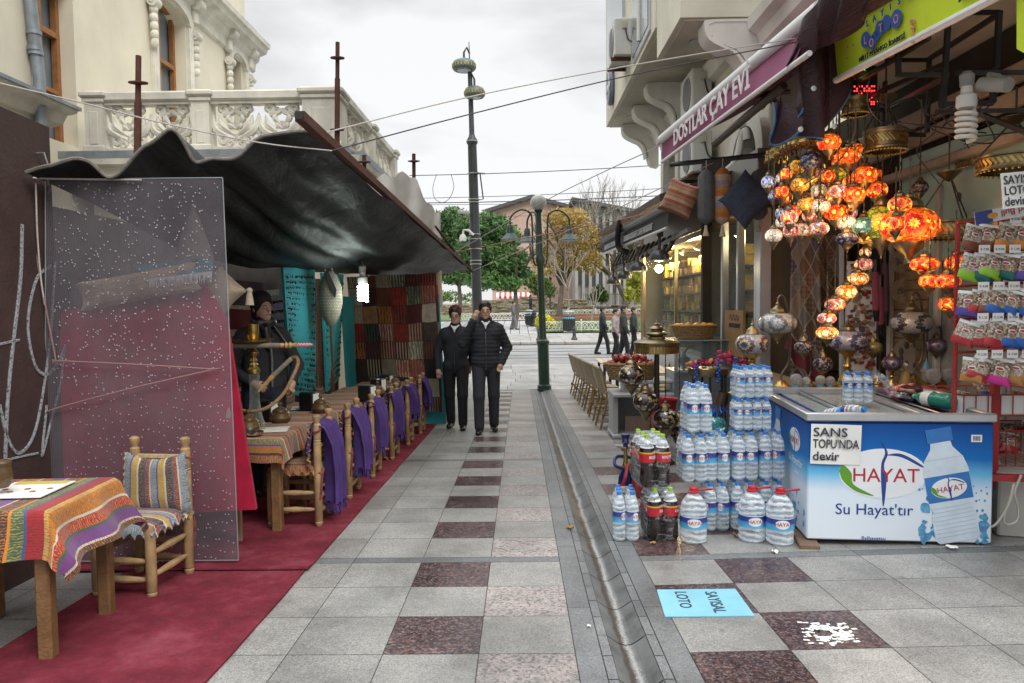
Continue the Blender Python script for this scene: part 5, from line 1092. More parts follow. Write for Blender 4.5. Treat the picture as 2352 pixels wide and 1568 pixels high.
# ================================================================ right: the house with the bay
def PM(o, x, y):
 x, y = V(x).normalized(), V(y); y = (y - x*x.dot(y)).normalized(); z = x.cross(y); return Mx(((x.x, y.x, z.x, o[0]), (x.y, y.y, z.y, o[1]), (x.z, y.z, z.z, o[2]), (0, 0, 0, 1)))
CR2 = mat('pale_render', (.68, .66, .55), .85, vs=1.1, var=.16, dirt=.35, bp=.15, bs=50); TRIM = mat('white_trim', (.72, .71, .66), .8, vs=2, var=.16, dirt=.35)
SOF = mat('soffit', (.58, .55, .45), .85, vs=1.2, var=.2, dirt=.4); ALU = mat('aluminium', (.48, .50, .52), .35, .7, var=.1); DKM = mat('dark_metal', (.05, .052, .055), .4, .5, var=.3)
def house():
 X = 2.98; yf = atx(1518, 420, X).y; t = T('corner_house', 'cream corner house with a bracketed bay, arched windows and air conditioners', 'building', (X, 12, G(X, 12)))
 zb = 2.42; H = 12; M = TR(X, yf, zb, rz=-pi/2)
 def rect(u0, v0, u1, v1, ar): a, c = atx(u0, v0, X), atx(u1, v0, X); return (yf - a.y, atx((u0 + u1)/2, v1, X).z - zb, yf - c.y, atx((u0 + u1)/2, v0, X).z - zb, ar)
 hs = [rect(1534, 340, 1562, 480, .3), rect(1698, 290, 1754, 470, .42)]
 b = B(); holewall(b, yf - 7.6, H, hs, .3, M); b.box((X + .15, 5.3, 3.42 + H/2), (.3, 4.6, H)); b.box((X + .5, 5.3, 3.44), (.9, 4.6, .06)); b.box((X + 3, yf - .15, zb + H/2), (6, .3, H)); b.O('wall', CR2, t, True)
 for x0, z0, x1, z1, ar in hs:
  w = B(); w.box(((x0 + x1)/2, .22, (z0 + z1)/2), (x1 - x0, .05, z1 - z0), M); wo = w.O('window', mat('fan_window', (.07, .08, .09), .25), t, True); g = B(); xm = (x0 + x1)/2
  for k in range(7): a = pi*k/6; g.tube([M @ V((xm, .16, z1 - ar - .1)), M @ V((xm - cos(a)*.6, .16, z1 - ar - .1 + sin(a)*.6))], .016, 5)
  for r in (.25, .5): g.tube([M @ V((xm - cos(pi*k/12)*r*(x1 - x0)*.9, .15, z1 - ar - .1 + sin(pi*k/12)*r*(x1 - x0)*.9)) for k in range(13)], .014, 5)
  g.O('grille', DKM, wo, True)
  s = B()
  for k in range(16):
   a0, a1 = pi*k/16, pi*(k + 1)/16; rx = (x1 - x0)/2; q = [(xm - r*cos(a), z1 - ar + (ar + r - rx)*sin(a)) for r, a in ((rx, a0), (rx, a1), (rx + .26, a1), (rx + .26, a0))]; s.prism(q, .1, M @ TR(0, 0, 0, pi/2))
  for x in (x0 - .13, x1 + .13): s.box((x, -.05, (z0 + z1 - ar)/2), (.26, .1, z1 - ar - z0), M)
  s.box((xm, -.07, z1 + .2), (.24, .14, .42), M, bev=.02); s.O('surround', TRIM, t, True)
 # bay in two steps
 XB = 1.92; y0, y1, y2 = atx(1392, 292, XB).y, atx(1505, 132, XB).y, atx(1562, 40, XB + .02).y; z1 = atx(1392, 292, XB).z; z2 = atx(1562, 40, XB + .02).z
 for nm, a, c, z, x in (('bay', y1, y0, z1, XB), ('bay', y2, y1 - .002, z2, XB + .02)):
  b = B(); b.box(((x + X)/2, (a + c)/2, z + 4), (X - x, c - a, 8)); o = b.O(nm, CR2, t, True); b = B(); b.box(((x + X)/2 + .02, (a + c)/2, z - .012), (X - x - .1, c - a - .1, .02)); b.O('soffit', SOF, o, True)
  b = B(); n = 3 if a == y1 else 1
  for i in range(n): b.lathe([(.14 if i % 2 == 0 else .07, 0), (.14 if i % 2 == 0 else .07, .02)], 18, TR((x + X)/2 - .1, lerp(a, c, (i + .5)/n), z - .042))
  b.O('downlight', ALU, o, True)
 for yy, zt in ((y0 - .25, z1), (y0 - 1.75, z1), (y0 - 3.2, z1), (y2 + .15, z2)):
  pr = spline([(0, 0), (.62, 0), (.70, -.06), (.66, -.2), (.5, -.3), (.36, -.36), (.26, -.5), (.22, -.68), (.16, -.85), (.0, -.9)], 26); b = B(); b.prism([(p.x, p.y) for p in pr], .3, PM((X, yy - .15, zt - .03), (-1, 0, 0), (0, 0, 1))); b.O('corbel', TRIM, t, True, sm=50)
  b = B(); b.prism([(p.x + .02, p.y) for p in spline([(.02, .0), (.66, .0), (.735, -.06), (.695, -.22), (.52, -.33), (.39, -.39), (.29, -.52), (.25, -.7)], 20)] + [(q[0] + .0, q[1]) for q in ((.24, -.7), (.27, -.5), (.37, -.37), (.51, -.305), (.67, -.2), (.7, -.06), (.63, -.03), (.04, -.03))], .32, PM((X, yy - .16, zt - .03), (-1, 0, 0), (0, 0, 1))); b.O('corbel_edge', TRIM, t, True, sm=50)
 b = B(); sweep(b, [(0, -.32), (.1, -.28), (.14, -.16), (.24, -.1), (.26, .02), (0, .04)], (X, 4, z2 - .06), (X, y2 - .01, z2 - .06), (-1, 0, 0)); b.O('cornice', TRIM, t, True)
 b = B(); sweep(b, [(0, -.5), (.12, -.47), (.14, -.36), (.2, -.3), (0, -.27)], (X, y2 + .3, z1), (X, y0, z1), (-1, 0, 0)); b.O('string_course', TRIM, t, True)
 for v0, v1, a in ((-40, 95, 1396), (-60, 70, 1455)):
  w = B(); pa = atx(a, v0, XB); pc = atx(a + 40, v1, XB); w.box((XB + .0, (pa.y + pc.y)/2, (pa.z + pc.z)/2 + .5), (.06, abs(pa.y - pc.y), abs(pa.z - pc.z) + 1), bev=.01); wo = w.O('window', ALU, t, True); g = B(); g.box((XB - .02, (pa.y + pc.y)/2, (pa.z + pc.z)/2 + .5), (.04, abs(pa.y - pc.y) - .16, abs(pa.z - pc.z) + .8)); g.O('pane', PANE, wo, True)
 b = B(); q = atx(1468, -30, XB - .04); b.tube([q, (XB - .04, q.y, z1 + .2)], .045, 10); b.O('downpipe', TRIM, t, True)
 b = B(); p = atx(1402, 201, XB - .05); b.lathe([(0, -.04), (.25, -.04), (.27, 0), (.25, .05), (0, .05)], 28, TR(*p) @ Mx.Rotation(-pi/2, 4, 'Y') @ Mx.Scale(1.35, 4, (1, 0, 0))); o = b.O('round_sign', mat('slate_blue', (.16, .18, .25), .4), None); tag(o, 'oval blue grey sign with white lettering on the bay wall', 'sign'); o.matrix_parent_inverse = Mx.Identity(4)
 b = B(); m = PM((p.x - .06, p.y, p.z), (0, -1, 0), (0, 0, 1)); b.text('GRAND', .17, m @ TR(0, -.07, 0, rz=0), .008); b.lathe([(.235, 0), (.235, .012), (.222, .012), (.222, 0)], 28, m @ Mx.Scale(1.35, 4, (0, 1, 0)), cap=False); b.O('lettering', WHITE, o)
house()
def aircon(label, u, v, X, w=.82, h=.62, d=.30, y=None, yaw=0):
 p = atx(u, v, X); t = T('air_conditioner', label, 'air conditioner', p, group='air conditioners on the house wall'); w_ = mat('aircon_shell', (.60, .61, .58), .5, vs=3, var=.1, dirt=.25)
 b = B(); b.box((0, w/2, h/2), (d, w, h), bev=.02); b.O('case', w_, t)
 B().lathe([(.26, 0), (.24, -.015), (.05, -.02), (0, -.02)], 24, TR(-d/2 - .002, w*.42, h*.48, ry=pi/2)).O('fan_grille', mat('fan_dark', (.10, .10, .10), .5), t)
 b = B(); [b.lathe([(r, -.003), (r, .003)], 24, TR(-d/2 - .012, w*.42, h*.48, ry=-pi/2)) for r in (.06, .11, .16, .21, .25)]; b.O('fan_ring', w_, t)
 b = B(); b.box((.02, -.012, h*.8), (.09, .03, .14), bev=.01); b.O('valve_cover', mat('aircon_beige', (.48, .46, .36), .5), t)
 b = B(); b.tube(spline([(.03, -.02, h*.72), (.08, -.03, h*.4), (.16, -.02, h*.35), (d/2 + .05, .05, h*.5)], 14), .012, 6); b.O('cable', CABLE, t)
 b = B(); [b.box((.05, s*w, -.03), (d + .18, .05, .05)) for s in (.15, .85)]; b.O('bracket', RUST, t)
 return t
aircon('white air conditioner with coiled cables high on the bay front', 1431, 126, 1.78)
aircon('white air conditioner below the bay between the corbels', 1612, 250, 2.78)
aircon('lowest air conditioner, above the hanging cushions, with a rusty fan', 1612, 395, 2.72)
b = B(); b.tube(spline([atx(1660, 400, 2.7), atx(1690, 370, 2.8), atx(1702, 320, 2.85), atx(1712, 300, 2.88), atx(1716, 320, 2.9)], 20), .05, 10); tag(b.O('conduit', TRIM), 'white lagged pipe curving up beside the lowest air conditioner', 'pipe')
def bullet(label, u, v, y, s=1., rz=.5, m=None):
 p = at(u, v, y); t = T('security_camera', label, 'security camera', p, rz); m = m or mat('cam_dark', (.07, .07, .07), .4); b = B(); b.cyl((0, -.13*s, -.04*s), (0, .1*s, .03*s), .055*s, n=14); b.O('housing', m, t)
 B().lathe([(.052*s, 0), (.03*s, .004), (0, .004)], 14, frame((0, -.131*s, -.0405*s), (0, -.2*s, -.06*s))).O('lens_ring', mat('led_ring', (.35, .33, .3), .4), t); b = B(); b.tube([(0, .03*s, .05*s), (.05*s, .08*s, .1*s), (.25*s, .1*s, .1*s)], .022*s, 7); b.O('arm', m, t)
bullet('dark bullet camera on the house wall under the magenta awning', 1745, 236, 6.6, 1.0, -.3)
bullet('pale bullet camera with a ring of diodes under the lime awning', 2280, 194, 4.6, .8, .3, mat('cam_pale', (.42, .42, .38), .5))
# ---------------------------------------------------------------- awnings
def clothmat(name, col, ro=.75): return mat(name, col, ro, vs=2.2, var=.16, bp=.12, bs=8)
MAG = clothmat('magenta_canvas', (.22, .05, .115)); LIME = clothmat('lime_canvas', (.52, .66, .02)); MAR = tarpmat('maroon_vinyl', (.028, .011, .016), .34); INK = mat('dark_ink', (.03, .035, .05), .6); TUBEW = mat('white_tube', (.70, .71, .72), .35, var=.05)
def valance(P, n=30, m=40, rip=.012):
 a, c, d, e = P
 return lambda u, v: a.lerp(c, u).lerp(e.lerp(d, u), v) + V((rip*sin(u*n)*(1 - v), 0, 0))
def dostlar():
 a, c, d, e = at(1520, 372, 8.9), at(1826, 146, 5.25), at(1864, 48, 5.25), at(1520, 328, 8.9); t = T('awning', 'faded magenta awning with white lettering and white roller tube', 'awning', (a.x, 7, G(2, 7)), group='shop awnings')
 B().grid(valance((a, c, d, e)), 40, 6, .004).O('valance', MAG, t, True)
 b = B(); ex = (c - a)*.06; b.tube([e + V((0, 0, .04)), d + ex*.6 + V((0, 0, .04))], .055, 12); b.O('roller_tube', TUBEW, t, True); b = B(); b.tube([a, c + ex], .02, 10); b.O('front_bar', TUBEW, t, True)
 b = B(); w = V((2.98 - a.x, 0, .55)); w2 = V((2.98 - c.x, 0, .55)); b.grid(lambda u, v: e.lerp(d, u).lerp(e.lerp(d, u) + w.lerp(w2, u), v) - V((0, 0, .08*sin(pi*v))), 20, 8, .004); b.O('canopy', MAG, t, True)
 b = B(); up = e - a; m = PM(a + V((-.02, 0, 0)), c - a, up); L_ = (c - a).length; b.text('DOSTLAR ÇAY EVİ', .24, m @ TR(L_*.48, .06, .012), .004, off=.012, sx=1.12); b.O('lettering', mat('white_letters', (.72, .68, .70), .7), t, True)
 b = B(); b.tube([at(1640, 330, 6.9), at(1800, 196, 5.9)], .035, 8); b.tube([at(1716, 270, 6.6), at(1760, 215, 6.2), (2.95, 7.0, 2.6)], .03, 8); b.O('folding_arm', mat('arm_brown', (.09, .07, .06), .5), t, True)
dostlar()
def drapes():
 t = T('folded_awning', 'bunched maroon vinyl sheet with blue trim hanging from the awning end', 'awning', (2.0, 5.3, G(2, 5.3))); BT = mat('blue_trim', (.05, .14, .26), .6)
 def hang(top, bot, n, amp, ph=0, th=.004):
  T_, B_ = spline(top, 40), spline(bot, 40)
  return lambda u, v: T_[min(40, int(round(u*40)))].lerp(B_[min(40, int(round(u*40)))], v) + V((amp*sin(u*n + ph + 2*v)*.5*(.3 + v), -amp*sin(u*n + ph + 1.5*v)*(.35 + v) - amp*.6*sin(pi*v), 0))
 f = hang([at(1812, 150, 5.35), at(1840, 120, 5.45), at(1880, 100, 5.6), at(1940, 92, 5.75)], [at(1822, 255, 5.4), at(1850, 312, 5.45), at(1895, 316, 5.6), at(1936, 200, 5.75)], 13, .06)
 B().grid(f, 40, 26, .004).O('hanging_fold', MAR, t, True, sm=70); b = B(); b.tube([f(i/40, 1) for i in range(41)], .007, 5); b.O('trim', BT, t, True)
 f = hang([at(1772, 238, 5.5), at(1800, 232, 5.5), at(1832, 250, 5.4)], [at(1766, 312, 5.5), at(1795, 330, 5.45), at(1832, 292, 5.4)], 6, .04, 1)
 B().grid(f, 20, 14, .004).O('side_flap', MAR, t, True, sm=70); b = B(); b.tube([f(0, i/14) for i in range(15)], .016, 6, flat=.5); b.tube([f(i/20, 1) for i in range(21)], .009, 5); b.O('trim', BT, t, True)
 f = hang([at(1835, 60, 5.3), at(1880, 0, 5.0), at(1950, -60, 4.6), at(2050, -90, 4.2)], [at(1815, 150, 5.3), at(1880, 110, 5.2), at(1935, 88, 5.0), at(2040, 0, 4.5)], 22, .05, 2)
 B().grid(f, 40, 16, .004).O('upper_fold', MAR, t, True, sm=70)
 b = B(); [b.lathe([(.018, 0), (.018, .004), (.008, .006)], 12, TR(*at(u, v, 5.05), rx=pi/2)) for u, v in ((1868, 203), (1915, 290), (1838, 297))]; b.O('eyelet', STEEL, t, True)
drapes()
def lotto():
 X = 2.36; yf, yn = atx(1923, 178, 2.36).y, 3.0; a = V((X, yf, atx(1923, 178, X).z)); c = a + (at(2263, 0, 3.9) - a)*1.6; up = V((-.03, 0, .30)); e, d = a + up, c + up; zb = a.z
 t = T('awning', 'lime green lottery awning with blue lettering and aluminium roller', 'awning', (X, 4.2, G(X, 4.2)), group='shop awnings')
 B().grid(valance((a, c, d, e), 12, 40, .008), 30, 6, .004).O('valance', LIME, t, True)
 b = B(); b.tube([a + V((-.0, .03, -.012)), c - V((0, 0, .012))], .024, 10); b.O('front_bar', TUBEW, t, True); b = B(); b.tube([e + V((.02, .03, .07)), d + V((.02, 0, .07))], .075, 14); b.O('roller_tube', ALU, t, True)
 cf = clothmat('canopy_lining', (.42, .38, .43)); b = B(); b.grid(lambda u, v: (lerp(lerp(a.x, c.x, u), 3.62, v), lerp(yf, yn, u), lerp(lerp(e.z, d.z, u) + .05, e.z + .50, v) - .06*sin(pi*v)), 20, 10, .004); b.O('canopy', cf, t, True)
 m = PM(a + V((-.014, 0, 0)), c - a, up); BLU = mat('blue_print', (.03, .10, .36), .6); RDP = mat('salmon_print', (.62, .27, .2), .6); b = B()
 tx = lambda s, x, y, sz, mm, rz=0, off=.004, sx=1.: mm.text(s, sz, m @ TR(x, y, .004, rz=rz), .003, off=off, sx=sx)
 for i, ch in enumerate('SAYISAL'): tx(ch, .50 + .10*i, .215 + .004*i, .058, b)
 for x, y, r in ((.47, .14, .052), (.55, .10, .045), (.66, .155, .05), (.74, .165, .05), (.86, .155, .056), (.60, .12, .04)): b.lathe([(r, 0), (r, .003)], 20, m @ TR(x, y, .002) @ Mx.Scale(1.15, 4, (1, 0, 0)))
 for x, y in ((.22, .16), (.30, .15), (.2, .09)): b.lathe([(.006, 0), (.006, .004)], 8, m @ TR(x, y, .003))
 b.O('blue_lettering', BLU, t, True); b = B(); [tx(ch, x, y, .075, b, off=.006) for ch, x, y in (('L', .47, .112), ('O', .55, .073), ('T', .675, .13), ('O', .86, .13))]; tx('6/49', 1.06, .03, .075, b, pi/2 - .1, sx=1.1); b.O('red_lettering', RDP, t, True)
 b = B(); tx('MİLLİ PİYANGO İDARESİ', .66, .018, .042, b, sx=1.2); tx('MİLLİ PİYANGO', 1.75, .05, .06, b, sx=1.2); tx('MİLLİ PİYANGO', 2.4, .05, .06, b, sx=1.2); b.lathe([(.05, 0), (.05, .003)], 18, m @ TR(1.35, .22, .002)); b.O('dark_lettering', INK, t, True)
lotto()
p = at(2351, 110, 3.6); slab('awning', 'end of a second lime awning at the right picture edge', [at(2334, 112, 3.7), at(2400, 150, 3.5), at(2400, -60, 3.5), at(2334, -60, 3.7)], LIME, 'awning', 'shop awnings', .03)
def frame_():
 t = T('steel_frame', 'dark welded steel frame under the lime awning', 'frame', (3, 5.2, G(3, 5.2))); k = lambda x, y, Y: at(1787.5 + x*.26, y*.26, Y)
 b = B()
 for x0, y0, x1, y1, a, c in ((1040, 660, 1500, 660, 5.3, 5.0), (1500, 160, 1450, 960, 5.0, 5.0), (1950, 100, 1920, 600, 4.8, 4.8), (1620, 110, 1960, 110, 5.0, 4.8), (950, 530, 1330, 530, 6.3, 6.0), (1330, 520, 1950, 120, 6.0, 4.8), (640, 760, 1330, 330, 6.4, 4.9), (940, 720, 920, 1180, 6.3, 6.3), (1330, 530, 1310, 1170, 6.0, 6.0), (620, 970, 1000, 970, 6.4, 6.3), (770, 860, 1480, 560, 6.2, 5.1), (1000, 940, 1480, 680, 6.3, 5.0), (1390, 990, 2300, 970, 5.4, 4.8), (1760, 1000, 2300, 1210, 5.2, 4.4), (1560, 640, 2300, 640, 5.0, 4.5), (1050, 320, 1060, 670, 5.3, 5.3), (1450, 920, 1900, 910, 5.0, 4.9), (1900, 620, 1890, 910, 4.8, 4.8), (760, 1190, 1300, 1190, 6.5, 6.2)): b.tube([k(x0, y0, a), k(x1, y1, c)], .021, 4)
 b.O('bars', DKM, t, True, sm=0)
 b = B(); rr = random.Random(3)
 for i in range(16):
  x, y, a = rr.uniform(620, 2000), rr.uniform(600, 1000), rr.uniform(4.9, 6.3); p0 = k(x, y, a); b.tube(spline([p0, p0 + V((rr.uniform(-.1, .1), rr.uniform(-.2, .2), -.2)), p0 + V((rr.uniform(-.3, .3), rr.uniform(-.3, .3), rr.uniform(-.5, -.1))), p0 + V((rr.uniform(-.4, .4), rr.uniform(-.3, .3), rr.uniform(-.6, .1)))], 14), .005, 5)
 o = b.O('loose_wiring', CABLE, t, True); o['kind'] = 'stuff'
frame_()
bulb('energy_bulb', 'large unlit spiral energy bulb hanging under the lime awning', 2218, 285, 4.7, False, 185, 1.15)
def led():
 t = T('led_sign', 'black sign with red and green glowing dots behind the maroon sheet', 'sign', at(1982, 200, 6.2)); b = B(); b.box((0, 0, 0), (.22, .04, .34), bev=.01); b.O('case', BLK, t)
 for nm, col, L_ in (('green_dots', (.02, 1, .15), [(i, j) for j in range(4, 9) for i in range(5) if (i*3 + j*5) % 4 != 1]), ('red_dots', (1, .03, .03), [(i, j) for j in range(-8, 1) for i in range(9) if (i*i + j*3) % 5 not in (1, 2)])):
  q = N(nm); e = q.done(q.n('Emission', {0: col, 1: 3.}));
  b = B(); [b.lathe([(.0075, 0), (.004, .003)], 6, TR(-.08 + i*.02, -.021, j*.018, pi/2)) for i, j in L_]; o = b.O(nm, e, t); o['kind'] = 'stuff'
led()
# ---------------------------------------------------------------- shop fronts
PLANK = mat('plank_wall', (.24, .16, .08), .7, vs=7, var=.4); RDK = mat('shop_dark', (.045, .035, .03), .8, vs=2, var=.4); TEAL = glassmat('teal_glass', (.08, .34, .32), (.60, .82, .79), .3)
def lampshop():
 t = T('lamp_shop', 'open fronted lamp shop with plank wall, teal glass and pale fascia', 'shop', (3.6, 7, G(3.6, 7))); X = 3.62; z0 = G(X, 6)
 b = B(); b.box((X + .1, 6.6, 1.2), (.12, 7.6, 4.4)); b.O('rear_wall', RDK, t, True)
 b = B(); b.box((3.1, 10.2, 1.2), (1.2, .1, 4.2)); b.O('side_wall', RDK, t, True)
 b = B(); ya, yb = 4.0, 7.05
 for i in range(16): b.box((X - .012, 6.86, .35 + i*.09), (.05, .62, .086), bev=.004)
 b.O('plank_wall', PLANK, t, True); b = B(); b.box((X - .02, 5.2, 1.0), (.03, 2.66, 1.5)); b.O('display_glass', glassmat('grey_glass', (.10, .12, .115), (.40, .43, .41), .25), t, True)
 b = B(); z1, z2 = at(2351, 300, 5.2).z, at(2351, 560, 5.2).z; b.box((X - .03, 5.4, (z1 + z2)/2 + .05), (.03, 3.2, z1 - z2 + .2)); b.O('glass_panel', TEAL, t, True)
 b = B(); b.box((X - .12, 5.6, z1 - .02), (.1, 3.8, .07), bev=.01); b.box((X - .14, 6.3, z1 + .24), (.06, 5.2, .12), bev=.01); b.box((X - .12, 6.3, z1 + .42), (.05, 5.2, .14), bev=.01); b.O('fascia_board', mat('dirty_board', (.40, .36, .31), .8, vs=4, var=.25, dirt=.4), t, True)
 b = B(); [b.box((X - .06, y, 1.25), (.05, .06, 2.2), bev=.01) for y in (7.15, 6.35, 5.5)]; b.O('door_post', mat('grey_post', (.45, .44, .4), .5), t, True)
lampshop()
MARB = mat('marble_block', (.50, .48, .44), .5, vs=1.6, var=.2, dirt=.35)
def block():
 a = gnd(2290, 1232); c = at(2290, 1085, a.y); t = T('marble_block', 'pale marble block beside the freezer, under the red rack', 'block', a); b = B(); b.box((.75, .5, (c.z - a.z)/2), (1.5, 1.0, c.z - a.z), TR(rz=-.3), bev=.012); b.O('slab', MARB, t)
 b = B(); m = [at(u, v, a.y - .15) - a for u, v in ((2268, 1212), (2290, 1200), (2320, 1150), (2328, 1110), (2318, 1150), (2305, 1190), (2312, 1205), (2335, 1195), (2338, 1165), (2330, 1130), (2345, 1090))]; b.tube(spline(m, 40), .008, 6); tag(b.O('power_cable', mat('cream_cable', (.5, .48, .42), .6), None), 'cream power cable looped in front of the marble block', 'cable').location = a
block()
def cafe():
 X = 2.62; ya, yb = atx(1479, 700, X).y, atx(1662, 700, X).y; z0 = G(1, 14) + .02; zt = atx(1479, 590, X).z; t = T('sweet_shop', 'glazed sweet shop front with dark frame and stainless steel door', 'shop', (X, 12, G(X, 12))); L_ = ya - yb
 gm = clearglass('shop_glass', (.62, .66, .62), .015, .02, .13)
 b = B(); b.box((X, (ya + yb)/2, (.65 + zt)/2), (.015, L_, zt - .65)); b.box((X + .5, ya, (.65 + zt)/2), (1.0, .015, zt - .65)); b.O('glazing', gm, t, True)
 b = B(); [b.box((X, y, (z0 + zt)/2), (.05, .05, zt - z0)) for y in (ya, lerp(ya, yb, .52), yb)]; b.box((X, (ya + yb)/2, zt + .04), (.06, L_, .08)); b.box((X, (ya + yb)/2, .62), (.06, L_, .06)); b.O('mullion', mat('gold_steel', (.30, .24, .14), .3, .8), t, True)
 b = B(); b.box((X + .02, (ya + yb)/2, (z0 + .59)/2), (.06, L_, .59 - z0)); b.O('plinth', ALU, t, True)
 b = B(); b.box((X + .12, (ya + 8.2)/2, zt + .42), (.25, ya - 8.2, .62)); b.O('fascia', mat('brushed_fascia', (.20, .18, .155), .4, .6, var=.2), t, True)
 b = B(); b.box((X + 1.45, (ya + yb)/2, 1.2), (.06, L_ + 3, 3.4)); b.box((X + .75, ya + .4, 1.2), (1.5, .06, 3.4)); b.box((X + .75, (ya + yb)/2, zt + .13), (1.5, L_ + 3, .06)); b.box((X + .75, (ya + yb)/2, z0 + .02), (1.4, L_ + 3, .04)); b.box((X + .75, 8.3, 1.2), (1.5, .06, 3.0)); b.O('interior_wall', mat('shop_interior', (.26, .20, .12), .7, vs=1), t, True)
 ds = [atx(u, 700, X).y for u in (1664, 1700, 1742, 1752)]
 b = B(); [b.box((X, y, (z0 + zt)/2 + .02), (.09, .07, zt - z0 + .1), bev=.01) for y in ds[:3]]; b.box((X - .01, ds[3] - .04, (z0 + zt)/2), (.12, .16, zt - z0 + .1), bev=.01); b.O('door_frame', ALU, t, True)
 b = B(); b.box((X + .02, (ds[0] + ds[2])/2, (z0 + zt)/2), (.012, ds[0] - ds[2], zt - z0)); b.O('door_glass', gm, t, True)
 sh = B(); zs = [.72, .98, 1.22, 1.52, 1.85]
 for z in zs: sh.box((X + .55, (ya + yb)/2 - .1, z), (.5, L_ - .3, .025))
 for y in (ya - .2, lerp(ya, yb, .5), yb + .15): sh.box((X + .8, y, 1.3), (.03, .03, 1.4))
 for z in (.6, 1.1, 1.5, 1.9): sh.box((X + .7, (ds[0] + ds[2])/2, z), (.6, ds[0] - ds[2] - .1, .025))
 sh.O('shelf', mat('shelf_dark', (.05, .04, .03), .4), t, True)
 GOLD = mat('gold_tin', (.55, .36, .07), .3, .5, vs=30, var=.3, rnd=.3); CART = mat('yellow_box', (.62, .44, .05), .5, vs=20, var=.3, rnd=.3); RDB = mat('red_bag', (.5, .06, .05), .4, rnd=.3); GRB = mat('green_box', (.30, .42, .08), .5, rnd=.4); BRN = mat('brown_box', (.30, .18, .08), .6, rnd=.3)
 protos = []
 for nm, m, f in (('gift_tin', GOLD, lambda b: b.lathe([(.075, 0), (.078, .01), (.078, .12), (.082, .125), (.082, .145), (.07, .15)], 16)), ('sweet_box', CART, lambda b: b.box((0, 0, .07), (.16, .18, .14), bev=.008)), ('sweet_box', BRN, lambda b: b.box((0, 0, .06), (.2, .2, .12), bev=.01)), ('tea_box', GRB, lambda b: b.box((0, 0, .09), (.1, .08, .18), bev=.006)), ('nut_bag', RDB, lambda b: b.box((0, 0, .1), (.14, .09, .2), bev=.04))):
  b = B(); f(b); o = b.O(nm, m); b = B(); b.box((-.082 if nm != 'tea_box' else -.052, 0, .07), (.004, .07, .05)); b.O('printed_label', mat('cream_label', (.6, .52, .36), .6), o); protos.append(o)
 lab = {0: 'round gold sweet tin on the sweet shop shelves', 1: 'yellow sweet box stacked on the sweet shop shelves', 2: 'brown gift box stacked on the sweet shop shelves', 3: 'green tea box on the sweet shop shelves', 4: 'red bag of nuts on the sweet shop shelves'}; used = set(); rr = random.Random(5)
 for zi, z in enumerate(zs):
  y = ya - .3
  while y > yb + .2:
   k = rr.choice((1, 1, 0, 2) if zi in (0, 3, 4) else (2, 4, 3, 1)); hh = .15 if k == 0 else (.14, .14, .12, .18, .2)[k]
   for lv in range(2 if k in (1, 2) and zi != 1 else 1):
    if k == 3 and lv: continue
    loc = (X + .42 + rr.uniform(-.03, .03), y, z + .0135 + lv*(hh + .001))
    o = protos[k] if k not in used else dup(protos[k]); used.add(k); o.location = loc; o.rotation_euler[2] = rr.uniform(-.2, .2); tag(o, lab[k], 'gift box' if k != 4 else 'bag', {0: 'gold tins', 1: 'yellow sweet boxes', 2: 'brown gift boxes', 3: 'green tea boxes', 4: 'red nut bags'}[k] + ' in the sweet shop')
   y -= rr.uniform(.2, .27)
 for i, (z, k) in enumerate(((1.1, 1), (1.1, 2), (1.5, 2), (1.9, 0), (.6, 2), (1.5, 0))):
  o = dup(protos[k], (X + .62, lerp(ds[0], ds[2], .25 + .22*(i % 3)), z + .0135)); tag(o, ('cream crate on the door side shelf of the sweet shop', 'brown box beside the cream crate behind the door', 'brown box on the shelf under the tins by the door', 'gold tin on the highest shelf by the steel door', 'low brown box behind the door glass', 'single tin beside the brown box by the door')[i], 'gift box'); o.scale = (1.4, 1.4, 1.4)
 q = N('warm_spot'); em = q.done(q.n('Emission', {0: (1, .72, .35), 1: 14.}))
 for i in range(6):
  y = lerp(ya - .3, yb + .2, i/5); s = T('spot_lamp', f'{("farthest", "second", "third", "fourth", "fifth", "nearest")[i]} glowing spot lamp under the sweet shop ceiling, counted from the road', 'lamp', (X + .25, y, zt - .06), group='warm spot lamps in the sweet shop')
  B().lathe([(.05, -.05), (.055, 0), (.03, .06), (.0, .07)], 12, TR(ry=.5)).O('housing', mat('spot_body', (.3, .28, .25), .4, .5), s); B().lathe([(.045, -.052), (0, -.053)], 12, TR(ry=.5)).O('lens', em, s)
 for y, e in ((lerp(ya, yb, .2), 75), (lerp(ya, yb, .55), 75), (lerp(ya, yb, .88), 75), ((ds[0] + ds[2])/2, 10)):
  l = bpy.data.lights.new('shop_lamp', 'POINT'); l.energy = e; l.color = (1, .75, .42); l.shadow_soft_size = .12; o = bpy.data.objects.new('shop_lamp', l); C.objects.link(o); o.location = (X + .3, y, zt - .14); o['kind'] = 'helper'
 wc = slab('crate_panel', 'plain wooden crate end with dark printing by the sweet shop door', [atx(1664, 812, X - .05), atx(1706, 822, X - .05), atx(1706, 712, X - .05), atx(1664, 712, X - .05)], mat('crate_wood', (.34, .20, .09), .7, vs=5), 'crate')
 b = B(); m = PM(atx(1686, 752, X - .056), (0, -1, 0), (0, 0, 1)); b.text('RESTAURANT', .075, m, .002); [b.box((.02*i - .2, .12 + .03*sin(i), .001), (.015, .02, .002), m) for i in range(20)]; b.O('print', INK, wc)
cafe()
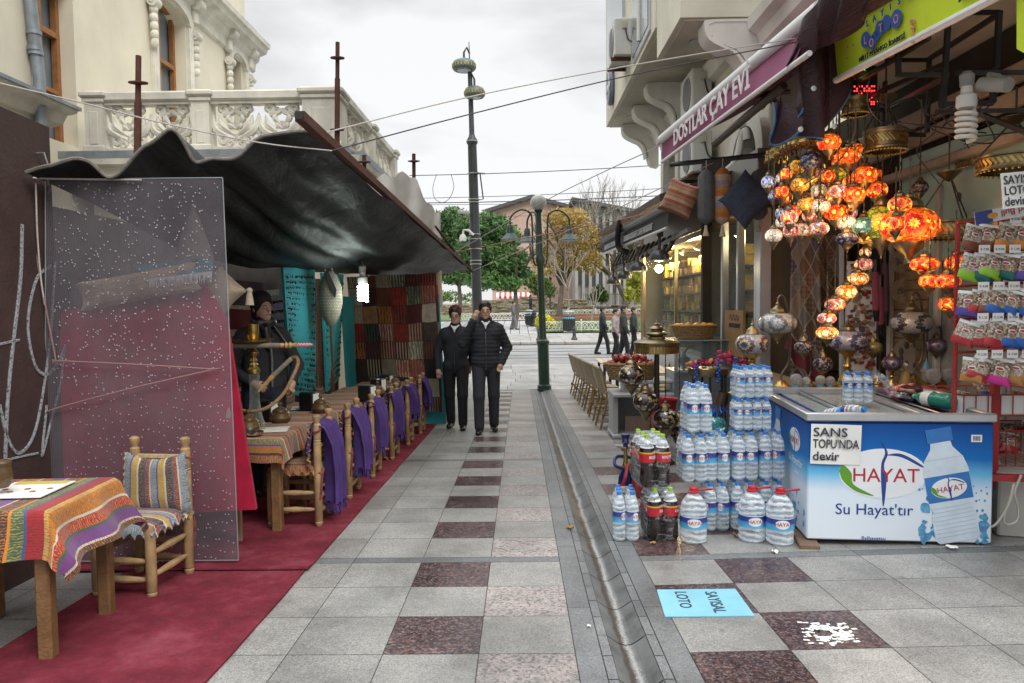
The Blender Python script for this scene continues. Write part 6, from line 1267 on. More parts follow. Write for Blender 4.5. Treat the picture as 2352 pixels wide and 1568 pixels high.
def tdawning():
 a, c, d, e = at(1382, 584, 14.3), at(1532, 523, 9.0), at(1533, 474, 9.0), at(1386, 552, 14.3); t = T('awning', 'black cafe awning with grey lettering, dark roof and heaters', 'awning', (a.x, 12, G(a.x, 12)), group='shop awnings'); bk = clothmat('black_canvas', (.022, .024, .026))
 B().grid(valance((a, c, d, e), 20, 40, .01), 30, 4, .004).O('valance', bk, t, True); gt = mat('grey_letters', (.42, .43, .43), .6)
 m = PM(a + V((-.02, 0, 0)), c - a, e - a); L_ = (c - a).length; b = B()
 for x in (.20, .66): b.text('TURKISH DELIGHT CAFE PATISSERIE', .125, m @ TR(L_*x, .05, .01), .003, off=.004, sx=.62 if x < .5 else 1.05)
 b.O('lettering', gt, t, True); b = B(); b.tube([a, c], .02, 8); b.O('front_bar', STEEL, t, True)
 b = B(); b.tube([e, d], .06, 10); b.O('roller', DKM, t, True)
 b = B(); r0, r1 = at(1374, 545, 14.5), at(1515, 462, 9.2); w = V((1.6, 0, .5)); h = V((0, 0, .09)); vs = [r0, r1, r1 + w, r0 + w]; b.add(vs + [p + h for p in vs], [(3, 2, 1, 0), (4, 5, 6, 7), (0, 1, 5, 4), (1, 2, 6, 5), (2, 3, 7, 6), (3, 0, 4, 7)]); b.O('roof', mat('brown_roof', (.085, .05, .042), .7, vs=3, var=.3), t, True, sm=0)
 b = B(); mid = a.lerp(c, .44); b.tube(spline([e.lerp(d, .42) + V((-.05, 0, .15)), mid + V((-.08, .05, .2)), mid + V((-.06, .1, -.02)), mid + V((.1, .1, -.12))], 14), .07, 8, flat=.35); b.O('strap', bk, t, True)
 b = B(); p, q = at(1404, 628, 14.2), at(1583, 527, 8.6); b.tube([p, q], .035, 4); b.tube([a.lerp(e, .5) + V((.1, 0, 0)), p + V((0, .1, -.2))], .02, 6); b.O('rail', mat('rail_grey', (.16, .17, .18), .5, .3), t, True, sm=0)
 b = B(); [b.box((0, 0, 0), (.05, .11, .26), Mx.Translation(a.lerp(c, .1 + .062*i) + V((.18, 0, -.14))) @ Mx.Rotation(.5, 4, 'Y'), bev=.02) for i in range(14)]; o = b.O('heater_clip', BLK, t, True); o['kind'] = 'stuff'
 q_ = N('flood_lit'); em = q_.done(q_.n('Emission', {0: (1, .8, .45), 1: 22.}))
 for i, (u, v) in enumerate(((1409, 648), (1433, 636), (1466, 618), (1514, 592))):
  y = (13.6, 12.4, 11.0, 9.6)[i]; p = at(u, v, y); s = T('flood_lamp', ('farthest', 'second farthest', 'second nearest', 'nearest')[i] + ' half round flood lamp under the black awning rail', 'lamp', p, group='flood lamps under the black awning')
  b = B(); b.lathe([(.13, -.03), (.125, .03), (.08, .09), (.0, .11)], 14, Mx.Scale(1.35, 4, (0, 1, 0))); b.O('shade', DKM, s); b = B(); b.box((0, 0, -.034), (.2, .28, .012)); b.O('reflector', mat('reflector', (.55, .52, .45), .3, .4), s); b = B(); b.cyl((0, 0, .1), (0, 0, .28), .02); b.box((0, 0, .3), (.08, .1, .06)); b.O('stem', DKM, s)
 p = at(1513, 617, 10.2); b = B(); b.ball((0, 0, 0), .055, 14, 10); o = b.O('bare_bulb', em); o.location = p; tag(o, 'bright warm bulb glaring at the sweet shop window', 'light bulb')
tdawning()
# cushions on the rail
def rail_cushions():
 b = B(); a, c = at(1540, 378, 8.4), at(1790, 352, 7.6); b.tube([a, c], .028, 8); [b.lathe([(.03, 0), (.03, .008)], 8, frame(a.lerp(c, k/12), c)) for k in range(12)]; tag(b.O('hanging_rail', DKM), 'black pole carrying cushions and lantern cups below the air conditioner', 'rail')
 red = kilim('red_patch', [(.11, (.20, .012, .02), (.36, .25, .10)), (.02, (.4, .3, .15), RD), (.09, (.38, .28, .15), (.22, .03, .03)), (.02, (.22, .02, .03), YE), (.1, (.24, .10, .06), (.42, .32, .18))], 1.2, 1.4, 1); blue = kilim('blue_brocade', [(.2, (.035, .06, .12), (.12, .11, .08)), (.05, (.03, .05, .1), (.1, .1, .07))], 1, 3); boy = kilim('bolster_print', [(.12, (.45, .38, .28), (.3, .22, .14)), (.1, (.5, .12, .03), (.35, .2, .05)), (.09, (.45, .25, .05), (.2, .1, .03)), (.1, (.28, .18, .3), (.45, .4, .42))], 1.1, 2, 1); sage = kilim('sage_brocade', [(.12, (.10, .11, .11), (.18, .15, .10)), (.07, (.06, .09, .13), (.15, .12, .08))], 1.3, 2)
 pillow('cushion', 'gold and red patchwork cushion tilted beside the black awning', at(1561, 456, 7.9), .37, .37, .09, red, rx=-.1, ry=.42, rz=-.5, grp='cushions hanging on the pole')
 for u, v, w, h, m, lb in ((1621, 452, .17, .52, sage, 'dark blue and grey bolster hanging right of the red cushion'), (1659, 450, .17, .54, boy, 'cream bolster with orange, yellow and mauve patches'), (1741, 448, .19, .48, sage, 'dull blue bolster beside the lanterns')):
  p = at(u, v, 7.8); t = T('bolster', lb, 'cushion', p, group='cushions hanging on the pole'); B().lathe([(.012, h*.56), (w*.3, h*.5), (w*.5, h*.4), (w*.53, 0), (w*.5, -h*.4), (w*.3, -h*.5), (.012, -h*.54)][::-1], 20, Mx.Scale(.8, 4, (0, 1, 0))).O('cover', m, t); b = B(); b.tube([(0, 0, h*.55), (0, 0, h*.72)], .006, 5); b.lathe([(.035, -h*.78), (.02, -h*.66), (.014, -h*.56)], 10); b.O('tassel', BEIGE, t)
 pillow('cushion', 'dark blue brocade cushion hanging by one corner', at(1711, 458, 7.7), .44, .44, .08, blue, rz=-.3, ry=0, grp='cushions hanging on the pole', dia=True)
rail_cushions()
# ================================================================ mosaic lamps
def mosaic(name, cols, lit=0., sc=34, star=0):
 q = N(name); co = q.co(); vc = q.vor(co, sc, 'Color'); ed = q.vor(co, sc, 'Distance', 'DISTANCE_TO_EDGE'); r = q.xyz(vc, 0); st = [(i/len(cols), c) for i, c in enumerate(cols)]
 c = q.ramp(r, st, 'CONSTANT')
 if star:
  uv = q.co('UV'); x = q.math('SUBTRACT', q.math('FRACT', q.math('MULTIPLY', q.xyz(uv, 0), star)), .5); y = q.math('MULTIPLY', q.math('SUBTRACT', q.xyz(uv, 1), .5), .95); d = q.math('SQRT', q.math('ADD', q.math('MULTIPLY', x, x), q.math('MULTIPLY', y, y)))
  a = q.math('ARCTAN2', y, x); d2 = q.math('ADD', d, q.math('MULTIPLY', q.math('SINE', q.math('MULTIPLY', a, 10.)), .03)); c = q.ramp(d2, [(0, cols[-1]), (.15, cols[2 % len(cols)]), (.24, cols[1]), (.40, cols[0])], 'CONSTANT') if not lit else q.mix(q.ramp(d2, [(.34, 1.), (.38, 0.)]), c, q.ramp(d2, [(0, cols[-1]), (.13, cols[1]), (.26, cols[2 % len(cols)])], 'CONSTANT'))
 ln = q.ramp(ed, [(.02, 1.), (.06, 0.)]); c = q.mix(ln, c, (.02, .015, .01) if lit or not star else (.2, .2, .2))
 nr = q.bump(q.math('ADD', q.math('MULTIPLY', r, .7), ed), .5, .004)
 if lit:
  z = q.math('SUBTRACT', q.xyz(q.co('UV'), 1), .46); g = q.math('ADD', q.ramp(q.math('ABSOLUTE', z), [(0, 1.), (.34, .32)]), 0.); e = q.math('MULTIPLY', q.math('MULTIPLY', q.math('ADD', q.math('MULTIPLY', q.xyz(vc, 1), 1.2), .12), lit*.5), g)
  return q.done(q.bsdf(c, .22, 0, nr, Emission_Color=c, Emission_Strength=e, Specular_IOR_Level=.6))
 return q.done(q.bsdf(c, .16, .15, nr, Specular_IOR_Level=.9))
W_, Rr, Oo, Yy, Bb, Gg, Pk = (.85, .72, .55), (.70, .012, .01), (.88, .13, .008), (.92, .40, .03), (.05, .10, .45), (.30, .50, .04), (.85, .42, .30)
LM = {'orange': mosaic('orange_mosaic', [Oo, Rr, Oo, Yy], 3.4, 46, 5), 'amber': mosaic('amber_mosaic', [(.85, .42, .05), Yy, (.55, .25, .03), (.9, .55, .1)], 2.6, 30), 'red': mosaic('red_mosaic', [Rr, (.85, .08, .02), Yy, Rr], 3.2, 40, 4), 'white': mosaic('white_mosaic', [W_, (.9, .8, .65), (.75, .6, .45)], 1.5, 44), 'multi': mosaic('multi_mosaic', [Pk, Oo, W_, Yy, Rr, (.35, .15, .3)], 2.2, 36, 4), 'green': mosaic('green_mosaic', [Gg, Yy, (.12, .22, .02), Gg], 1.3, 30, 3), 'blue': mosaic('blue_mosaic', [Bb, W_, (.25, .35, .7), Bb], 1.2, 36, 4), 'yellow': mosaic('yellow_mosaic', [Yy, (.95, .7, .2), Oo, W_], 3.0, 34, 4), 'pink': mosaic('pink_mosaic', [Pk, W_, (.9, .5, .4), Gg], 2.0, 26, 4), 'teal': mosaic('teal_mosaic', [(.08, .35, .33), (.5, .7, .6), (.04, .2, .22)], 1.0, 34),
      'dark_blue': mosaic('dark_blue_mosaic', [(.012, .02, .09), (.03, .05, .2), (.3, .3, .35)], 0, 50), 'black_gold': mosaic('black_gold_mosaic', [(.02, .012, .01), (.35, .26, .12), (.06, .03, .02), (.6, .58, .5), (.015, .01, .01)], 0, 34), 'sunburst': mosaic('sunburst_mosaic', [(.42, .41, .39), (.10, .02, .025), (.55, .45, .2), (.02, .05, .16)], 0, 55, 4), 'pale': mosaic('pale_mosaic', [(.48, .50, .47), (.16, .18, .19), (.5, .54, .52), (.6, .62, .6)], 0, 50, 5), 'bluewhite': mosaic('blue_white_mosaic', [(.42, .45, .55), (.05, .07, .24), (.6, .6, .6), (.09, .11, .32)], 0, 50, 3), 'purple': mosaic('purple_mosaic', [(.06, .03, .10), (.14, .08, .2), (.3, .28, .32), (.05, .02, .05)], 0, 46, 5), 'olive': mosaic('olive_mosaic', [(.22, .18, .02), (.14, .12, .015), (.04, .03, .01)], 0, 40, 4), 'speckled': mosaic('speckled_mosaic', [(.07, .02, .03), (.3, .28, .3), (.03, .03, .08), (.16, .05, .06), (.4, .36, .3)], 0, 60), 'starry': mosaic('starry_mosaic', [(.5, .52, .5), (.025, .02, .03), (.45, .4, .42), (.35, .36, .36)], 0, 48, 3)}
def globe(b, r, h): b.lathe([(.0, -h), (r*.55, -h*.97), (r*.82, -h*.72), (r*.97, -h*.3), (r, 0), (r*.97, h*.3), (r*.82, h*.72), (r*.55, h*.97), (0, h)], 24)
GLOW = ('big', 'ora', 'bri', 'top')
CHAIN = mat('dark_chain', (.09, .08, .06), .5, .6)
def lantern(u, v, ru, rv, y, col, label, ch=.6, name='mosaic_lantern', grp='hanging mosaic lanterns'):
 k = pxm(y); r, h = ru*k*1.06, rv*k*1.14; t = T(name, label, 'lamp', at(u, v, y), rng.random()*6, grp); b = B(); globe(b, r, h); b.O('globe', LM[col], t)
 B().lathe([(r*.52, h*.9), (r*.56, h*1.0), (r*.44, h*1.12), (r*.40, h*1.4), (r*.22, h*1.62), (r*.12, h*1.7), (r*.14, h*1.85), (r*.05, h*1.95), (0, h*2.0)], 14, fl=.03, fn=7).O('cap', ANT, t)
 B().lathe([(0, -h*2.3), (r*.07, -h*2.25), (r*.05, -h*2.1), (r*.13, -h*1.95), (r*.16, -h*1.8), (r*.3, -h*1.6), (r*.46, -h*1.3), (r*.56, -h*.98), (r*.5, -h*.9)], 14).O('base_cup', ANT, t)
 b = B(); n = int(ch/.028)
 for i in range(n): b.box((0, 0, h*1.95 + .012 + i*.028), (.011 if i % 2 else .004, .004 if i % 2 else .011, .027))
 b.O('chain', CHAIN, t, sm=0)
 if label[:3] in GLOW:
  l = bpy.data.lights.new('lantern_light', 'POINT'); l.energy = 2.5; l.color = (1, .5, .18); l.shadow_soft_size = .15; o = bpy.data.objects.new('lantern_light', l); C.objects.link(o); o.location = at(u, v, y) - V((0, .2, .12)); o['kind'] = 'helper'
 return t
CL = '''1050 225 122 75 orange|topmost orange sunburst lantern of the cluster under the maroon sheet
1260 385 125 80 orange|large orange lantern right below the topmost one
1375 295 58 48 orange|small orange lantern peeping out behind the large upper right one
840 440 108 85 dark_blue|dark blue unlit lantern high in the cluster
675 510 85 66 amber|amber lantern left of the dark blue unlit one
560 585 66 56 red|red lantern left of the amber one near the cushions
1460 600 130 80 orange|wide orange lantern at the right side of the cluster
1600 770 110 75 red|red flowered lantern at the right edge of the cluster
355 680 76 60 blue|blue and white lantern hanging leftmost beside the dull bolster
488 635 44 46 white|small plain white lantern between the red ones
715 715 95 66 amber|yellow amber lantern in the left middle of the cluster
512 795 80 60 red|red lantern below the small white one
400 830 46 50 blue|small blue lantern half hidden behind a red one
920 600 78 66 multi|patchy red and white lantern below the dark blue one
1040 610 72 66 red|reddish lantern in the crowded centre of the cluster
1165 570 82 66 green|green and pink lantern beneath the large orange one
930 780 86 60 pink|pink dotted lantern in the centre with green spots
1150 790 96 66 multi|mottled dark and pink lantern right of the centre
1340 825 116 72 orange|orange sunburst lantern low on the right of the cluster
790 935 92 62 amber|amber cracked lantern above the pink dotted ones
952 950 102 66 pink|pink and white lantern with a green disc, middle of the cluster
665 1010 62 56 red|dark red lantern in the lower left of the cluster
487 1040 52 50 blue|blue striped lantern in the lower left
595 1085 92 70 multi|brown and amber speckled lantern, lower left
830 1055 82 62 multi|lantern of pink discs and green, lower middle
1130 1030 126 76 orange|big orange lantern low in the middle with one sun medallion
497 1140 56 52 white|white lantern just above the lowest pale one
415 1295 92 62 white|lowest pale crackled lantern beside the steel door
610 1235 82 70 multi|amber and dark lantern in the bottom row
730 1225 86 62 pink|pink dotted lantern in the bottom row
930 1215 106 62 multi|purple and orange streaked lantern in the bottom row
1250 1145 102 70 pink|peach lantern right in the bottom row
1450 1175 106 76 teal|teal green lantern left of the big green one
1260 1330 120 60 dark_blue|dark blue unlit lantern under the bottom row
870 660 52 50 amber|small amber lantern in the centre
1612 590 48 44 orange|small orange lantern behind the wide one
1065 860 46 50 amber|small amber lantern behind the mottled one
1290 960 40 50 yellow|yellow lantern half hidden right of the pink and white one'''.split('\n')
rr = random.Random(21)
for i, l in enumerate(CL):
 a, lb = l.split('|'); x, y, rx, ry, c = a.split(); x, y, rx, ry = map(float, (x, y, rx, ry)); big = rx > 90
 lantern(1693.4 + x*.2, 282.2 + y*.2, rx*.2, ry*.2, (5.7 if big else 6.1) + rr.uniform(-.15, .25) + (.25 if rx < 60 else 0), c, lb, rr.uniform(.3, .8))
for i in range(16):
 u, v = rr.uniform(1775, 1995), rr.uniform(345, 530); lantern(u, v, rr.uniform(12, 18), rr.uniform(10, 13), 6.75 + rr.random()*.3, rr.choice(('amber', 'red', 'multi', 'orange', 'pink', 'yellow')), 'lantern glimpsed between and behind the front lanterns of the cluster', .4, grp='lanterns deep inside the cluster')
for u, v, ru, rv, y, c, lb in ((2066, 470, 24, 15, 5.2, 'red', 'red lantern directly above the biggest orange lamp'), (2056, 514, 21, 15, 5.0, 'red', 'red lantern hanging in front of the biggest orange lamp'), (2088, 518, 59, 33, 5.5, 'orange', 'biggest lantern of all, flat orange and red with white swirls'), (2024, 512, 36, 31, 5.75, 'green', 'big lime green patterned lantern left of the biggest orange one'), (2000, 546, 30, 12, 5.9, 'amber', 'flat dark amber lantern under the green one'), (2123, 607, 29, 14, 5.4, 'red', 'uppermost red lantern of the ring chandelier group'), (2194, 604, 22, 15, 5.5, 'red', 'red lantern partly behind the green snack bags'), (2134, 646, 22, 13, 5.3, 'red', 'left one of two red lanterns side by side'), (2176, 646, 26, 14, 5.2, 'red', 'right one of two red lanterns side by side, beside the snack rack'), (2181, 698, 24, 14, 5.3, 'red', 'lowest red lantern, beside the blue snack bags'),
 (1987, 580, 12, 10, 6.3, 'yellow', 'highest small yellow lantern of the spiral string'), (1983, 607, 19, 12, 6.2, 'multi', 'second lantern down the spiral string'), (1970, 640, 22, 12, 6.1, 'yellow', 'yellow lantern with a red spot on the spiral string'), (1943, 670, 22, 13, 6.0, 'yellow', 'bright yellow lantern in the middle of the spiral string'), (1917, 699, 21, 12, 5.95, 'multi', 'lantern with an orange disc on the spiral string'), (1898, 731, 20, 11, 5.9, 'multi', 'lantern with pale pink discs near the foot of the spiral string'), (1899, 764, 23, 12, 5.85, 'yellow', 'lowest yellow and blue lantern of the spiral string')):
 lantern(u, v, ru, rv, y, c, lb, .3)
for i, (x, y) in enumerate(((385, 400), (455, 372), (525, 322), (600, 262), (690, 222), (835, 195))):
 yy = 6.5 - .12*i; t = T('lamp_cup', ('leftmost', 'second', 'third', 'fourth', 'fifth', 'widest')[i] + ' brass ceiling cup above the lantern cluster' + ('' if i in (0, 5) else ', counted from the left'), 'lamp', at(1693.4 + x*.2, 282.2 + y*.2, yy), group='brass ceiling cups'); r = .05 + .012*i
 B().lathe([(r, -.03), (r*1.05, -.026), (r*.95, 0), (r*1.05, .025), (r*.9, .03), (r*.85, .06), (r*.3, .075), (0, .078)], 16).O('cup', BRASS, t); b = B(); [b.ball((r*cos(a), r*sin(a), -.035), .011, 6, 4) for a in np.linspace(0, 6.28, 12)[:-1]]; o = b.O('fringe', ANT, t); o['kind'] = 'stuff'
def ring(u, v, r, y, label, h=.1, ch=.8, lamps=0):
 t = T('ring_chandelier', label, 'chandelier', at(u, v, y), group='brass ring chandeliers'); b = B(); b.lathe([(r*.97, -h/2), (r, -h/2), (r*1.02, -h*.4), (r*.98, -h*.36), (r*.98, h*.3), (r*1.03, h*.36), (r*1.03, h*.5), (r*.96, h*.5)], 36, cap=False); b.lathe([(r*.9, h*.5), (r*1.0, h*.46), (r*.9, h*.42)], 30); b.O('ring', ANT, t)
 b = B(); n = 40
 for i in range(n): a = 2*pi*i/n; b.box((r*1.0, 0, 0), (.006, r*.08, h*.5), Mx.Rotation(a, 4, 'Z') @ Mx.Rotation(.7, 4, 'X')); b.ball((r*cos(a), r*sin(a), -h*.58), h*.09, 5, 4)
 o = b.O('pierced_band', BRASS, t); o['kind'] = 'stuff'
 b = B(); [b.tube([(r*cos(a), r*sin(a), h*.5), (0, 0, ch*.6)], .006, 5) for a in (.4, 2.5, 4.6)]; b.tube([(0, 0, ch*.55), (0, 0, ch)], .007, 5); b.O('chain', CHAIN, t); B().lathe([(.0, ch*.5), (.03, ch*.52), (.09, ch*.6), (.09, ch*.61), (.02, ch*.62)], 16).O('bowl', ANT, t)
ring(1964, 242, .10, 5.9, 'small brass ring chandelier under the glowing red and green sign', .12, .4)
ring(2032, 322, .155, 5.8, 'medium brass ring chandelier right of the topmost orange lantern', .15, .55)
ring(2176, 528, .24, 5.9, 'wide brass ring chandelier carrying the red lanterns', .13, .75)
for u, v, c, lb in ((2112, 430, 'speckled', 'unlit dark lantern before the teal glass above the ring chandelier'), (2215, 452, 'purple', 'unlit violet lantern before the teal glass'), (2262, 410, 'olive', 'unlit olive lantern high before the teal glass'), (2240, 565, 'amber', 'amber lantern glowing behind the wide ring chandelier')): lantern(u, v, 17, 12, 6.1, c, lb, .4)
ring(2252, 365, .17, 6.0, 'dim brass ring chandelier before the teal glass', .12, .4)
ring(2330, 375, .22, 5.0, 'brass ring chandelier high beside the white paper sign', .1, .5)
# shelf and table lamps
ZS = at(2000, 893, 6.2).z
def shelf():
 t = T('display_shelf', 'long wooden shelf of lamps and souvenirs behind the freezer', 'shelf', (3.0, 6.5, G(3, 6.5))); z = G(3, 6.5); h = ZS - z
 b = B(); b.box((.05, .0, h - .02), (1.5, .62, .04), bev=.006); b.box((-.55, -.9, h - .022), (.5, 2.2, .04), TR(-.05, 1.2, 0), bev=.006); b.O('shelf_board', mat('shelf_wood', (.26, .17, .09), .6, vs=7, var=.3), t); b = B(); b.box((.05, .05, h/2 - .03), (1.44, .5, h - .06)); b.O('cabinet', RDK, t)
shelf()
def tlamp(u, v, ru, rv, vb, col, label, y=6.3, kind=0, s=1., ub=None):
 k = pxm(y); r, h = ru*k, rv*k; g = at(u, v, y); ub = ub or u; bx = at(ub, v, y).x; z0 = ZS if vb is None else at(u, vb, y).z; H = g.z - z0; dx = g.x - bx; t = T('mosaic_table_lamp', label, 'lamp', (bx, y, z0), 0, 'mosaic table lamps')
 b = B(); globe(b, r, h); b.v = [(p[0] + dx, p[1], p[2] + H) for p in b.v]; o = b.O('globe', LM[col], t)
 m = TR(dx, 0, H); B().lathe([(r*.4, h*.92), (r*.42, h*1.05), (r*.36, h*1.15), (r*.33, h*1.4), (r*.14, h*1.7), (r*.09, h*1.8), (r*.11, h*1.95), (r*.04, h*2.1), (r*.03, h*2.5), (0, h*2.55)], 16, m, fl=.04, fn=9).O('cap', ANT, t)
 if kind == 0:
  B().lathe([(r*.62, 0), (r*.66, .012), (r*.5, .02), (r*.45, H*.18), (r*.2, H*.32), (r*.17, H*.4), (r*.24, H*.46), (r*.16, H*.52), (r*.2, H - h*1.5), (r*.5, H - h*1.02), (r*.52, H - h*.9)], 18, fl=.02, fn=10).O('pedestal', BRASS, t)
 else:
  B().lathe([(0, H - h*2.1), (r*.06, H - h*2.0), (r*.05, H - h*1.85), (r*.2, H - h*1.6), (r*.3, H - h*1.4), (r*.45, H - h*1.05), (r*.5, H - h*.9)], 16, TR(dx)).O('base_cup', ANT, t)
  B().lathe([(r*.75, 0), (r*.8, .015), (r*.74, .022), (r*.76, .035), (r*.66, .04), (r*.4, .05), (r*.22, .085), (.012, .1)], 22, fl=.0).O('foot', BRASS, t)
  e = 1 if dx <= 0 else -1; P = [(0, 0, .09), (.0, .02, H*.25), (e*r*.45 + dx*0, .04, H*.45), (e*r*.6 + dx*.5, .03, H*.9), (dx + e*r*.45, .01, H + h*2.1), (dx + e*r*.2, 0, H + h*2.75), (dx, 0, H + h*2.45)]; B().tube(spline(P, 30), .009, 7).O('neck', mat('neck_steel', (.14, .12, .10), .35, .7), t)
 return t
tlamp(1727, 790, 38, 23, 862, 'sunburst', 'white table lamp with dark red and blue sunburst medallions', 5.9)
tlamp(1785, 742, 43, 23, None, 'pale', 'large pale crackled swan neck lamp above the small water bottles', 6.05, 1, ub=1797)
tlamp(1846, 797, 22, 14, None, 'speckled', 'small speckled purple swan neck lamp before the patchwork hanging', 6.2, 1, ub=1858)
tlamp(1889, 836, 22, 16, None, 'speckled', 'small dark pedestal lamp behind the crystal balls', 6.15)
tlamp(1946, 783, 43, 23, None, 'bluewhite', 'large blue and white table lamp with star medallion', 6.35)
tlamp(2005, 799, 21, 14, None, 'olive', 'small olive yellow swan neck lamp right of the blue and white one', 6.3, 1, ub=2016)
tlamp(2048, 834, 23, 15, None, 'purple', 'small purple pedestal lamp beside the plastic bagged bottles', 6.25)
tlamp(2093, 741, 45, 25, None, 'starry', 'large mirrored swan neck lamp with a dark star pattern', 6.3, 1, ub=2103)
tlamp(2150, 793, 24, 16, None, 'purple', 'dark violet swan neck lamp left of the snack rack', 6.3, 1, ub=2160)
tlamp(2201, 827, 21, 16, None, 'dark_blue', 'round dark blue pedestal lamp under the snack bags', 6.2)
p = at(2255, 878, 6.25); t = T('table_lamp', 'round stepped brass lamp foot below the snack rack', 'lamp', (p.x, 6.25, ZS)); B().lathe([(.17, 0), (.18, .02), (.16, .03), (.165, .05), (.13, .06), (.06, .075), (.04, .12), (.015, .13), (.012, .5)], 26).O('foot', BRASS, t)
CRY = clearglass('crystal', (.62, .64, .66), .3, .03)
for i, (u, r, lb) in enumerate(((1828, .048, 'largest crystal ball on a blue stand by the brass lamp foot'), (1851, .034, 'small crystal ball beside the largest one'), (1884, .04, 'crystal ball partly behind the dark pedestal lamp'), (1906, .036, 'crystal ball right of the dark pedestal lamp'))):
 p = at(u, 870, 6.1); t = T('crystal_ball', lb, 'crystal ball', (p.x, 6.1, ZS), group='crystal balls'); B().ball((0, 0, .05 + r), r, 18, 12).O('ball', CRY, t); B().lathe([(r*.9, 0), (r*.7, .05), (r*.5, .055)], 12).O('stand', mat('blue_stand', (.12, .35, .5), .3), t)
p = at(2127, 850, 6.3); t = T('souvenir_tower', 'little stone tower souvenir with a blue cone roof', 'souvenir', (p.x, 6.3, ZS)); B().lathe([(.042, 0), (.04, .12), (.046, .125), (.046, .15), (.036, .155)], 16).O('tower', mat('souvenir_stone', (.3, .28, .24), .8, vs=30), t); B().lathe([(.036, .155), (0, .25)], 16).O('roof', mat('souvenir_blue', (.12, .32, .48), .5), t)
p = at(2078, 862, 6.25); t = T('figurine', 'small figurine in a yellow robe with white and red hat', 'figurine', (p.x, 6.25, ZS)); B().lathe([(.04, 0), (.045, .05), (.034, .12), (.012, .145), (.018, .16), (.02, .175), (.012, .19), (0, .193)], 14).O('body', mat('ochre_robe', (.45, .32, .10), .5), t); B().lathe([(.022, .185), (.024, .2), (.012, .21), (0, .215)], 12).O('hat', WHITE, t)
for i, (u, lb) in enumerate(((2143, 'clear glass swirl ornament beside the violet lamp'), (2180, 'second clear glass swirl ornament left of the round blue lamp'))):
 p = at(u, 865, 6.2); o = B().lathe([(.02, 0), (.03, .01), (.012, .03), (.05, .07), (.062, .11), (.05, .15), (.02, .165), (.0, .168)], 16, fl=.08, fn=5).O('glass_ornament', CRY); o.location = (p.x, 6.2, ZS); tag(o, lb, 'ornament', 'glass ornaments')
# textiles, plates and panels behind the lamps
def diamat():
 q = N('diamond_patchwork'); uv = q.map(q.co('UV'), (3.2, 5.4, 1), ro=(0, 0, pi/4)); fl = q.n('VectorMath', {0: uv}, operation='FLOOR'); wn = q.n('TexWhiteNoise', {'Vector': fl}, 'Color', noise_dimensions='3D'); r1, r2 = q.xyz(wn, 0), q.xyz(wn, 1); fr = q.n('VectorMath', {0: uv}, operation='FRACTION'); sx, sy = q.xyz(fr, 0), q.xyz(fr, 1)
 base = q.ramp(r1, [(0, (.17, .11, .06)), (.2, (.10, .055, .035)), (.35, (.22, .20, .18)), (.5, (.14, .09, .18)), (.62, (.36, .28, .2)), (.78, (.04, .09, .09)), (.88, (.26, .12, .07))], 'CONSTANT')
 mo = q.n('TexWave', {'Vector': fr, 'Scale': 1.6, 'Distortion': 5}, 1, wave_type='RINGS'); ck = q.n('TexChecker', {'Vector': fr, 'Scale': 5}, 1); k = q.math('MULTIPLY', q.mix(q.math('GREATER_THAN', r2, .5), q.ramp(mo, [(.5, 0.), (.6, .55)]), ck), .5); c = q.mix(k, base, (.36, .29, .22))
 e = q.math('MINIMUM', q.math('MINIMUM', sx, q.math('SUBTRACT', 1., sx)), q.math('MINIMUM', sy, q.math('SUBTRACT', 1., sy))); c = q.mix(q.ramp(e, [(.045, 1.), (.055, 0.)]), c, (.42, .36, .27)); return q.done(q.bsdf(c, .95, 0, q.bump(q.noise(q.co('UV'), 120), .3, .004)))
DIA = diamat(); gq = lambda u, v, y: at(u, v, y)
rugcloth('patchwork_hanging', 'diamond patchwork cloth hanging behind the pale swan neck lamp', [gq(1812, 870, 8.0), gq(1892, 878, 7.8), gq(1880, 540, 7.8), gq(1818, 540, 8.0)], DIA, 'wall hanging', (1, 1.5), .06)
rugcloth('patchwork_hanging', 'second patchwork cloth in black, tan and mauve behind the spiral string', [gq(1878, 770, 8.1), gq(1938, 750, 7.9), gq(1935, 540, 7.9), gq(1872, 540, 8.1)], DIA, 'wall hanging', (1.3, 1.3), .05)
rugcloth('maroon_throw', 'dark red velvet throw slung below the patchwork hanging', [gq(1800, 800, 7.4), gq(1890, 905, 7.0), gq(1895, 850, 7.1), gq(1812, 765, 7.5)], velvet('dark_red_velvet', (.10, .012, .02)), 'throw', rip=.05)
rugcloth('maroon_strips', 'dark maroon braided strips hanging beside the plank wall', [gq(2038, 815, 7.2), gq(2056, 815, 7.2), gq(2052, 385, 7.2), gq(2026, 385, 7.2)], kilim('maroon_braid', [(.02, (.10, .02, .025), DK), (.012, (.2, .1, .09), DK)], 1, 1), 'wall hanging', (.2, 1.6), .03)
def agate():
 q = N('agate'); co = q.co(); v = q.vor(q.map(co, (1, 1, .55)), 9, 'Distance', 'SMOOTH_F1'); n = q.noise(co, 14, 4); return q.done(q.bsdf(q.ramp(q.math('ADD', v, q.math('MULTIPLY', n, .3)), [(.2, (.12, .12, .12)), (.45, (.36, .34, .32)), (.6, (.22, .2, .2)), (.85, (.5, .48, .45))]), .25))
slab('stone_panel', 'glossy grey agate patterned column beside the steel door', [gq(1764, 905, 8.6), gq(1800, 905, 8.5), gq(1800, 545, 8.5), gq(1762, 545, 8.6)], agate(), 'panel', None, .06)
slab('white_post', 'slim white post right of the patchwork hangings', [gq(1931, 880, 7.6), gq(1938, 880, 7.6), gq(1938, 540, 7.6), gq(1931, 540, 7.6)], TUBEW, 'post', None, .05)
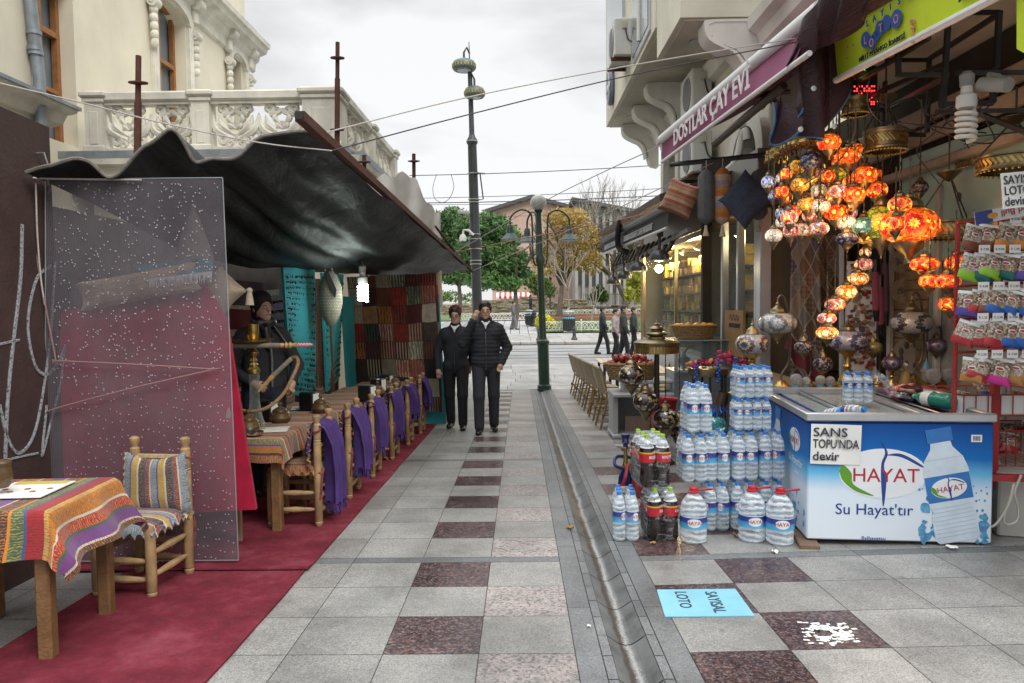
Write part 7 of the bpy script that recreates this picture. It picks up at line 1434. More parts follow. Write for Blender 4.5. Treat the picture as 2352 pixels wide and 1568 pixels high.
def magnets():
 a, c, d, e = gq(1940, 880, 7.5), gq(2012, 880, 7.4), gq(2012, 600, 7.4), gq(1946, 600, 7.5); t = T('magnet_board', 'white board crowded with small souvenir magnets', 'display board', (a.x, 7.5, G(3, 7.5)))
 b = B(); b.add([a, c, d, e] + [p + V((0, .03, 0)) for p in (a, c, d, e)], [(0, 1, 2, 3), (7, 6, 5, 4), (0, 4, 5, 1), (1, 5, 6, 2), (2, 6, 7, 3), (3, 7, 4, 0)]); b.O('panel', WHITE, t, True, sm=0)
 q = N('magnet_print'); r = q.n('Attribute', out='Fac', attribute_name='rnd', attribute_type='GEOMETRY'); m = q.done(q.bsdf(q.ramp(r, [(0, (.4, .07, .05)), (.25, (.3, .25, .2)), (.4, (.12, .16, .2)), (.55, (.5, .35, .2)), (.7, (.2, .08, .05)), (.85, (.5, .48, .42))], 'CONSTANT'), .35)); b = B()
 for i in range(170):
  p = a.lerp(c, rng.uniform(.08, .95)).lerp(e.lerp(d, rng.uniform(.08, .95)), rng.uniform(.08, .97)); o = len(b.f); b.box((0, 0, 0), (rng.uniform(.03, .055), .012, rng.uniform(.025, .04)), TR(p.x, p.y - .008, p.z, ry=rng.uniform(-.4, .4))); b.c[o:] = [.05 + .95*rng.random()]*(len(b.f) - o)
 o = b.O('magnet', m, t, True, sm=0); o['kind'] = 'stuff'
magnets()
for i, (u, v0, v1, c, lb) in enumerate(((2012, 625, 712, (.35, .09, .14), 'left thick pink yarn tube hanging by the magnet board'), (2022, 660, 745, (.33, .08, .13), 'right pink yarn tube, hanging lower than its neighbour'), (2033, 605, 715, (.14, .08, .12), 'mauve and cream tube hanging right of the pink ones'))):
 a, c_ = at(u - 2, v0, 7.1), at(u, v1, 7.1); t = T('yarn_tube', lb, 'yarn tube', a, group='hanging yarn tubes'); b = B(); b.tube([(0, 0, 0), c_ - a], .034, 10); b.O('yarn', mat(f'yarn_{("rose", "pink", "mauve")[i]}', c, .95, vs=40, bp=.4, bs=90), t); b = B(); b.tube([(c_ - a)*1.0, (c_ - a)*1.3], lambda s: .034 - .012*s, 10); b.tube([(0, 0, 0), (0, 0, .12)], .036, 10); b.O('black_end', BLK, t)
for i, (u, v, r, lb) in enumerate(((2077, 600, .125, 'upper round engraved plate on the plank wall'), (2078, 668, .125, 'lower round engraved plate on the plank wall'), (2095, 815, .17, 'large pale plate with dark leaf pattern leaning behind the mirrored lamp'))):
 p = at(u, v, 6.95 if i < 2 else 6.75); t = T('wall_plate', lb, 'plate', p, -.3, 'round plates'); B().lathe([(0, 0), (r*.7, 0), (r, -.02), (r, -.026), (r*.68, -.008), (0, -.008)][::-1], 28, TR(rx=-pi/2 - .05)).O('plate', mat('plate_tan', (.24, .2, .13), .5, vs=20, var=.35) if i < 2 else mat('plate_pale', (.38, .34, .28), .4, vs=20), t)
 b = B()
 if i < 2: [b.box((rng.uniform(-.5, .5)*r, -.012, rng.uniform(-.35, .2)*r), (r*rng.uniform(.1, .3), .006, r*rng.uniform(.08, .35))) for _ in range(12)]
 else: [b.ball((cos(a)*r*.6, -.012, sin(a)*r*.6), (.02, .004, .035), 8, 6, ) for a in np.linspace(0, 5.6, 9)]
 o = b.O('pattern', mat('plate_dark', (.10, .08, .06), .6), t); o['kind'] = 'stuff'
# ---------------------------------------------------------------- freezer
def freezermat():
 q = N('freezer_print'); co = q.co(); z = q.math('ADD', q.xyz(co, 2), q.math('MULTIPLY', q.math('SUBTRACT', q.noise(co, 4, 3), .5), .04)); return q.done(q.bsdf(q.ramp(z, [(.0, (.70, .77, .84)), (.36, (.66, .76, .86)), (.47, (.14, .46, .74)), (.57, (.01, .15, .48)), (.80, (.004, .05, .25))]), .5, Specular_IOR_Level=.25))
FP = freezermat(); DB = mat('print_navy', (.02, .05, .25), .4); LB = mat('print_light_blue', (.12, .42, .68), .4); PW = mat('print_white', (.74, .78, .82), .4, var=.04); PR = mat('print_red', (.40, .02, .025), .4); PG = mat('print_green', (.10, .30, .02), .4)
def blob(b, pts, m, h=.0008, n=40): P = spline(list(pts) + [pts[0]], n)[:-1]; b.prism([(p[0], p[1]) for p in [(q.x, q.y) for q in P]], h, m)
def ell(b, x, y, rx, ry, m, h=.0008, n=36): b.prism([(x + rx*cos(2*pi*i/n), y + ry*sin(2*pi*i/n)) for i in range(n)], h, m)
def logo(par, m, w, hid=False):
 b = B(); ell(b, 0, 0, w*.5, w*.30, m @ TR(0, 0, .0002)); b.O('logo_oval', PW, par, sm=0)
 b = B(); blob(b, [(-.5*w, .02*w), (-.46*w, .1*w), (-.36*w, 0), (-.33*w, -.14*w), (-.1*w, -.27*w), (-.3*w, -.22*w), (-.45*w, -.1*w)], m @ TR(0, 0, .0012)); b.O('logo_leaf', PG, par, sm=0)
 b = B(); blob(b, [(-.05*w, .4*w), (.03*w, .25*w), (-.01*w, .1*w), (.02*w, -.1*w), (-.01*w, -.4*w), (-.04*w, -.1*w), (-.04*w, .12*w), (.0, .25*w)], m @ TR(.02*w, 0, .0012)); blob(b, [(-.0*w, .22*w), (.2*w, .24*w), (.42*w, .12*w), (.44*w, .08*w), (.2*w, .2*w)], m @ TR(0, 0, .0012)); b.O('logo_swirl', DB, par, sm=0)
 b = B(); b.text('HAYAT', w*.235, m @ TR(.03*w, -.10*w, .0022), .0006, off=w*.002, sx=1.0); b.O('logo_word', PR, par, sm=0)
def bottleprint(par, m, s):
 f = lambda L_: [(x*s, y*s) for x, y in L_]
 b = B(); b.prism(f([(-.15, 0), (.15, 0), (.18, .03), (.18, .24), (.16, .28), (.18, .32), (.185, .62), (.16, .72), (.09, .82), (.08, .88), (-.08, .88), (-.09, .82), (-.16, .72), (-.185, .62), (-.18, .32), (-.16, .28), (-.18, .24), (-.18, .03)]), .0008, m @ TR(0, 0, .002)); b.O('printed_bottle', mat('print_bottle', (.60, .70, .80), .4, vs=9, var=.12), par, sm=0)
 b = B(); b.prism(f([(-.105, .87), (.105, .87), (.105, .99), (-.105, .99)]), .0008, m @ TR(0, 0, .003)); b.prism(f([(-.182, .36), (.182, .36), (.182, .585), (-.182, .585)]), .0008, m @ TR(0, 0, .003)); b.O('printed_cap', mat('print_mid_blue', (.03, .17, .48), .4), par, sm=0)
 b = B(); [b.prism(f([(-.165, .05 + .036*i), (.165, .06 + .036*i), (.165, .064 + .036*i), (-.165, .056 + .036*i)]), .0008, m @ TR(0, 0, .003)) for i in range(8)]; b.prism(f([(-.16, .725), (.16, .725), (.16, .73), (-.16, .73)]), .0008, m @ TR(0, 0, .003)); b.O('printed_ribs', mat('print_grey_blue', (.42, .54, .66), .4), par, sm=0)
 logo(par, m @ TR(0, .47*s, .0042), s*.29)
def freezer():
 w, d, h = 1.09, 1.40, .83; p0 = gnd(1852, 1252); yaw = R(-6); p0 = V((p0.x, p0.y, p0.z - .01)); t = T('chest_freezer', 'blue and white chest freezer with a big printed water bottle', 'freezer', p0, yaw); zb = .05
 b = B(); b.box((w/2, d/2, zb + (h - .04 - zb)/2), (w, d, h - .04 - zb), bev=.008); b.O('body', FP, t)
 b = B(); b.box((w/2, .3, .035), (w - .1, .4, .04)); b.box((w/2, d - .3, .035), (w - .1, .4, .04)); b.O('base_frame', DKM, t)
 b = B(); r = .05
 for c, s in (((w/2, r/2 - .012, h - .005), (w + .03, r, .055)), ((w/2, d - r/2, h - .005), (w + .03, r, .055)), ((r/2 - .012, d/2, h - .004), (r, d - .06, .052)), ((w - r/2 + .012, d/2, h - .004), (r, d - .06, .052)), ((.30, d/2, h - .012), (.022, d - .08, .03)), ((w - .36, d/2, h - .010), (.03, d - .08, .034)), ((w - .2, d/2, h - .016), (.02, d - .08, .02))): b.box(c, s, bev=.008)
 b.O('top_rim', ALU, t); b = B(); b.box((w/2 - .03, d/2, h - .03), (w - .38, d - .08, .008)); b.box((.16, d/2, h - .1), (.26, d - .1, .01)); b.O('glass_lid', clearglass('lid_glass', (.40, .47, .48), .22, .03), t)
 b = B(); b.box((w/2, d/2, h - .24), (w - .1, d - .1, .02)); b.O('inner_floor', mat('freezer_inside', (.22, .27, .30), .4), t)
 m = PM((0, -.001, 0), (1, 0, 0), (0, 0, 1)); logo(t, m @ TR(.45, .475, 0), .52); bottleprint(t, m @ TR(.90, .06, 0, rz=R(11)), .72)
 b = B(); b.text("Su Hayat'tır", .098, m @ TR(.40, .215, .001), .0006, off=.001); b.text('f|y|hayatsu', .034, m @ TR(.40, .055, .001), .0006); b.O('slogan', DB, t, sm=0)
 b = B(); q = random.Random(8)
 for k in range(26): a = q.uniform(0, 1); x = q.choice((.68 + .2*a*q.random(), 1.07 - .1*q.random()*a)); y = .06 + .3*(1 - a)*q.random() + .03*q.random(); r = q.uniform(.008, .03); blob(b, [(x + r*q.uniform(.4, 1.4)*cos(g), y + r*q.uniform(.5, 1.6)*sin(g)) for g in np.linspace(0, 5.5, 8)], m @ TR(0, 0, .0004 + .00005*k), n=20)
 for k in range(36): x, y, r = q.choice((.64 + .2*q.random(), .97 + .1*q.random())), q.uniform(.05, .42), q.uniform(.003, .008); ell(b, min(x, 1.075), y, r, r*1.2, m @ TR(0, 0, .0005), n=10)
 o = b.O('water_splash', mat('print_splash', (.10, .34, .58), .35, vs=25, var=.6), t, sm=0)
 b = B(); b.box((.99, .70, .0012), (.062, .045, .001), m); b.O('sticker', PW, t); b = B(); [b.box((.972 + .006*i, .70, .0022), (.003 if i % 3 else .0045, .028, .0006), m) for i in range(7)]; b.O('barcode', INK, t, sm=0)
 ms = PM((-.001, d, 0), (0, -1, 0), (0, 0, 1)); logo(t, ms @ TR(d - .30, .63, 0), .26); bottleprint(t, ms @ TR(d - .80, .05, 0, rz=R(-4)), .74)
 b = B(); b.text("Su Hayat'tır", .07, ms @ TR(d - .28, .47, .001), .0006); b.text('hayatsu', .03, ms @ TR(d - .25, .41, .001), .0006); b.O('side_slogan', PW, t, sm=0)
 b = B()
 for k in range(22): x, y, r = d - q.uniform(.06, .5), q.uniform(.06, .3), q.uniform(.006, .024); blob(b, [(x + r*q.uniform(.4, 1.4)*cos(g), y + r*q.uniform(.5, 1.6)*sin(g)) for g in np.linspace(0, 5.5, 8)], ms @ TR(0, 0, .0004 + .00005*k), n=16)
 b.O('water_splash', mat('print_splash', (.10, .34, .58)), t, sm=0)
 FM = Mx.LocRotScale(p0, Euler((0, 0, yaw)), None)
 def paper(nm, lab, m, w_, h_, lines, mat_=PAPER, grp='paper lottery notices'):
  t2 = T(nm, lab, 'sign', (0, 0, 0), group=grp); t2.matrix_world = m; b = B(); b.grid(lambda u, v: ((u - .5)*w_, (v - .5)*h_, .004 + .004*sin(5*u + 3*v)), 8, 6, .001); b.O('sheet', mat_, t2)
  b = B(); [b.text(s_, z_, TR(-w_*.46, y_*h_, .0105), .001, al='LEFT', off=.009, sx=sx) for s_, z_, y_, sx in lines]; b.O('lettering', INK, t2, sm=0)
 paper('paper_notice', 'white paper reading SANS TOPU NDA devir taped on the freezer', FM @ PM((.165, -.006, .655), (1, .0, -.02), (0, 0, 1)), .30, .25, (('SANS', .078, .20, 1.12), ("TOPU'NDA", .078, -.09, .70), ('devir', .078, -.40, 1.0), ('           DEVLETİN BÜYÜ', .014, -.39, 1.0)))
 P = [at(u, v, 4.2) for u, v in ((2298, 482), (2420, 470), (2420, 385), (2294, 400))]; mm = PM((P[0] + P[2])/2, P[1] - P[0], P[3] - P[0]); paper('paper_notice', 'white paper reading SAYISAL LOTO DA devir above the snack rack', mm, (P[1] - P[0]).length, (P[3] - P[0]).length, (('SAYISAL', .068, .18, .80), ("LOTO'DA", .068, -.12, .80), ('devir', .068, -.42, .85)))
 b = B(); b.box((0, .1, .018), (.12, .34, .036), bev=.004); o = b.O('wood_block', mat('wedge_wood', (.17, .11, .07), .8, vs=9)); o.location = p0 + V((-.0, -.02, .004)); o.rotation_euler[2] = -.2; tag(o, 'old wooden block wedged under the freezer corner', 'wood block')
 return FM
FRZ = freezer()
# ---------------------------------------------------------------- bottles
def watermat():
 q = N('bottled_water'); co = q.co(); w = q.n('TexWave', {'Vector': q.map(co, (1, 1, 1)), 'Scale': 9, 'Distortion': 5, 'Detail': 1}, 1, bands_direction='Z'); n = q.noise(q.map(co, (1, 1, .6)), 30, 3, .6, 1.); h = q.math('ADD', q.math('MULTIPLY', w, .55), n); f = q.n('LayerWeight', {'Blend': .4}, 1)
 tr = q.n('BsdfTransparent', {0: (.93, .97, .99)}); g = q.bsdf((.84, .91, .96), .10, 0, q.bump(h, .45, .012), Specular_IOR_Level=1.0); k = q.math('ADD', q.math('MULTIPLY', q.ramp(h, [(.66, .0), (.95, .5)]), .8), q.math('ADD', q.math('MULTIPLY', f, .45), .14), cl=True); return q.done(q.n('MixShader', {0: k, 1: tr, 2: g}))
WAT = watermat(); COLA = mat('dark_cola', (.012, .007, .006), .12, vs=20, Specular_IOR_Level=.8); BCAP = mat('blue_cap', (.03, .20, .60), .35); GCAP = mat('lime_cap', (.28, .48, .04), .35); RCAP = mat('red_cap', (.42, .02, .035), .35)
def wrapmat():
 q = N('shrink_film'); co = q.co(); n = q.noise(q.map(co, (1, 1, 2.2)), 13, 4, .6, 1.2); r = q.ramp(n, [(.50, 0.), (.60, .42)]); g = q.bsdf((.75, .79, .82), .16, 0, q.bump(n, .8, .02)); f = q.n('LayerWeight', {'Blend': .3}, 1); return q.done(q.n('MixShader', {0: q.math('ADD', q.math('MULTIPLY', f, .35), q.math('MULTIPLY', r, .55), cl=True), 1: q.n('BsdfTransparent'), 2: g}))
WRAP = wrapmat()
def labelmat():
 q = N('water_label'); uv = q.co('UV'); x, y = q.xyz(uv, 0), q.xyz(uv, 1); c = q.ramp(y, [(0, (.10, .42, .68)), (.45, (.05, .30, .60)), (.55, (.015, .06, .30)), (.94, (.02, .05, .26)), (.95, (.6, .65, .7))])
 fx = q.math('SUBTRACT', q.math('FRACT', q.math('MULTIPLY', x, 2.)), .5); e = q.math('ADD', q.math('POWER', q.math('DIVIDE', fx, .17), 2.), q.math('POWER', q.math('DIVIDE', q.math('SUBTRACT', y, .52), .36), 2.)); c = q.mix(q.math('LESS_THAN', e, 1.), c, (.72, .74, .76)); return q.done(q.bsdf(c, .3))
LABW = labelmat()
def colalabel():
 q = N('cola_label'); uv = q.co('UV'); y = q.xyz(uv, 1); n = q.vor(q.map(uv, (14, 7, 1)), 1, 'Distance'); c = q.ramp(y, [(0, (.32, .012, .02)), (.12, (.42, .016, .026)), (.82, (.42, .016, .026)), (.84, (.55, .40, .03)), (.96, (.55, .40, .03)), (.97, (.35, .012, .02))], 'CONSTANT'); c = q.mix(q.math('MULTIPLY', q.ramp(n, [(.12, .6), (.18, 0.)]), q.math('LESS_THAN', y, .8)), c, (.65, .5, .5)); return q.done(q.bsdf(c, .35))
LABC = colalabel()
_pr = {}
def bottle_parts(kind):
 if kind in _pr: return _pr[kind]
 if kind == 'water': r, h, body, lz, cap, lm, nm = .043, .325, [(.0, .004), (.030, 0), (.041, .012), (.043, .03), (.0415, .06), (.043, .075), (.0415, .1), (.043, .118), (.043, .205), (.041, .225), (.034, .26), (.02, .292), (.0145, .3), (.0145, .31), (0, .311)], (.126, .2), BCAP, LABW, 'HAYAT'
 elif kind == 'small': r, h, body, lz, cap, lm, nm = .031, .215, [(0, .003), (.022, 0), (.030, .01), (.031, .02), (.0295, .04), (.031, .055), (.0295, .075), (.031, .09), (.031, .145), (.028, .165), (.016, .19), (.0125, .196), (.0125, .204), (0, .205)], (.1, .145), BCAP, LABW, 'HAYAT'
 else: r, h, body, lz, cap, lm, nm = .052, .345, [(0, .004), (.034, 0), (.048, .014), (.052, .04), (.050, .1), (.047, .135), (.051, .17), (.052, .225), (.046, .26), (.030, .295), (.018, .318), (.0155, .326), (.0155, .334), (0, .335)], (.165, .235), GCAP, LABC, 'Cola'
 ob = []
 if kind == 'cola':
  o = B().lathe([p for p in body if p[1] <= .262] + [(0, .262)], 18).O('bottle', COLA); o2 = B().lathe([p for p in body if p[1] >= .258], 18).O('neck', WAT, o); ob.append(o)
 else: ob.append(B().lathe(body, 20).O('bottle', WAT))
 B().lathe([(.0165, h - .022), (.0165, h - .002), (.014, h), (0, h)], 14).O('cap', cap, ob[0])
 l = B(); l.lathe([(r*1.012, lz[0]), (r*1.012, lz[1])], 24, cap=False); lo = l.O('label', lm, ob[0])
 l = B(); n = 2 if kind != 'cola' else 2
 for i in range(n):
  vs, fs = text_mesh(nm if kind != 'cola' else ('BOŞYOK' if i else 'Cola'), 'CENTER', .004, 0); sz = (lz[1] - lz[0])*(.42 if kind != 'cola' else .36); zc = (lz[0] + lz[1])/2 - sz*.28; a0 = pi*(i) + (pi/2 if 1 else 0)
  l.add([((r*1.02 + p[2]*.0006)*cos(a0 + p[0]*sz*.9/r), (r*1.02 + p[2]*.0006)*sin(a0 + p[0]*sz*.9/r), zc + p[1]*sz) for p in vs], fs)
 l.O('lettering', PR if kind != 'cola' else PW, lo, sm=0)
 _pr[kind] = (ob[0], r, h); return _pr[kind]
_used = set()
def pack(kind, nx, ny, loc, rz, label, grp, bag=False):
 o, r, h = bottle_parts(kind); nm = {'water': 'water_pack', 'small': 'small_water_pack', 'cola': 'cola_pack'}[kind]; t = T(nm, label, 'bottle pack', loc, rz, grp); d = 2*r + .001
 for i in range(nx):
  for j in range(ny):
   k = o if kind not in _used else dup(o); _used.add(kind); k.parent = t; k.location = ((i - (nx - 1)/2)*d, (j - (ny - 1)/2)*d, 0); k.rotation_euler[2] = rng.uniform(-1.3, 1.0) + (pi if rng.random() < .5 else 0)
 X, Y = nx*r + .003, ny*r + .003; zt = h - .012; b = B(); k = 40; rows = []
 for z, s in ((.0, .93), (.012, 1), (h*.62, 1.0), (h*.72, .97), (h*.84, .84), (zt, .74)):
  ring_ = []
  for i in range(k): a = 2*pi*i/k; c, s_ = cos(a), sin(a); q = 4.5; f = (abs(c)**q + abs(s_)**q)**(-1/q); w_ = 1 + .012*sin(a*2*nx + z*30) - .02*abs(sin(a*(nx + ny) + 3*z)); ring_.append((X*c*f*s*w_, Y*s_*f*s*w_, z))
  rows.append(ring_)
 vs = [p for r_ in rows for p in r_]; fs = [(j*k + i, j*k + (i + 1) % k, (j + 1)*k + (i + 1) % k, (j + 1)*k + i) for j in range(len(rows) - 1) for i in range(k)]; b.add(vs, fs + [tuple((len(rows) - 1)*k + i for i in range(k))]); b.O('shrink_film', WRAP, t, sm=70)
 if bag:
  b = B(); b.grid(lambda u, v: (X + .02 + .2*u*(1 - .4*v) + .02*sin(9*v), (v - .5)*2*Y*(1 - .3*u) + .02*sin(11*u), .06 + .15*sin(pi*min(1, u + .35))*(1 - abs(v - .5)) + .02*sin(17*u + 9*v)), 16, 12, .002); b.O('plastic_bag', WRAP, t, sm=70)
 return t
def onfl(u, v): return gnd(u, v)
WG = 'shrink wrapped water packs beside the freezer'
q = onfl(1440, 1242); pack('water', 2, 3, q + V((.0, .1, .004)), -.08, 'low pack of large water bottles at the left end of the pile', WG)
y1 = q.y + .15; zg = lambda x: G(x, y1) + .004
X0 = at(1640, 1200, y1).x
for i, (u, lb) in enumerate(((1637, 'bottom row water pack half hidden by the single large bottle'), (1700, 'bottom row water pack between the single and the twin large bottles'), (1765, 'bottom row water pack behind the twin large bottles'))):
 x = at(u, 1200, y1 + .12).x; pack('water', 2, 3, (x, y1 + .13, zg(x)), rng.uniform(-.03, .03), lb, WG)
for i, (u, lb) in enumerate(((1588, 'middle row water pack right behind the upper cola pack'), (1640, 'second middle row water pack, under the tall stack'), (1702, 'third middle row water pack, under the small bottles'), (1762, 'right middle row water pack touching the freezer'))):
 x = at(u, 1060, y1 + .14).x; pack('water', 2, 3, (x, y1 + .15, zg(x) + .335 + .002*i), rng.uniform(-.04, .04), lb, WG)
x = at(1598, 960, y1 + .16).x; pack('water', 2, 3, (x, y1 + .17, zg(x) + .672), .06, 'highest pack of large water bottles, standing on the middle row', WG)
x = at(1722, 960, y1 + .16).x; pack('small', 4, 3, (x, y1 + .16, zg(x) + .674), -.04, 'lower pack of twelve small water bottles on the middle row', 'packs of small water bottles'); pack('small', 4, 3, (x + .01, y1 + .17, zg(x) + .674 + .219), .03, 'upper pack of twelve small water bottles on top of the pile', 'packs of small water bottles')
pp = FRZ @ V((.50, .62, .835)); pack('small', 3, 2, (pp.x, pp.y, pp.z), -.25, 'pack of small water bottles with torn plastic bag on the freezer lid', 'packs of small water bottles', True)
q = onfl(1520, 1240); pack('cola', 2, 3, q + V((0, .11, .004)), .03, 'lower pack of dark cola bottles standing on the red granite', 'cola packs'); pack('cola', 2, 3, q + V((-.055, .13, .354)), .12, 'upper pack of dark cola bottles with lime caps', 'cola packs')
def jug(u, v, label):
 p = onfl(u, v); t = T('water_jug', label, 'water bottle', p + V((0, 0, .003)), rng.uniform(-.3, .3), 'five litre water bottles'); s = 1.0
 B().lathe([(0, .004), (.068, 0), (.082, .012), (.086, .03), (.082, .05), (.087, .07), (.083, .09), (.087, .105), (.087, .175), (.083, .19), (.086, .21), (.078, .25), (.055, .29), (.03, .315), (.024, .322), (.024, .33), (0, .331)], 26).O('bottle', WAT, t)
 B().lathe([(.03, .318), (.036, .322), (.036, .33), (.027, .334), (.027, .352), (.024, .356), (0, .356)], 18).O('cap', RCAP, t); B().tube(spline([(.03, 0, .338), (.08, 0, .345), (.11, -.005, .35), (.115, 0, .345), (.08, .012, .338), (.03, .012, .335)], 18), .006, 6).O('handle', RCAP, t)
 l = B(); l.lathe([(.0885, .1), (.0885, .178)], 26, cap=False); lo = l.O('label', LABW, t); vs, fs = text_mesh('HAYAT', 'CENTER', .004, 0); l = B(); l.add([((.0893 + p_[2]*.0006)*cos(-1.5 + p_[0]*.034/.0893), (.0893 + p_[2]*.0006)*sin(-1.5 + p_[0]*.034/.0893), .13 + p_[1]*.034) for p_ in vs], fs); l.O('lettering', PR, lo, sm=0); return t
jug(1592, 1243, 'single five litre water bottle with red cap before the cola'); jug(1726, 1240, 'left bottle of the twin five litre pair beside the freezer'); jug(1790, 1247, 'right bottle of the twin five litre pair touching the freezer')
def lying(kind, p, rz, rx, label, grp, cols=None):
 o, r, h = bottle_parts(kind); k = dup(o); k.parent = None; k.name = 'soda_bottle' if cols else 'water_bottle'; k.location = p; k.rotation_euler = (rx, 0, rz); tag(k, label, 'bottle', grp)
 if cols:
  k.data = k.data.copy(); k.data.materials[0] = cols[0]
  for c in k.children:
   c.data = c.data.copy()
   if c.name.startswith('cap'): c.data.materials[0] = cols[1]
   if c.name.startswith('neck'): c.data.materials[0] = cols[0]
   if c.name.startswith('label'): c.data.materials[0] = cols[2]
GB = clearglass('green_pet', (.02, .28, .20), .5, .08); CB = mat('cherry_drink', (.035, .006, .018), .12); MG = mat('magenta_cap', (.45, .02, .20), .35); TC = mat('teal_cap', (.10, .38, .30), .35); PL_ = mat('plain_white_label', (.68, .68, .66), .4); RL = mat('reddish_label', (.40, .05, .05), .4)
lying('water', FRZ @ V((.20, .30, .79)), R(-6) + .5, R(-105) + pi, 'single water bottle lying in the open end of the freezer', 'loose bottles on the freezer')
for i, (x, y, c, lb) in enumerate(((.93, .95, (CB, MG, RL), 'left cherry soda bottle with magenta cap lying on the freezer'), (1.0, 1.05, (CB, MG, RL), 'middle cherry soda bottle with magenta cap'), (1.08, 1.10, (CB, MG, RL), 'right cherry soda bottle with magenta cap'), (1.0, .62, (GB, TC, PL_), 'front green soda bottle with white label on the freezer'), (1.10, .66, (GB, TC, PL_), 'rear green soda bottle with white label on the freezer'))):
 lying('cola', FRZ @ V((x, y - .30, .875)), R(-6) + .35, R(-90) , lb, 'loose bottles on the freezer', c)
# ================================================================ cafe terrace, counters, baskets
BAM = mat('bamboo', (.26, .17, .07), .5, vs=14, var=.35); WICK = mat('wicker_weave', (.40, .34, .25), .8, vs=60, var=.3, bp=.6, bs=70); TOPW = mat('pale_slats', (.55, .50, .44), .5, vs=5, var=.12); CGREY = mat('counter_grey', (.36, .37, .38), .5, vs=3, var=.1)
def rattan(label, x, y, rz=0):
 t = T('rattan_chair', label, 'chair', (x, y, G(x, y)), rz, 'bamboo cafe chairs')
 for s in (-1, 1):
  b = B(); b.tube([(.2, s*.2, 0), (.17, s*.19, .44)], .017, 7); b.O('leg', BAM, t); b = B(); b.tube([(-.30, s*.2, 0), (-.2, s*.19, .42), (-.24, s*.2, .7), (-.30, s*.19, .86)], .017, 7); b.O('back_post', BAM, t)
 b = B(); b.grid(lambda u, v: (-.2 + .42*u, (v - .5)*.42, .44 + .01*sin(pi*u)), 6, 6, .04); b.O('seat', WICK, t); b = B(); b.grid(lambda u, v: (-.205 - .1*v - .05*sin(pi*u)*0 - .04*(1 - (2*u - 1)**2), (u - .5)*.42, .5 + .37*v), 10, 8, .02); b.O('backrest', WICK, t)
 b = B(); b.tube([(-.31 - .04*(1 - (2*i/10 - 1)**2), (i/10 - .5)*.45, .875 - .02*(2*i/10 - 1)**2) for i in range(11)], .022, 7); b.O('top_rail', mat('rail_tan', (.42, .34, .22), .6), t); b = B(); [b.tube([(-.27, s*.2, .2), (.19, s*.2, .22)], .012, 6) for s in (-1, 1)]; b.tube([(.18, -.2, .3), (.18, .2, .3)], .012, 6); [b.ball((x_, s*.2, .22), .03, 7, 5) for s in (-1, 1) for x_ in (-.26, .18)]; b.O('stretcher', BAM, t)
for i, y in enumerate((10.35, 11.4, 12.3, 13.4, 14.5, 15.7)): rattan(('nearest', 'second nearest', 'third', 'fourth', 'fifth', 'farthest')[i] + ' bamboo chair on the lane side, from the grey counter', 1.38, y, .06)
for i, y in enumerate((10.9, 12.0, 13.2, 14.4)): rattan(('nearest', 'second', 'third', 'farthest')[i] + ' bamboo chair on the window side of the cafe tables', 2.42, y, pi - .3)
for i, y in enumerate((11.3, 13.1, 15.0)):
 t = T('cafe_table', ('nearest slatted cafe table, behind the pomegranate basket', 'middle slatted cafe table', 'farthest slatted cafe table, nearest the road')[i], 'table', (1.9, y, G(1.9, y)), 0, 'slatted cafe tables'); b = B(); [b.box((-.28 + .14*k, 0, .75), (.13, 1.25, .025), bev=.004) for k in range(5)]; b.O('tabletop', TOPW, t); b = B(); [b.box((sx*.25, sy*.5, .37), (.05, .05, .74)) for sx in (-1, 1) for sy in (-1, 1)]; o = b.O('leg_frame', DKM, t)
def counter():
 a = gnd(1402, 1001); c = at(1560, 1001, a.y); w = c.x - a.x; t = T('grey_counter', 'grey two tier serving counter carrying the pomegranates', 'counter', a); h = at(1402, 902, a.y).z - a.z; h2 = at(1402, 874, a.y).z - a.z
 b = B(); b.box((w/2, .0, h), (w, .62, .05), bev=.012); b.box((w/2, .06, .03), (w, .6, .06), bev=.012); b.O('counter_shelf', CGREY, t); b = B(); b.box((w/2 + .06, .05, h2), (w - .1, .56, .045), bev=.01); b.O('upper_top', CGREY, t)
 b = B(); b.box((.04, .05, h/2), (.06, .5, h - .04)); b.box((w/2, .28, h/2), (w - .1, .03, h - .04)); b.box((w - .04, .05, h/2), (.06, .5, h - .04)); b.O('panel', CGREY, t); b = B(); [b.box((x, 0, (h + h2)/2), (.06, .3, h2 - h - .03)) for x in (.18, w - .12)]; b.O('upright', ALU, t)
 z = a.z + h2 + .024; q = V((a.x + .16, a.y - .06, z))
 tag(B().box((0, 0, .1), (.32, .03, .2), TR(rx=.15)).O('cardboard', mat('cardboard', (.36, .27, .2), .9), loc=a + V((.35, .05, .06))), 'torn brown cardboard leaning inside the grey counter', 'cardboard')
 return q, w, a, z
CQ, CWD, CA, CZ = counter()
def basket(label, loc, rx, ry, h, dark=1.):
 t = T('wicker_basket', label, 'basket', loc, 0, 'wicker fruit baskets'); m = mat('basket_weave', (.34, .22, .09), .8, vs=40, var=.5, bp=.8, bs=60); b = B(); n = 36
 for j in range(8):
  k = .82 + .2*j/7; b.tube([(rx*k*cos(2*pi*i/n)*(1 + .02*(-1)**(i + j)), ry*k*sin(2*pi*i/n)*(1 + .02*(-1)**(i + j)), .012 + h*j/8) for i in range(n)], h*.075, 5, closed=True)
 b.lathe([(0, .004), (1, .01)], 24, Mx.Diagonal((rx*.82, ry*.82, 1, 1))); b.lathe([(.80, .0), (.98, h*.95)], 36, Mx.Diagonal((rx*.97, ry*.97, 1, 1)), cap=False); b.O('weave', m, t); b = B(); b.tube([(rx*1.03*cos(2*pi*i/n), ry*1.03*sin(2*pi*i/n), h) for i in range(n)], h*.1, 6, closed=True); b.O('rim', m, t)
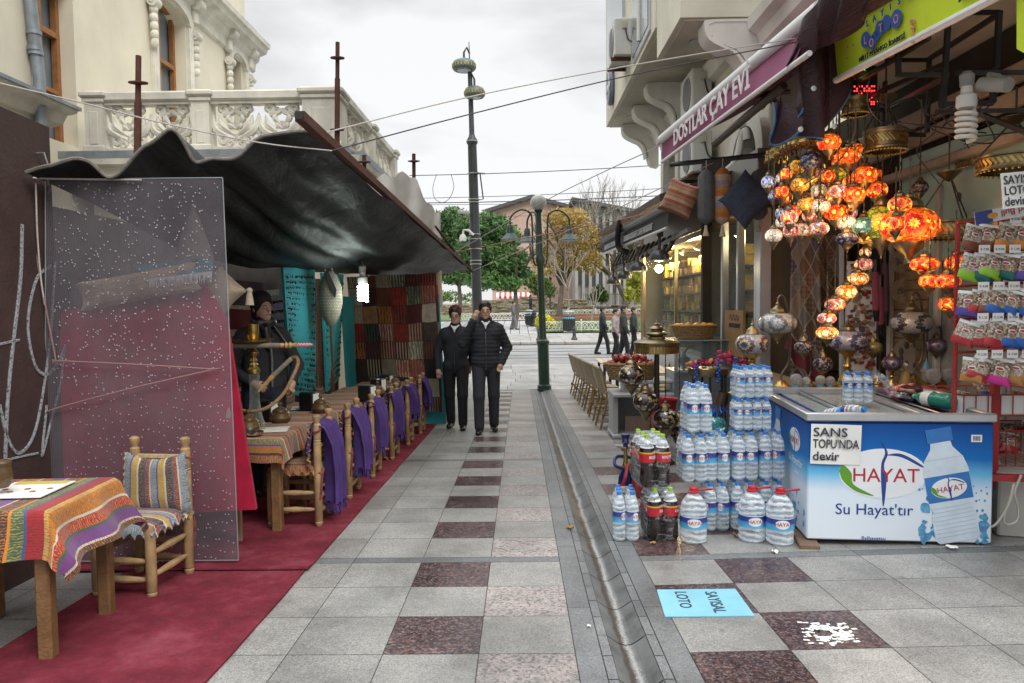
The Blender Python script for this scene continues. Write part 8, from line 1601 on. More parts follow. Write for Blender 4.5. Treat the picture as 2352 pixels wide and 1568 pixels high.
def fruit(nm, lab, loc, rx, ry, n, r, m, calyx):
 b = B(); b.ball((0, 0, 0), (r, r, r*.93), 14, 10); pr_ = b.O(nm, m)
 if calyx: b = B(); b.lathe([(r*.3, r*.85), (r*.22, r*1.05), (r*.32, r*1.25)], 7, cap=False); b.O('crown', m, pr_)
 else: B().lathe([(r*.12, r*.9), (r*.08, r*.96), (0, r*.96)], 6).O('stalk_end', mat('stalk', (.12, .16, .03), .7), pr_)
 pos = []; q = random.Random(n); lay = 0
 while len(pos) < n:
  k = 1 - .27*lay; z = loc.z + lay*r*1.45; m_ = max(1, int(2*pi*(rx - r)*k/(2.1*r))) if k > .25 else 1
  rings = [(k*(rx - r*.9), k*(ry - r*.9), m_)] + ([(k*(rx - r)*.45, k*(ry - r)*.4, max(1, m_//2))] if k > .4 else [])
  for ex, ey, c in rings:
   for i in range(c):
    if len(pos) < n: a = 2*pi*(i + .5*(lay % 2))/c + .3; pos.append((loc.x + ex*cos(a), loc.y + ey*sin(a), z + q.uniform(-.1, .1)*r))
  lay += 1
  if lay > 6: break
 for i, p in enumerate(pos):
  o = pr_ if i == 0 else dup(pr_); o.location = p; o.rotation_euler = (q.uniform(-.9, .9), q.uniform(-.9, .9), q.uniform(0, 6)); tag(o, lab, 'fruit', lab.split(' heaped')[0] + 's in the basket')
p = at(1450, 862, CA.y - .05); p = V((p.x, CA.y - .02, CZ)); basket('wicker basket of dark red pomegranates on the grey counter', p, .33, .22, .2); fruit('pomegranate', 'red pomegranate heaped in the wicker basket', p + V((0, 0, .19)), .32, .22, 30, .052, mat('pomegranate_skin', (.30, .035, .035), .35, vs=9, var=.5, rnd=.3), True)
def glasscounter():
 y = 9.2; a = at(1548, 779, y); c = at(1800, 772, y); t = T('glass_counter', 'stainless counter with glass front below the orange basket', 'counter', (a.x, y, G(a.x, y))); g = G(a.x, y); w = c.x - a.x + .15; h = a.z - g
 b = B(); b.box((w/2, .3, h - .015), (w, .75, .02), bev=.004); b.O('glass_top', mat('counter_top', (.30, .34, .34), .15, .2), t); b = B(); b.box((w/2, 0, h - .2), (w, .012, .36)); b.O('glass_front', clearglass('counter_glass', (.42, .5, .52), .2, .03), t); b = B(); b.box((w/2, .3, (h - .4)/2), (w, .6, h - .4)); b.O('steel_base', mat('brushed_steel', (.30, .34, .38), .35, .7), t); b = B(); [b.box((x, -.005, h - .2), (.03, .03, .4)) for x in (.02, w*.5, w - .02)]; b.box((w/2, -.01, h - .4), (w, .03, .03)); b.O('edge_trim', ALU, t)
 p = at(1596, 770, y + .05); p = V((p.x, y + .12, a.z + .004)); basket('wicker basket of oranges on the glass counter', p, .27, .2, .16); fruit('orange', 'bright orange heaped in the basket on the glass counter', p + V((0, 0, .15)), .26, .19, 13, .048, mat('orange_peel', (.80, .30, .02), .4, vs=60, var=.08, bp=.15, bs=160), False)
glasscounter()
def stand_lamp():
 y = 7.5; g = V((at(1508, 900, y).x, y, 0)); g.z = G(g.x, y); t = T('standing_lamp', 'tall antique brass standing lamp with a pierced crown', 'lamp', g); z = lambda v: at(1508, v, y).z - g.z; zr = z(790)
 b = B(); b.lathe([(.16, 0), (.17, .02), (.1, .05), (.03, .09), (.024, zr)], 16, fl=.06, fn=6); b.O('pole', mat('twisted_pole', (.07, .055, .04), .4, .6), t); r = .222
 b = B(); b.lathe([(r*.98, zr - .09), (r, zr - .085), (r*.98, zr - .02), (r*1.04, zr), (r*1.04, zr + .02), (r*.9, zr + .04), (r*.4, zr + .06)], 36); b.O('crown_ring', ANT, t); b = B(); n = 44; [b.box((r, 0, zr - .052), (.006, .014, .07), Mx.Rotation(2*pi*i/n, 4, 'Z') @ Mx.Translation((0, 0, 0))) for i in range(n)]; o = b.O('pierced_band', BRASS, t); o['kind'] = 'stuff'
 d = [(.40, 0), (.40, .08), (.30, .1), (.32, .14), (.46, .2), (.5, .28), (.45, .36), (.25, .4), (.27, .5), (.36, .58), (.22, .7), (.1, .76), (.12, .84), (.05, .9), (.03, 1.05), (0, 1.1)]; k = z(735) - zr - .06; b = B(); b.lathe([(a*r, zr + .06 + c*k*.95) for a, c in d], 22, fl=.03, fn=11); b.O('finial', ANT, t)
 for u, v, dy, lb in ((1450, 862, -.05, 'highest dark gold mosaic lantern hanging from the standing lamp'), (1483, 921, -.16, 'middle dark gold mosaic lantern hanging from the standing lamp'), (1528, 962, -.2, 'lower dark gold mosaic lantern in front of the standing lamp pole'), (1560, 985, .1, 'lowest dark gold mosaic lantern, half behind the water bottles')):
  yy = y + dy; c = at(u, v, yy); lantern(u, v, 28, 19, yy, 'black_gold', lb, max(.1, g.z + zr - .08 - c.z - .17), grp='dark gold lanterns of the standing lamp')
stand_lamp()
def roses():
 y = 7.1; p = at(1628, 845, y); g = V((p.x, y, G(p.x, y))); t = T('rose_stand', 'brass stand heaped with pink and orange artificial roses', 'flower stand', g); h = p.z - g.z; b = B(); b.lathe([(.19, h - .07), (.2, h - .05), (.2, h), (.17, h)], 8); b.O('tray', ANT, t); b = B(); [b.cyl((.15*cos(a), .15*sin(a), 0), (.15*cos(a), .15*sin(a), h - .06), .012) for a in np.linspace(.4, 5.9, 5)]; b.O('stand_leg', DKM, t)
 q = random.Random(4); cm = [mat('rose_pink', (.55, .05, .12), .8), mat('rose_orange', (.72, .30, .10), .8), mat('rose_deep', (.38, .02, .06), .8)]
 for i in range(46):
  a, r_ = q.uniform(0, 6.28), .2*math.sqrt(q.random()); x = r_*cos(a)*1.15 + (.12 if i % 3 == 0 else 0); b = B(); [b.lathe([(.004, -.012), (s*.8, 0), (s, .014), (s*.85, .022)], 7, TR(rz=s*90, rx=.2), cap=False) for s in (.026, .019, .011)]; o = b.O('rose', cm[0] if x > .05 else cm[q.choice((1, 1, 0, 2))], t); o.location = (x, r_*sin(a), h + .02 + (.2 - r_)*.3 + (.1 if x > .1 else 0)*q.random()); o.rotation_euler = (q.uniform(-.7, .7), q.uniform(-.7, .7), 0)
 for i, (u, v, yy, hh, lb) in enumerate(((1660, 905, 6.7, .085, 'small brown copper coffee pot hanging under the rose stand'),)):
  t2 = T('coffee_pot', lb, 'pot', at(u, v, yy), 0); B().lathe([(.058, -.09), (.06, -.08), (.05, .0), (.052, .02), (.046, .02), (.05, -.07)], 20, TR(ry=.2, rx=.1), cap=False).O('body', mat('copper', (.13, .085, .06), .35, .7), t2); B().tube([(.05, 0, .01), (.12, 0, .04)], .007, 6).O('handle', BRASS, t2)
 bl = mat('blue_bead', (.01, .08, .40), .2)
 for u, v, lb in ((1650, 850, 'string of blue eye beads left of the coffee pot'), (1688, 848, 'string of blue eye beads right of the coffee pot'), (1598, 860, 'blue beads hanging at the left side of the rose stand')):
  c = at(u, v, 6.9); b = B(); [b.ball((.012*sin(k*2.1), 0, .1 - k*.026), .016, 8, 6) for k in range(9)]; o = b.O('bead_string', bl); o.location = c; tag(o, lb, 'bead string', 'blue bead strings')
 c = at(1645, 985, 6.6); t3 = T('mosaic_lantern', 'teal mosaic lantern with blue bead fringe behind the water bottles', 'lamp', c); b = B(); b.lathe([(0, -.16), (.03, -.12), (.07, -.04), (.09, .03), (.07, .09), (.03, .11)], 20); b.O('globe', LM['teal'], t3); b = B(); [b.tube([(.02*cos(a), .02*sin(a), .1), (.07*cos(a), .07*sin(a), .19), (.1*cos(a), .1*sin(a), .16)], .006, 5) for a in np.linspace(0, 5.6, 9)]; b.O('bead_crown', bl, t3)
 b = B(); b.lathe([(.10, 0), (.13, .24), (.14, .25)], 18, cap=False); b.lathe([(0, .005), (.1, .006)], 18); o = b.O('red_bucket', mat('red_plastic', (.42, .02, .03), .35)); c = at(1522, 1010, 8.3); o.location = (c.x, 8.3, G(c.x, 8.3) + .22); o.scale = (1.2, 1.2, 1.5); tag(o, 'red plastic bucket between the grey counter and the standing lamp', 'bucket')
 t4 = T('juice_press', 'small metal hand juicer on the serving counter', 'juicer', V((at(1570, 845, 9.3).x, 9.3, CZ - .02))); B().lathe([(.09, 0), (.1, .02), (.025, .04), (.02, .2), (.07, .22), (.08, .3), (.03, .32), (.02, .38)], 14).O('press', ALU, t4); B().tube([(0, 0, .36), (.05, .02, .42), (.14, .03, .45)], .012, 6).O('lever', DKM, t4)
roses()
def shisha(u, v, col, label, hose, y=6.35):
 p = at(u, v, y); g = V((p.x, y, G(p.x, y))); k = pxm(y); t = T('small_water_pipe', label, 'water pipe', g, 0, 'coloured water pipes'); h = p.z - g.z
 B().lathe([(.05, 0), (.07, .04), (.06, .12), (.03, .18)], 16).O('glass_base', col, t); B().lathe([(.02, .18), (.03, .22), (.014, .26), (.02, h - .2), (.014, h - .06)], 12).O('stem', BRASS, t); B().lathe([(.02, h - .07), (.085, h - .055), (.09, h - .045), (.02, h - .05)], 20).O('tray', CHR, t); B().lathe([(.02, h - .05), (.022, h - .03), (.034, h - .02), (.026, h), (.042, h + .05), (.036, h + .05)], 14).O('bowl', col, t)
 s = 1 if hose == 'r' else -1; b = B(); b.tube(spline([(0, -.05, h - .25), (.10*s, -.07, h - .2), (.06*s, .04, h - .15), (-.08*s, .0, h - .17), (-.12*s, -.08, h - .26), (-.17*s, -.06, h - .42), (-.08*s, -.08, h - .5), (.0, -.1, h - .58)], 50), .014, 7); b.O('hose', mat(f'hose_{label.split()[0]}', tuple(c for c in ((.02, .03, .14) if label[0] == 'b' else (.3, .02, .03) if label[0] == 'r' else (.1, .2, .06))), .5, vs=120, var=.4), t); b = B(); b.lathe([(.013, 0), (.022, .03), (.014, .06), (.02, .1), (.01, .15)], 10, frame((-.02*s, -.1, h - .55), (.08*s, -.13, h - .66))); b.O('mouthpiece', TURN, t)
shisha(1436, 1010, mat('cobalt_glaze', (.015, .02, .12), .2), 'blue bowled water pipe nearest the drain behind the bottles', 'l', 6.3); shisha(1470, 1003, mat('green_glaze', (.16, .26, .10), .25), 'green bowled water pipe half hidden behind the cola', 'r', 6.7); shisha(1466, 1020, mat('oxblood_glaze', (.22, .03, .03), .2), 'red bowled water pipe in front of the green one', 'r', 6.05)
# ================================================================ snack rack
def rack():
 y = 4.62; g = V((at(2290, 900, y).x, y, G(3.2, y))); t = T('snack_rack', 'red wire rack with rows of snack bags and white price tags', 'rack', g); rd = mat('red_wire', (.36, .03, .03), .45); k = pxm(y)
 X = lambda u: at(u, 800, y).x - g.x; Z = lambda v: at(2280, v, y).z - g.z
 b = B(); rows = (520, 590, 668, 745, 822, 888)
 for v in rows: b.tube([(X(2205), .06, Z(v - 12)), (X(2440), .0, Z(v - 22))], .008, 5)
 for u in (2215, 2420): b.tube([(X(u), .1, 0.5), (X(u), .1, Z(500))], .014, 6)
 b.tube([(X(2320), .14, .3), (X(2320), .14, Z(500))], .03, 4); b.tube([(X(2262), .0, Z(1095)), (X(2440), -.1, Z(1092))], .03, 4); b.O('wire_frame', rd, t)
 b = B(); m = PM((X(2318), -.13, Z(486)), (1, -.1, .18), (0, -.1, 1)); b.box((0, 0, 0), (.60, .075, .004), m); so = b.O('header_strip', mat('silver_card', (.62, .63, .66), .35), t, sm=0); b = B(); b.box((-.25, 0, .004), (.10, .074, .002), m); b.box((.12, 0, .004), (.2, .074, .002), m); b.O('blue_block', mat('card_blue', (.03, .05, .22), .4), so, sm=0); b = B(); b.text('Red Bull', .055, m @ TR(-.06, .02, .005, rz=pi), .001, off=.003); b.text('ENERGY DRINK', .016, m @ TR(-.06, .03, .005, rz=pi), .001); b.O('lettering', PR, so, sm=0); b = B(); [ell(b, x, 0, .03, .017, m @ TR(0, 0, .0052)) for x in (-.2, .1)]; b.O('yellow_emblem', mat('emblem', (.6, .3, .03), .4), so, sm=0)
 cols = {'o': (.62, .20, .02), 'n': (.20, .06, .03), 'g': (.25, .50, .03), 'd': (.01, .13, .11), 'v': (.10, .07, .35), 'r': (.42, .03, .04), 'b': (.02, .12, .45), 'p': (.60, .03, .28), 'c': (.45, .22, .06)}; cn = {'o': 'orange', 'n': 'brown', 'g': 'lime green', 'd': 'dark green', 'v': 'violet', 'r': 'red', 'b': 'blue', 'p': 'pink', 'c': 'caramel'}
 q = N('nut_print'); co = q.co(); v = q.vor(co, 62, 'Color'); e = q.vor(co, 62, 'Distance', 'DISTANCE_TO_EDGE'); NUT = q.done(q.bsdf(q.mix(q.ramp(e, [(.02, .8), (.1, 0.)]), q.ramp(q.math('ADD', q.xyz(v, 0), q.math('MULTIPLY', q.math('SUBTRACT', q.rand(), .6), .6)), [(0, (.10, .05, .03)), (.3, (.28, .17, .09)), (.55, (.38, .28, .17)), (.8, (.5, .45, .38))]), (.05, .03, .02)), .22, 0, q.bump(q.noise(co, 26), .6, .01)))
 FOIL = mat('clear_foil', (.68, .69, .70), .15, vs=20, var=.15, bp=.5, bs=30); pm = {}
 def proto(c):
  if c in pm: return dup(pm[c])
  w, h = .118, .155; b = B()
  for s in (1, -1): b.grid(lambda u, v: ((u - .5)*w*s, -s*.018*(max(0, (1 - abs(2*u - 1)**2.5)*(1 - abs(2*v - 1)**3)))**.7, -h*v), 12, 14, 0)
  o = b.O('snack_bag', NUT, sm=60); b = B(); f = lambda z0, z1, off: b.grid(lambda u, v: ((u - .5)*w*1.01, -off - .0185*(max(0, (1 - abs(2*u - 1)**2.5)*(1 - abs(2*lerp(z0, z1, v) - 1)**3)))**.7, -h*lerp(z0, z1, v)), 12, 5, 0)
  f(.70, 1.0, .001); b.O('colour_band', mat(f'band_{cn[c].replace(" ", "_")}', cols[c], .25), o, sm=60); b = B(); f(0, .13, .0015); b.O('seal', FOIL, o, sm=60)
  b = B(); b.ball((0, -.0205, -h*.42), (.024, .004, .012), 14, 8); lo = b.O('logo_patch', PW, o); b = B(); b.ball((0, -.0225, -h*.42), (.019, .0035, .008), 14, 8); b.O('logo_oval', PR, lo); pm[c] = o; return o
 plan = ((545, 'n2230 n2258 o2296 o2325 o2352'), (612, 'g2228 d2250 g2270 d2296 v2326 v2350'), (695, 'v2218 r2242 n2262 b2280 b2306 b2330 b2350'), (765, 'r2222 r2244 r2262 r2276 b2300 b2326 b2348'), (848, 'c2232 r2252 p2290 c2322 c2345'))
 for ri, (v, L_) in enumerate(plan):
  its = L_.split()
  for i, it in enumerate(its):
   c, u = it[0], int(it[1:]); p = g + V((X(u), -.02 - .018*i, Z(v - 28))); o = proto(c); o.location = p; o.rotation_euler = (-.1, rng.uniform(.08, .42), rng.uniform(-.8, .1)); k2 = rng.uniform(.92, 1.08); o.scale = (k2, 1, k2); o2 = dup(o, p + V((.035, .03, -.012)), label='snack bag half hidden behind a front bag on the red rack'); o2['category'] = 'snack bag'; o2['group'] = 'rear snack bags on the red rack'; tag(o, f'{cn[c]} banded snack bag, ' + ('leftmost' if i == 0 else 'rightmost' if i == len(its) - 1 else f'number {i + 1} from the left') + f' in the {("top", "second", "middle", "fourth", "bottom")[ri]} row', 'snack bag', 'snack bags on the red rack')
  for i in range(4):
   if ri == 0 and i < 2: continue
   b = B(); w = X(2232 + 34*i); b.box((w, -.10, Z(v - 38)), (.066, .004, .05), TR()); o = b.O('price_tag', PAPER, t, sm=0); b = B(); b.text(f'₺ {("9.00", "7.50", "4.00", "1.25", "2.50")[(ri + i) % 5]}', .02, PM((w, -.103, Z(v - 38) - .008), (1, 0, 0), (0, 0, 1)), .0005); b.O('price', INK, o, sm=0)
 # tray and basket
 def wirebox(nm, label, u0, u1, v0, v1, y0, dp, m, cat, wall):
  a, c = at(u0, v1, y0), at(u1, v0, y0); t2 = T(nm, label, cat, a); w, h = c.x - a.x, c.z - a.z; b = B(); [b.tube([(0, 0, z), (w, 0, z), (w, dp, z), (0, dp, z)], .006, 5, closed=True) for z in (0, h)]
  for i in range(9): x = w*i/8; b.tube([(x, dp, h), (x, dp, 0), (x, 0, 0), (x, 0, h)], .004, 4)
  b.O('wire', m, t2)
  if wall: b = B(); b.box((w/2, .012, h/2), (w, .004, h)); b.box((.01, dp/2, h/2), (.004, dp, h)); b.box((w/2, dp/2, .012), (w, dp, .004)); b.O('card_lining', PAPER, t2, sm=0)
  return a, w, h
 a, w, h = wirebox('wire_tray', 'red wire tray lined with white card beside the freezer', 2212, 2440, 905, 955, 4.75, .5, rd, 'tray', True)
 for i, c in enumerate('bbncb'): o = proto(c); o.location = a + V((.1 + .1*i, .2, h + .06*(i % 3))); o.rotation_euler = (-.9 if i < 2 else -1.3, .2, .3*i); tag(o, ('front left snack bag lying in the white lined tray', 'second snack bag lying in the tray', 'brown banded snack bag standing in the tray', 'caramel bag in the middle of the tray', 'blue bag at the right of the tray')[i], 'snack bag', 'snack bags in the tray')
 a, w, h = wirebox('wire_basket', 'red wire basket full of red and silver packets beside the freezer', 2266, 2440, 988, 1072, 4.85, .4, rd, 'basket', False)
 for i in range(12): c = 'rrbrrorbrrcr'[i]; o = proto(c); o.location = a + V((.07 + .045*i, .1 + .2*(i % 3)*.5, .08 + .07*(i % 2) + .02*i)); o.rotation_euler = (rng.uniform(-1.4, -.4), rng.uniform(-.6, .6), rng.uniform(-1, 1)); tag(o, 'red, blue or orange banded packet jumbled in the wire basket', 'snack bag', 'packets in the red wire basket')
rack()
# ================================================================ people: smooth bodies grown from rounded limbs
def sdf_mesh(prims, res, k=.025, cut=(), quilt=0, zmin=None):
 pts = np.array([p for q in prims for p in ((q[1], q[2]) if q[0] == 'c' else (q[1],))]); rm = max(max(q[3:5]) if q[0] == 'c' else max(q[2]) for q in prims) + .05
 lo, hi = pts.min(0) - rm, pts.max(0) + rm; n = np.ceil((hi - lo)/res).astype(int) + 1; ax = [lo[i] + res*np.arange(n[i]) for i in range(3)]; P = np.stack(np.meshgrid(*ax, indexing='ij'), -1)
 def val(q):
  if q[0] == 'c':
   a, b = np.array(q[1]), np.array(q[2]); d = b - a; t = np.clip(((P - a) @ d)/max(1e-9, d @ d), 0, 1); r = q[3] + (q[4] - q[3])*t; return np.linalg.norm(P - a - t[..., None]*d, axis=-1) - r
  c, r = np.array(q[1]), np.array(q[2]); e = (P - c)/r; l = np.linalg.norm(e, axis=-1); return (l - 1)*r.min()*(.5 + .5*np.clip(l, 0, 2)/2 + .25)
 D = None
 for q in prims:
  d = val(q); kk = q[-1]['k'] if isinstance(q[-1], dict) else k
  if D is None: D = d
  else: h = np.clip(.5 + .5*(D - d)/kk, 0, 1); D = D*(1 - h) + d*h - kk*h*(1 - h)
 for q in cut: D = np.maximum(D, -val(q))
 if quilt: D = D - .011*np.abs(np.sin(P[..., 2]*pi/quilt))**.6
 if zmin: D = np.maximum(D, zmin - P[..., 2])
 s = D < 0; idx = -np.ones(D.shape, int); acc = np.zeros(tuple(np.array(D.shape) - 1) + (4,))
 sh = tuple(np.array(D.shape) - 1); sl = lambda o: tuple(slice(o[i], o[i] + sh[i]) for i in range(3)); E = [(0, 0, 0), (1, 0, 0), (0, 1, 0), (1, 1, 0), (0, 0, 1), (1, 0, 1), (0, 1, 1), (1, 1, 1)]
 for i in range(8):
  for j in range(i + 1, 8):
   if sum(abs(E[i][m] - E[j][m]) for m in range(3)) != 1: continue
   a, b = D[sl(E[i])], D[sl(E[j])]; m = (a < 0) != (b < 0); t = np.where(m, a/np.where(m, a - b, 1), 0)
   for x in range(3): acc[..., x] += np.where(m, E[i][x] + t*(E[j][x] - E[i][x]), 0)
   acc[..., 3] += m
 m = acc[..., 3] > 0; ii = np.argwhere(m); vs = lo + res*(ii + acc[m][:, :3]/acc[m][:, 3:4]); idx = -np.ones(sh, int); idx[m] = np.arange(len(ii)); fs = []
 for x in range(3):
  y, z = (x + 1) % 3, (x + 2) % 3; a = [slice(1, sh[i]) for i in range(3)]; a[x] = slice(0, sh[x]); b = list(a); b[x] = slice(1, sh[x] + 1); s0, s1 = s[tuple(a)], s[tuple(b)]
  for c in np.argwhere(s0 != s1):
   o = c.copy(); o[y] += 1; o[z] += 1; e1 = np.eye(3, dtype=int)[y]; e2 = np.eye(3, dtype=int)[z]; f = [idx[tuple(o)], idx[tuple(o - e1)], idx[tuple(o - e1 - e2)], idx[tuple(o - e2)]]
   if min(f) >= 0: fs.append(f if not s0[tuple(c)] else f[::-1])
 return vs.tolist(), fs
SKIN = mat('skin', (.50, .30, .215), .5, vs=12, var=.1); HAIRM = mat('dark_hair', (.016, .012, .010), .5, vs=60, var=.5); SHOE = mat('black_shoe', (.014, .013, .013), .35)
def cloth(n, c): return mat('cloth_' + n, c, .8, vs=9, var=.25, bp=.25, bs=50)
def person(label, base, h, rz, L, Rr_, jk, tr, stride=.12, res=.014, quilt=0, hat=None, hair=1, yaw=0., shirt=True, glasses=False, grp='people walking in the lane', face=1, collar=None, jh=.84):
 s = h/1.75; t = T('person', label, 'person', base, rz, grp); sc = lambda p: tuple(x*s for x in p); legs = []; shoes = []; body = []; trz = []
 for sx, dy in ((-1, -stride), (1, stride)):
  hp, kn, an = (sx*.095, 0, .92), (sx*.10, dy*.55 - .03, .50), (sx*.10, dy + .02, .09)
  body += [('c', sc(hp), sc(kn), .075*s, .05*s), ('c', sc(kn), sc(an), .048*s, .035*s)]; trz += [('c', sc(hp), sc(kn), .100*s, .078*s), ('c', sc(kn), sc((an[0], an[1], .10)), .076*s, .066*s)]
  shoes += [('c', sc((sx*.10, dy + .05, .05)), sc((sx*.115, dy - .14, .035)), .046*s, .038*s), ('c', sc((sx*.1, dy + .03, .1)), sc((sx*.1, dy + .04, .05)), .045*s, .05*s)]
 tor = [('e', sc((0, 0, .98)), sc((.13, .085, .14))), ('e', sc((0, .005, 1.18)), sc((.125, .085, .2))), ('e', sc((0, .01, 1.34)), sc((.15, .085, .12)))]; body += tor + [('c', sc((0, .015, 1.42)), sc((0, -.005, 1.54)), .055*s, .052*s)]
 jac = [('c', sc((-.075, 0, jh + .12)), sc((.075, 0, jh + .12)), .118*s, .118*s), ('e', sc((0, .005, 1.12)), sc((.176, .130, .42))), ('c', sc((-.07, .005, 1.14)), sc((.07, .005, 1.14)), .112*s, .112*s), ('c', sc((-.10, .01, 1.33)), sc((.10, .01, 1.33)), .115*s, .115*s), ('c', sc((-.13, .015, 1.415)), sc((.13, .015, 1.415)), .06*s, .06*s), ('c', sc((0, .02, 1.42)), sc((0, .012, 1.50)), .085*s, .075*s)]
 fin = []
 for sx, (el, ha) in ((-1, L), (1, Rr_)):
  sh_ = (sx*.172, .01, 1.395); body += [('c', sc(sh_), sc(el), .05*s, .04*s), ('c', sc(el), sc(ha), .038*s, .028*s)]; jac += [('c', sc(sh_), sc(el), .066*s, .058*s), ('c', sc(el), sc(tuple(lerp(el[i], ha[i], .93) for i in range(3))), .057*s, .044*s)]
  d = (V(ha) - V(el)).normalized(); sd = d.cross(V((0, 1, .2))).normalized(); nn = d.cross(sd); pc = V(ha) + d*.05; body.append(('c', sc(ha), sc(pc), .03*s, .036*s))
  for i in range(4): b0 = pc + sd*(.024 - .016*i) + d*.02; m_ = b0 + d*(.032 + .004*(i in (1, 2))) + nn*.008*sx; fin += [('c', sc(b0), sc(m_), .0095*s, .009*s, {'k': .006}), ('c', sc(m_), sc(m_ + d*.024 + nn*.02*sx), .009*s, .007*s, {'k': .006})]
  fin.append(('c', sc(pc + sd*.026 - d*.02), sc(pc + sd*.05 + d*.03), .011*s, .008*s, {'k': .006}))
 ry = Mx.Rotation(yaw, 3, 'Z'); hd = lambda x, y, z: sc(tuple(ry @ V((x, y, 0)) + V((0, -.01, 1.635 + z)))); q = lambda k_: {'k': k_}
 body += fin + [('e', hd(0, .01, .03), sc((.076, .094, .098))), ('e', hd(0, -.022, -.045), sc((.058, .068, .068))), ('c', hd(-.03, -.078, .018), hd(.03, -.078, .018), .013*s, .013*s), ('c', hd(0, -.086, .015), hd(0, -.108, -.022), .010*s, .015*s, q(.012)), ('c', hd(-.018, -.088, -.056), hd(.018, -.088, -.056), .009*s, .009*s, q(.012)), ('e', hd(0, -.072, -.09), sc((.03, .022, .022))), ('e', hd(-.076, .012, -.005), sc((.012, .022, .034)), q(.01)), ('e', hd(.076, .012, -.005), sc((.012, .022, .034)), q(.01))]
 cut = [('e', hd(-.031, -.094, -.006), sc((.018, .018, .012))), ('e', hd(.031, -.094, -.006), sc((.018, .018, .012)))] if face else []
 add = lambda nm, pr, m, r=res, **k_: (lambda b: b.O(nm, m, t, sm=80))(B().add(*sdf_mesh(pr, r, **k_)))
 add('body', body, SKIN, res*.68 if face else res, cut=()); add('trousers', trz + [('e', sc((0, 0, .95)), sc((.175, .125, .14)))], tr, res*1.1); add('jacket', jac, jk, quilt=quilt, zmin=jh*s); add('shoes', shoes, SHOE)
 if face:
  b = B(); [b.ball(hd(x, -.0815, -.006), (.0135*s, .011*s, .0085*s), 10, 8) for x in (-.031, .031)]; eo = b.O('eyes', mat('eye_white', (.5, .48, .45), .3), t); b = B(); [b.ball(hd(x, -.0885, -.006), (.0055*s, .005*s, .006*s), 8, 6) for x in (-.031, .031)]; b.O('iris', SHOE, eo); b = B(); [b.tube([hd(x - .02, -.092, .02), hd(x, -.097, .025), hd(x + .02, -.092, .02)], .0028*s, 5) for x in (-.031, .031)]; b.O('eyebrows', HAIRM, t); b = B(); b.tube([hd(-.02, -.0965, -.057), hd(0, -.0985, -.056), hd(.02, -.0965, -.057)], .0035*s, 5); b.O('lips', mat('lips', (.30, .12, .10), .5), t)
 q_ = random.Random(int(h*1000)); fc = [('e', hd(0, -.115, -.045), sc((.074, .075, .108)))]
 if hair: add('hair', [('e', hd(0, .014, .043), sc((.083, .101, .099))), ('e', hd(0, .055, .005), sc((.077, .06, .085)))] + [('c', hd(.018*i + q_.uniform(-.01, .01), q_.uniform(-.05, .02), .098), hd(.021*i + .012 + q_.uniform(-.01, .01), -.09 + .006*abs(i), .104 - .012*(i > 1) + q_.uniform(-.02, .006)), .012*s, .005*s, {'k': .012}) for i in range(-3, 4)] + [('c', hd(.074*g, -.01, .06), hd(.078*g, -.018, .01), .012*s, .006*s) for g in (-1, 1)], HAIRM, cut=fc)
 if hat: add('beanie', [('e', hd(0, .03, .07), sc((.096, .108, .095)))] if hat[1] else [('e', hd(0, .01, .055), sc((.094, .112, .105))), ('c', hd(0, .05, -.05), hd(0, .03, .0), .07*s, .085*s)], cloth('beanie_' + hat[2], hat[0]), cut=[('e', hd(0, -.13, -.055), sc((.1, .105, .13)))] if not hat[1] else [('e', hd(0, -.1, .0), sc((.13, .10, .16)))])
 if shirt: b = B(); b.add([sc(p) for p in ((-.035, -.1, 1.475), (.035, -.1, 1.475), (0, -.142, 1.395), (-.045, -.05, 1.50), (.045, -.05, 1.50))], [(0, 2, 1), (3, 0, 1, 4)]); b.tube([sc(p) for p in ((-.055, -.03, 1.50), (-.04, -.095, 1.485), (0, -.130, 1.43), (.04, -.095, 1.485), (.055, -.03, 1.50))], .012*s, 6); b.O('shirt_collar', PAPER, t)
 if shirt: b = B(); b.tube([sc((0, -.145, 1.36)), sc((0, -.149, 1.15)), sc((0, -.132, jh + .02))], .0045*s, 5); b.O('zipper', CHR, t)
 if collar: b = B(); [b.grid(lambda u, v, g=g: V(sc((g*(.06 + .10*u + .03*v), -.07 - .085*u + .03*v*(1 - u), 1.52 - .18*u - .06*v))), 8, 4, .008) for g in (-1, 1)]; b.tube([sc(p) for p in ((.02, -.15, 1.38), (.03, -.165, 1.2), (.03, -.15, .95))], .01*s, 6); b.O('collar', cloth('grey_collar', (.15, .155, .16)), t); add('scarf', [('c', sc((-.05, -.03, 1.5)), sc((.05, -.03, 1.5)), .065*s, .065*s), ('c', sc((0, -.09, 1.45)), sc((.02, -.12, 1.3)), .045*s, .04*s)], SHOE)
 if glasses: b = B(); [b.tube([hd(x + .022*cos(a), -.105, -.004 + .017*sin(a)) for a in np.linspace(0, 6.28, 13)], .0028*s, 5) for x in (-.031, .031)]; b.tube([hd(-.01, -.107, 0), hd(.01, -.107, 0)], .0025*s, 5); [b.tube([hd(g*.053, -.1, 0), hd(g*.08, .01, .005)], .0025*s, 5) for g in (-1, 1)]; b.O('glasses', SHOE, t)
 return t
NV, BK, DJ = cloth('navy', (.016, .018, .026)), cloth('black', (.011, .011, .012)), cloth('charcoal', (.02, .021, .027))
p = gnd(1118, 993); person('young man in a quilted dark puffer jacket, one hand raised to his ear', p, 1.78, R(3), ((-.30, -.06, 1.20), (-.155, -.13, 1.52)), ((.29, .06, 1.14), (.20, -.06, .93)), cloth('puffer', (.022, .024, .032)), cloth('slate_trousers', (.032, .034, .044)), .13, quilt=.055)
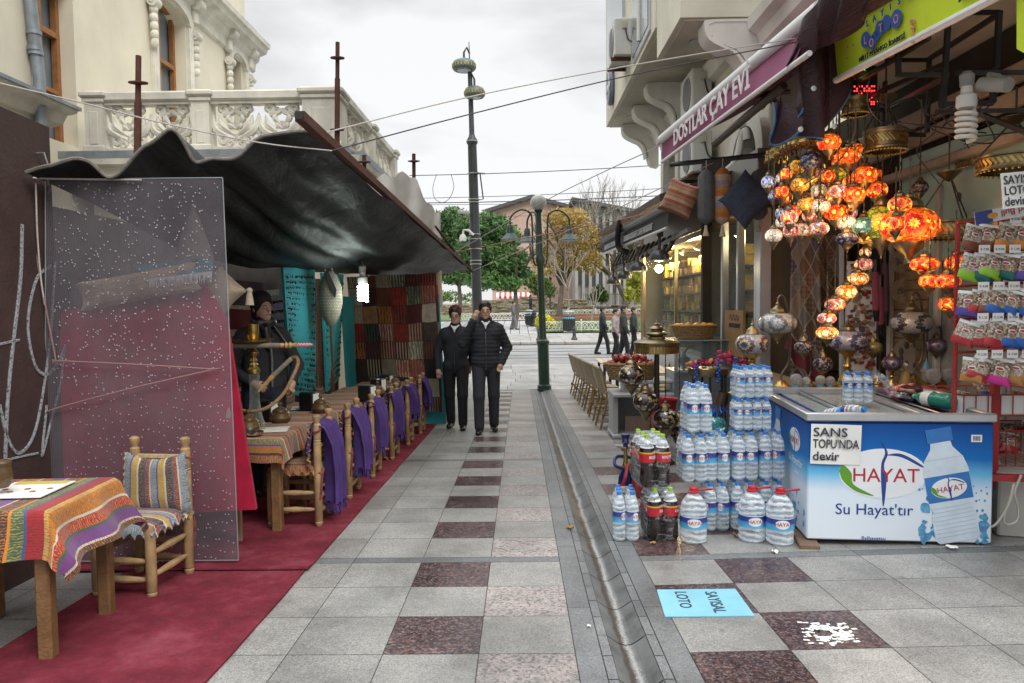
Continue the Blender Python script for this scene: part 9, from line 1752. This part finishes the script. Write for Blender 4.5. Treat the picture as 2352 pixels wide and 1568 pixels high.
p = gnd(1049, 984); person('young man in black with maroon beanie and glasses, walking on the left', p, 1.72, R(-2), ((-.27, .02, 1.13), (-.25, -.06, .87)), ((.25, .05, 1.14), (.20, .1, .92)), NV, BK, -.11, hat=((.10, .012, .03), 1, 'maroon'), glasses=True, jh=.80)
y = 6.35; x = at(604, 800, y).x; person('man in a black beanie and dark jacket standing behind the water pipe', (x, y, G(x, y) + .012), 1.71, R(34), ((-.30, -.02, 1.12), (-.14, -.14, 1.0)), ((.30, .0, 1.12), (.2, -.16, .98)), DJ, cloth('jeans', (.02, .028, .05)), .04, hat=((.010, .010, .011), 0, 'black'), hair=0, shirt=False, collar=1, grp=None, yaw=R(18))
GW = 'passers by on the tram road'
for u, v, h, rz, c, st, lb in ((1384, 813, 1.72, 90, (.02, .022, .03), .22, 'passer by in a dark hooded jacket striding on the tram road'), (1414, 824, 1.66, 60, (.32, .26, .25), .12, 'passer by in a pale pinkish quilted coat on the tram road'), (1432, 831, 1.78, 80, (.035, .035, .036), .15, 'passer by in a thick dark grey jacket in front of the pale coat'), (1455, 819, 1.70, 70, (.018, .02, .03), .1, 'passer by in navy half hidden by the shop glass')):
 person(lb, gnd(u, v), h, R(rz), ((-.26, -.04, 1.12), (-.22, -.16, .9)), ((.26, .04, 1.12), (.24, .0, .86)), cloth(lb[13:22].replace(' ', '_') + str(u), c), BK, st, .022, shirt=False, face=0, grp=GW, quilt=.06 if u == 1412 else 0)
for u, y, lb, c in ((1179, 45, 'distant walker in grey on the plaza left of the green lamp post', (.12, .13, .15)), (1218, 58, 'distant figure in dark blue before the ruined wall', (.03, .04, .07))):
 person(lb, gat(u, y), 1.72, R(80), ((-.26, -.04, 1.12), (-.22, -.12, .9)), ((.26, .04, 1.12), (.24, .06, .88)), cloth('far' + str(u), c), cloth('farleg' + str(u), tuple(x*1.3 for x in c)), .2, .03, shirt=False, face=0, grp='distant people in the park')
# ================================================================ small things on the ground
def matloto():
 a, c, d, e = gnd(1527, 1418), gnd(1733, 1416), gnd(1688, 1354), gnd(1508, 1356); up = V((0, 0, .004)); m = mat('floor_sticker', (.22, .52, .66), .5, vs=5, var=.1, dirt=.25); b = B(); P = [a, c, d, e]; b.add([p + up*1.5 for p in P] + [p + up*.3 for p in P], [(0, 1, 2, 3), (0, 4, 5, 1), (1, 5, 6, 2), (2, 6, 7, 3), (3, 7, 4, 0)]); o = b.O('floor_sticker', m, sm=0); tag(o, 'pale blue lottery sticker on the granite, lettering turned sideways', 'floor sticker')
 o2 = (a + c + d + e)/4 + up*1.8; M = PM(o2, e*-1 + a, c - a); b = B(); b.text('SAYISAL', .085, M @ TR(0, .035, 0), .001, off=.004, sx=.95); b.text('LOTO', .085, M @ TR(-.03, -.12, 0), .001, off=.004); b.O('lettering', INK, o, sm=0)
 a = gnd(1905, 1455); q = random.Random(6); b = B()
 for i in range(190):
  x, y = q.gauss(0, .06), q.gauss(0, .06)
  if abs(x) < .13 and abs(y) < .12 and (x + .02)**2 + y*y > .0012: b.box((0, 0, 0), (q.uniform(.012, .03), q.uniform(.008, .016), .0012), TR(a.x + x, a.y + y, a.z + .002 + .00002*i, rz=q.uniform(-.3, .3)))
 tag(b.O('torn_sticker', PAPER, sm=0), 'white remains of a torn sticker on dark red granite', 'sticker')
matloto()
for i, (u, v, s, c, lb) in enumerate(((1780, 1270, .022, 'p', 'white paper scrap before the freezer'), (2185, 1262, .03, 'p', 'white paper scrap below the right end of the freezer'), (1500, 1250, .02, 'l', 'dry brown leaf beside the cola bottles'), (1692, 1232, .03, 'l', 'dry leaf between the water bottles'), (1352, 1440, .009, 'p', 'cigarette end lying in the drain'), (1308, 1215, .025, 'l', 'curled leaf in the wet drain'), (345, 1335, .035, 'l', 'yellow leaf beside the near chair leg'), (885, 1058, .04, 'l', 'yellow leaf on the red carpet edge'))):
 p = gnd(u, v); b = B(); b.grid(lambda x, y: ((x - .5)*2*s*(1 - .6*abs(2*y - 1)), (y - .5)*2.2*s, .004 + s*.5*(2*x - 1)**2 + .1*s*sin(9*y)), 5, 5, .0015); o = b.O('paper_scrap' if c == 'p' else 'fallen_leaf', PAPER if c == 'p' else mat('dry_leaf', (.30, .17, .05), .8, vs=30), sm=60); o.location = p + V((0, 0, .014 if u < 900 else .002)); o.rotation_euler[2] = i; tag(o, lb, 'litter' if c == 'p' else 'leaf', 'litter on the paving')
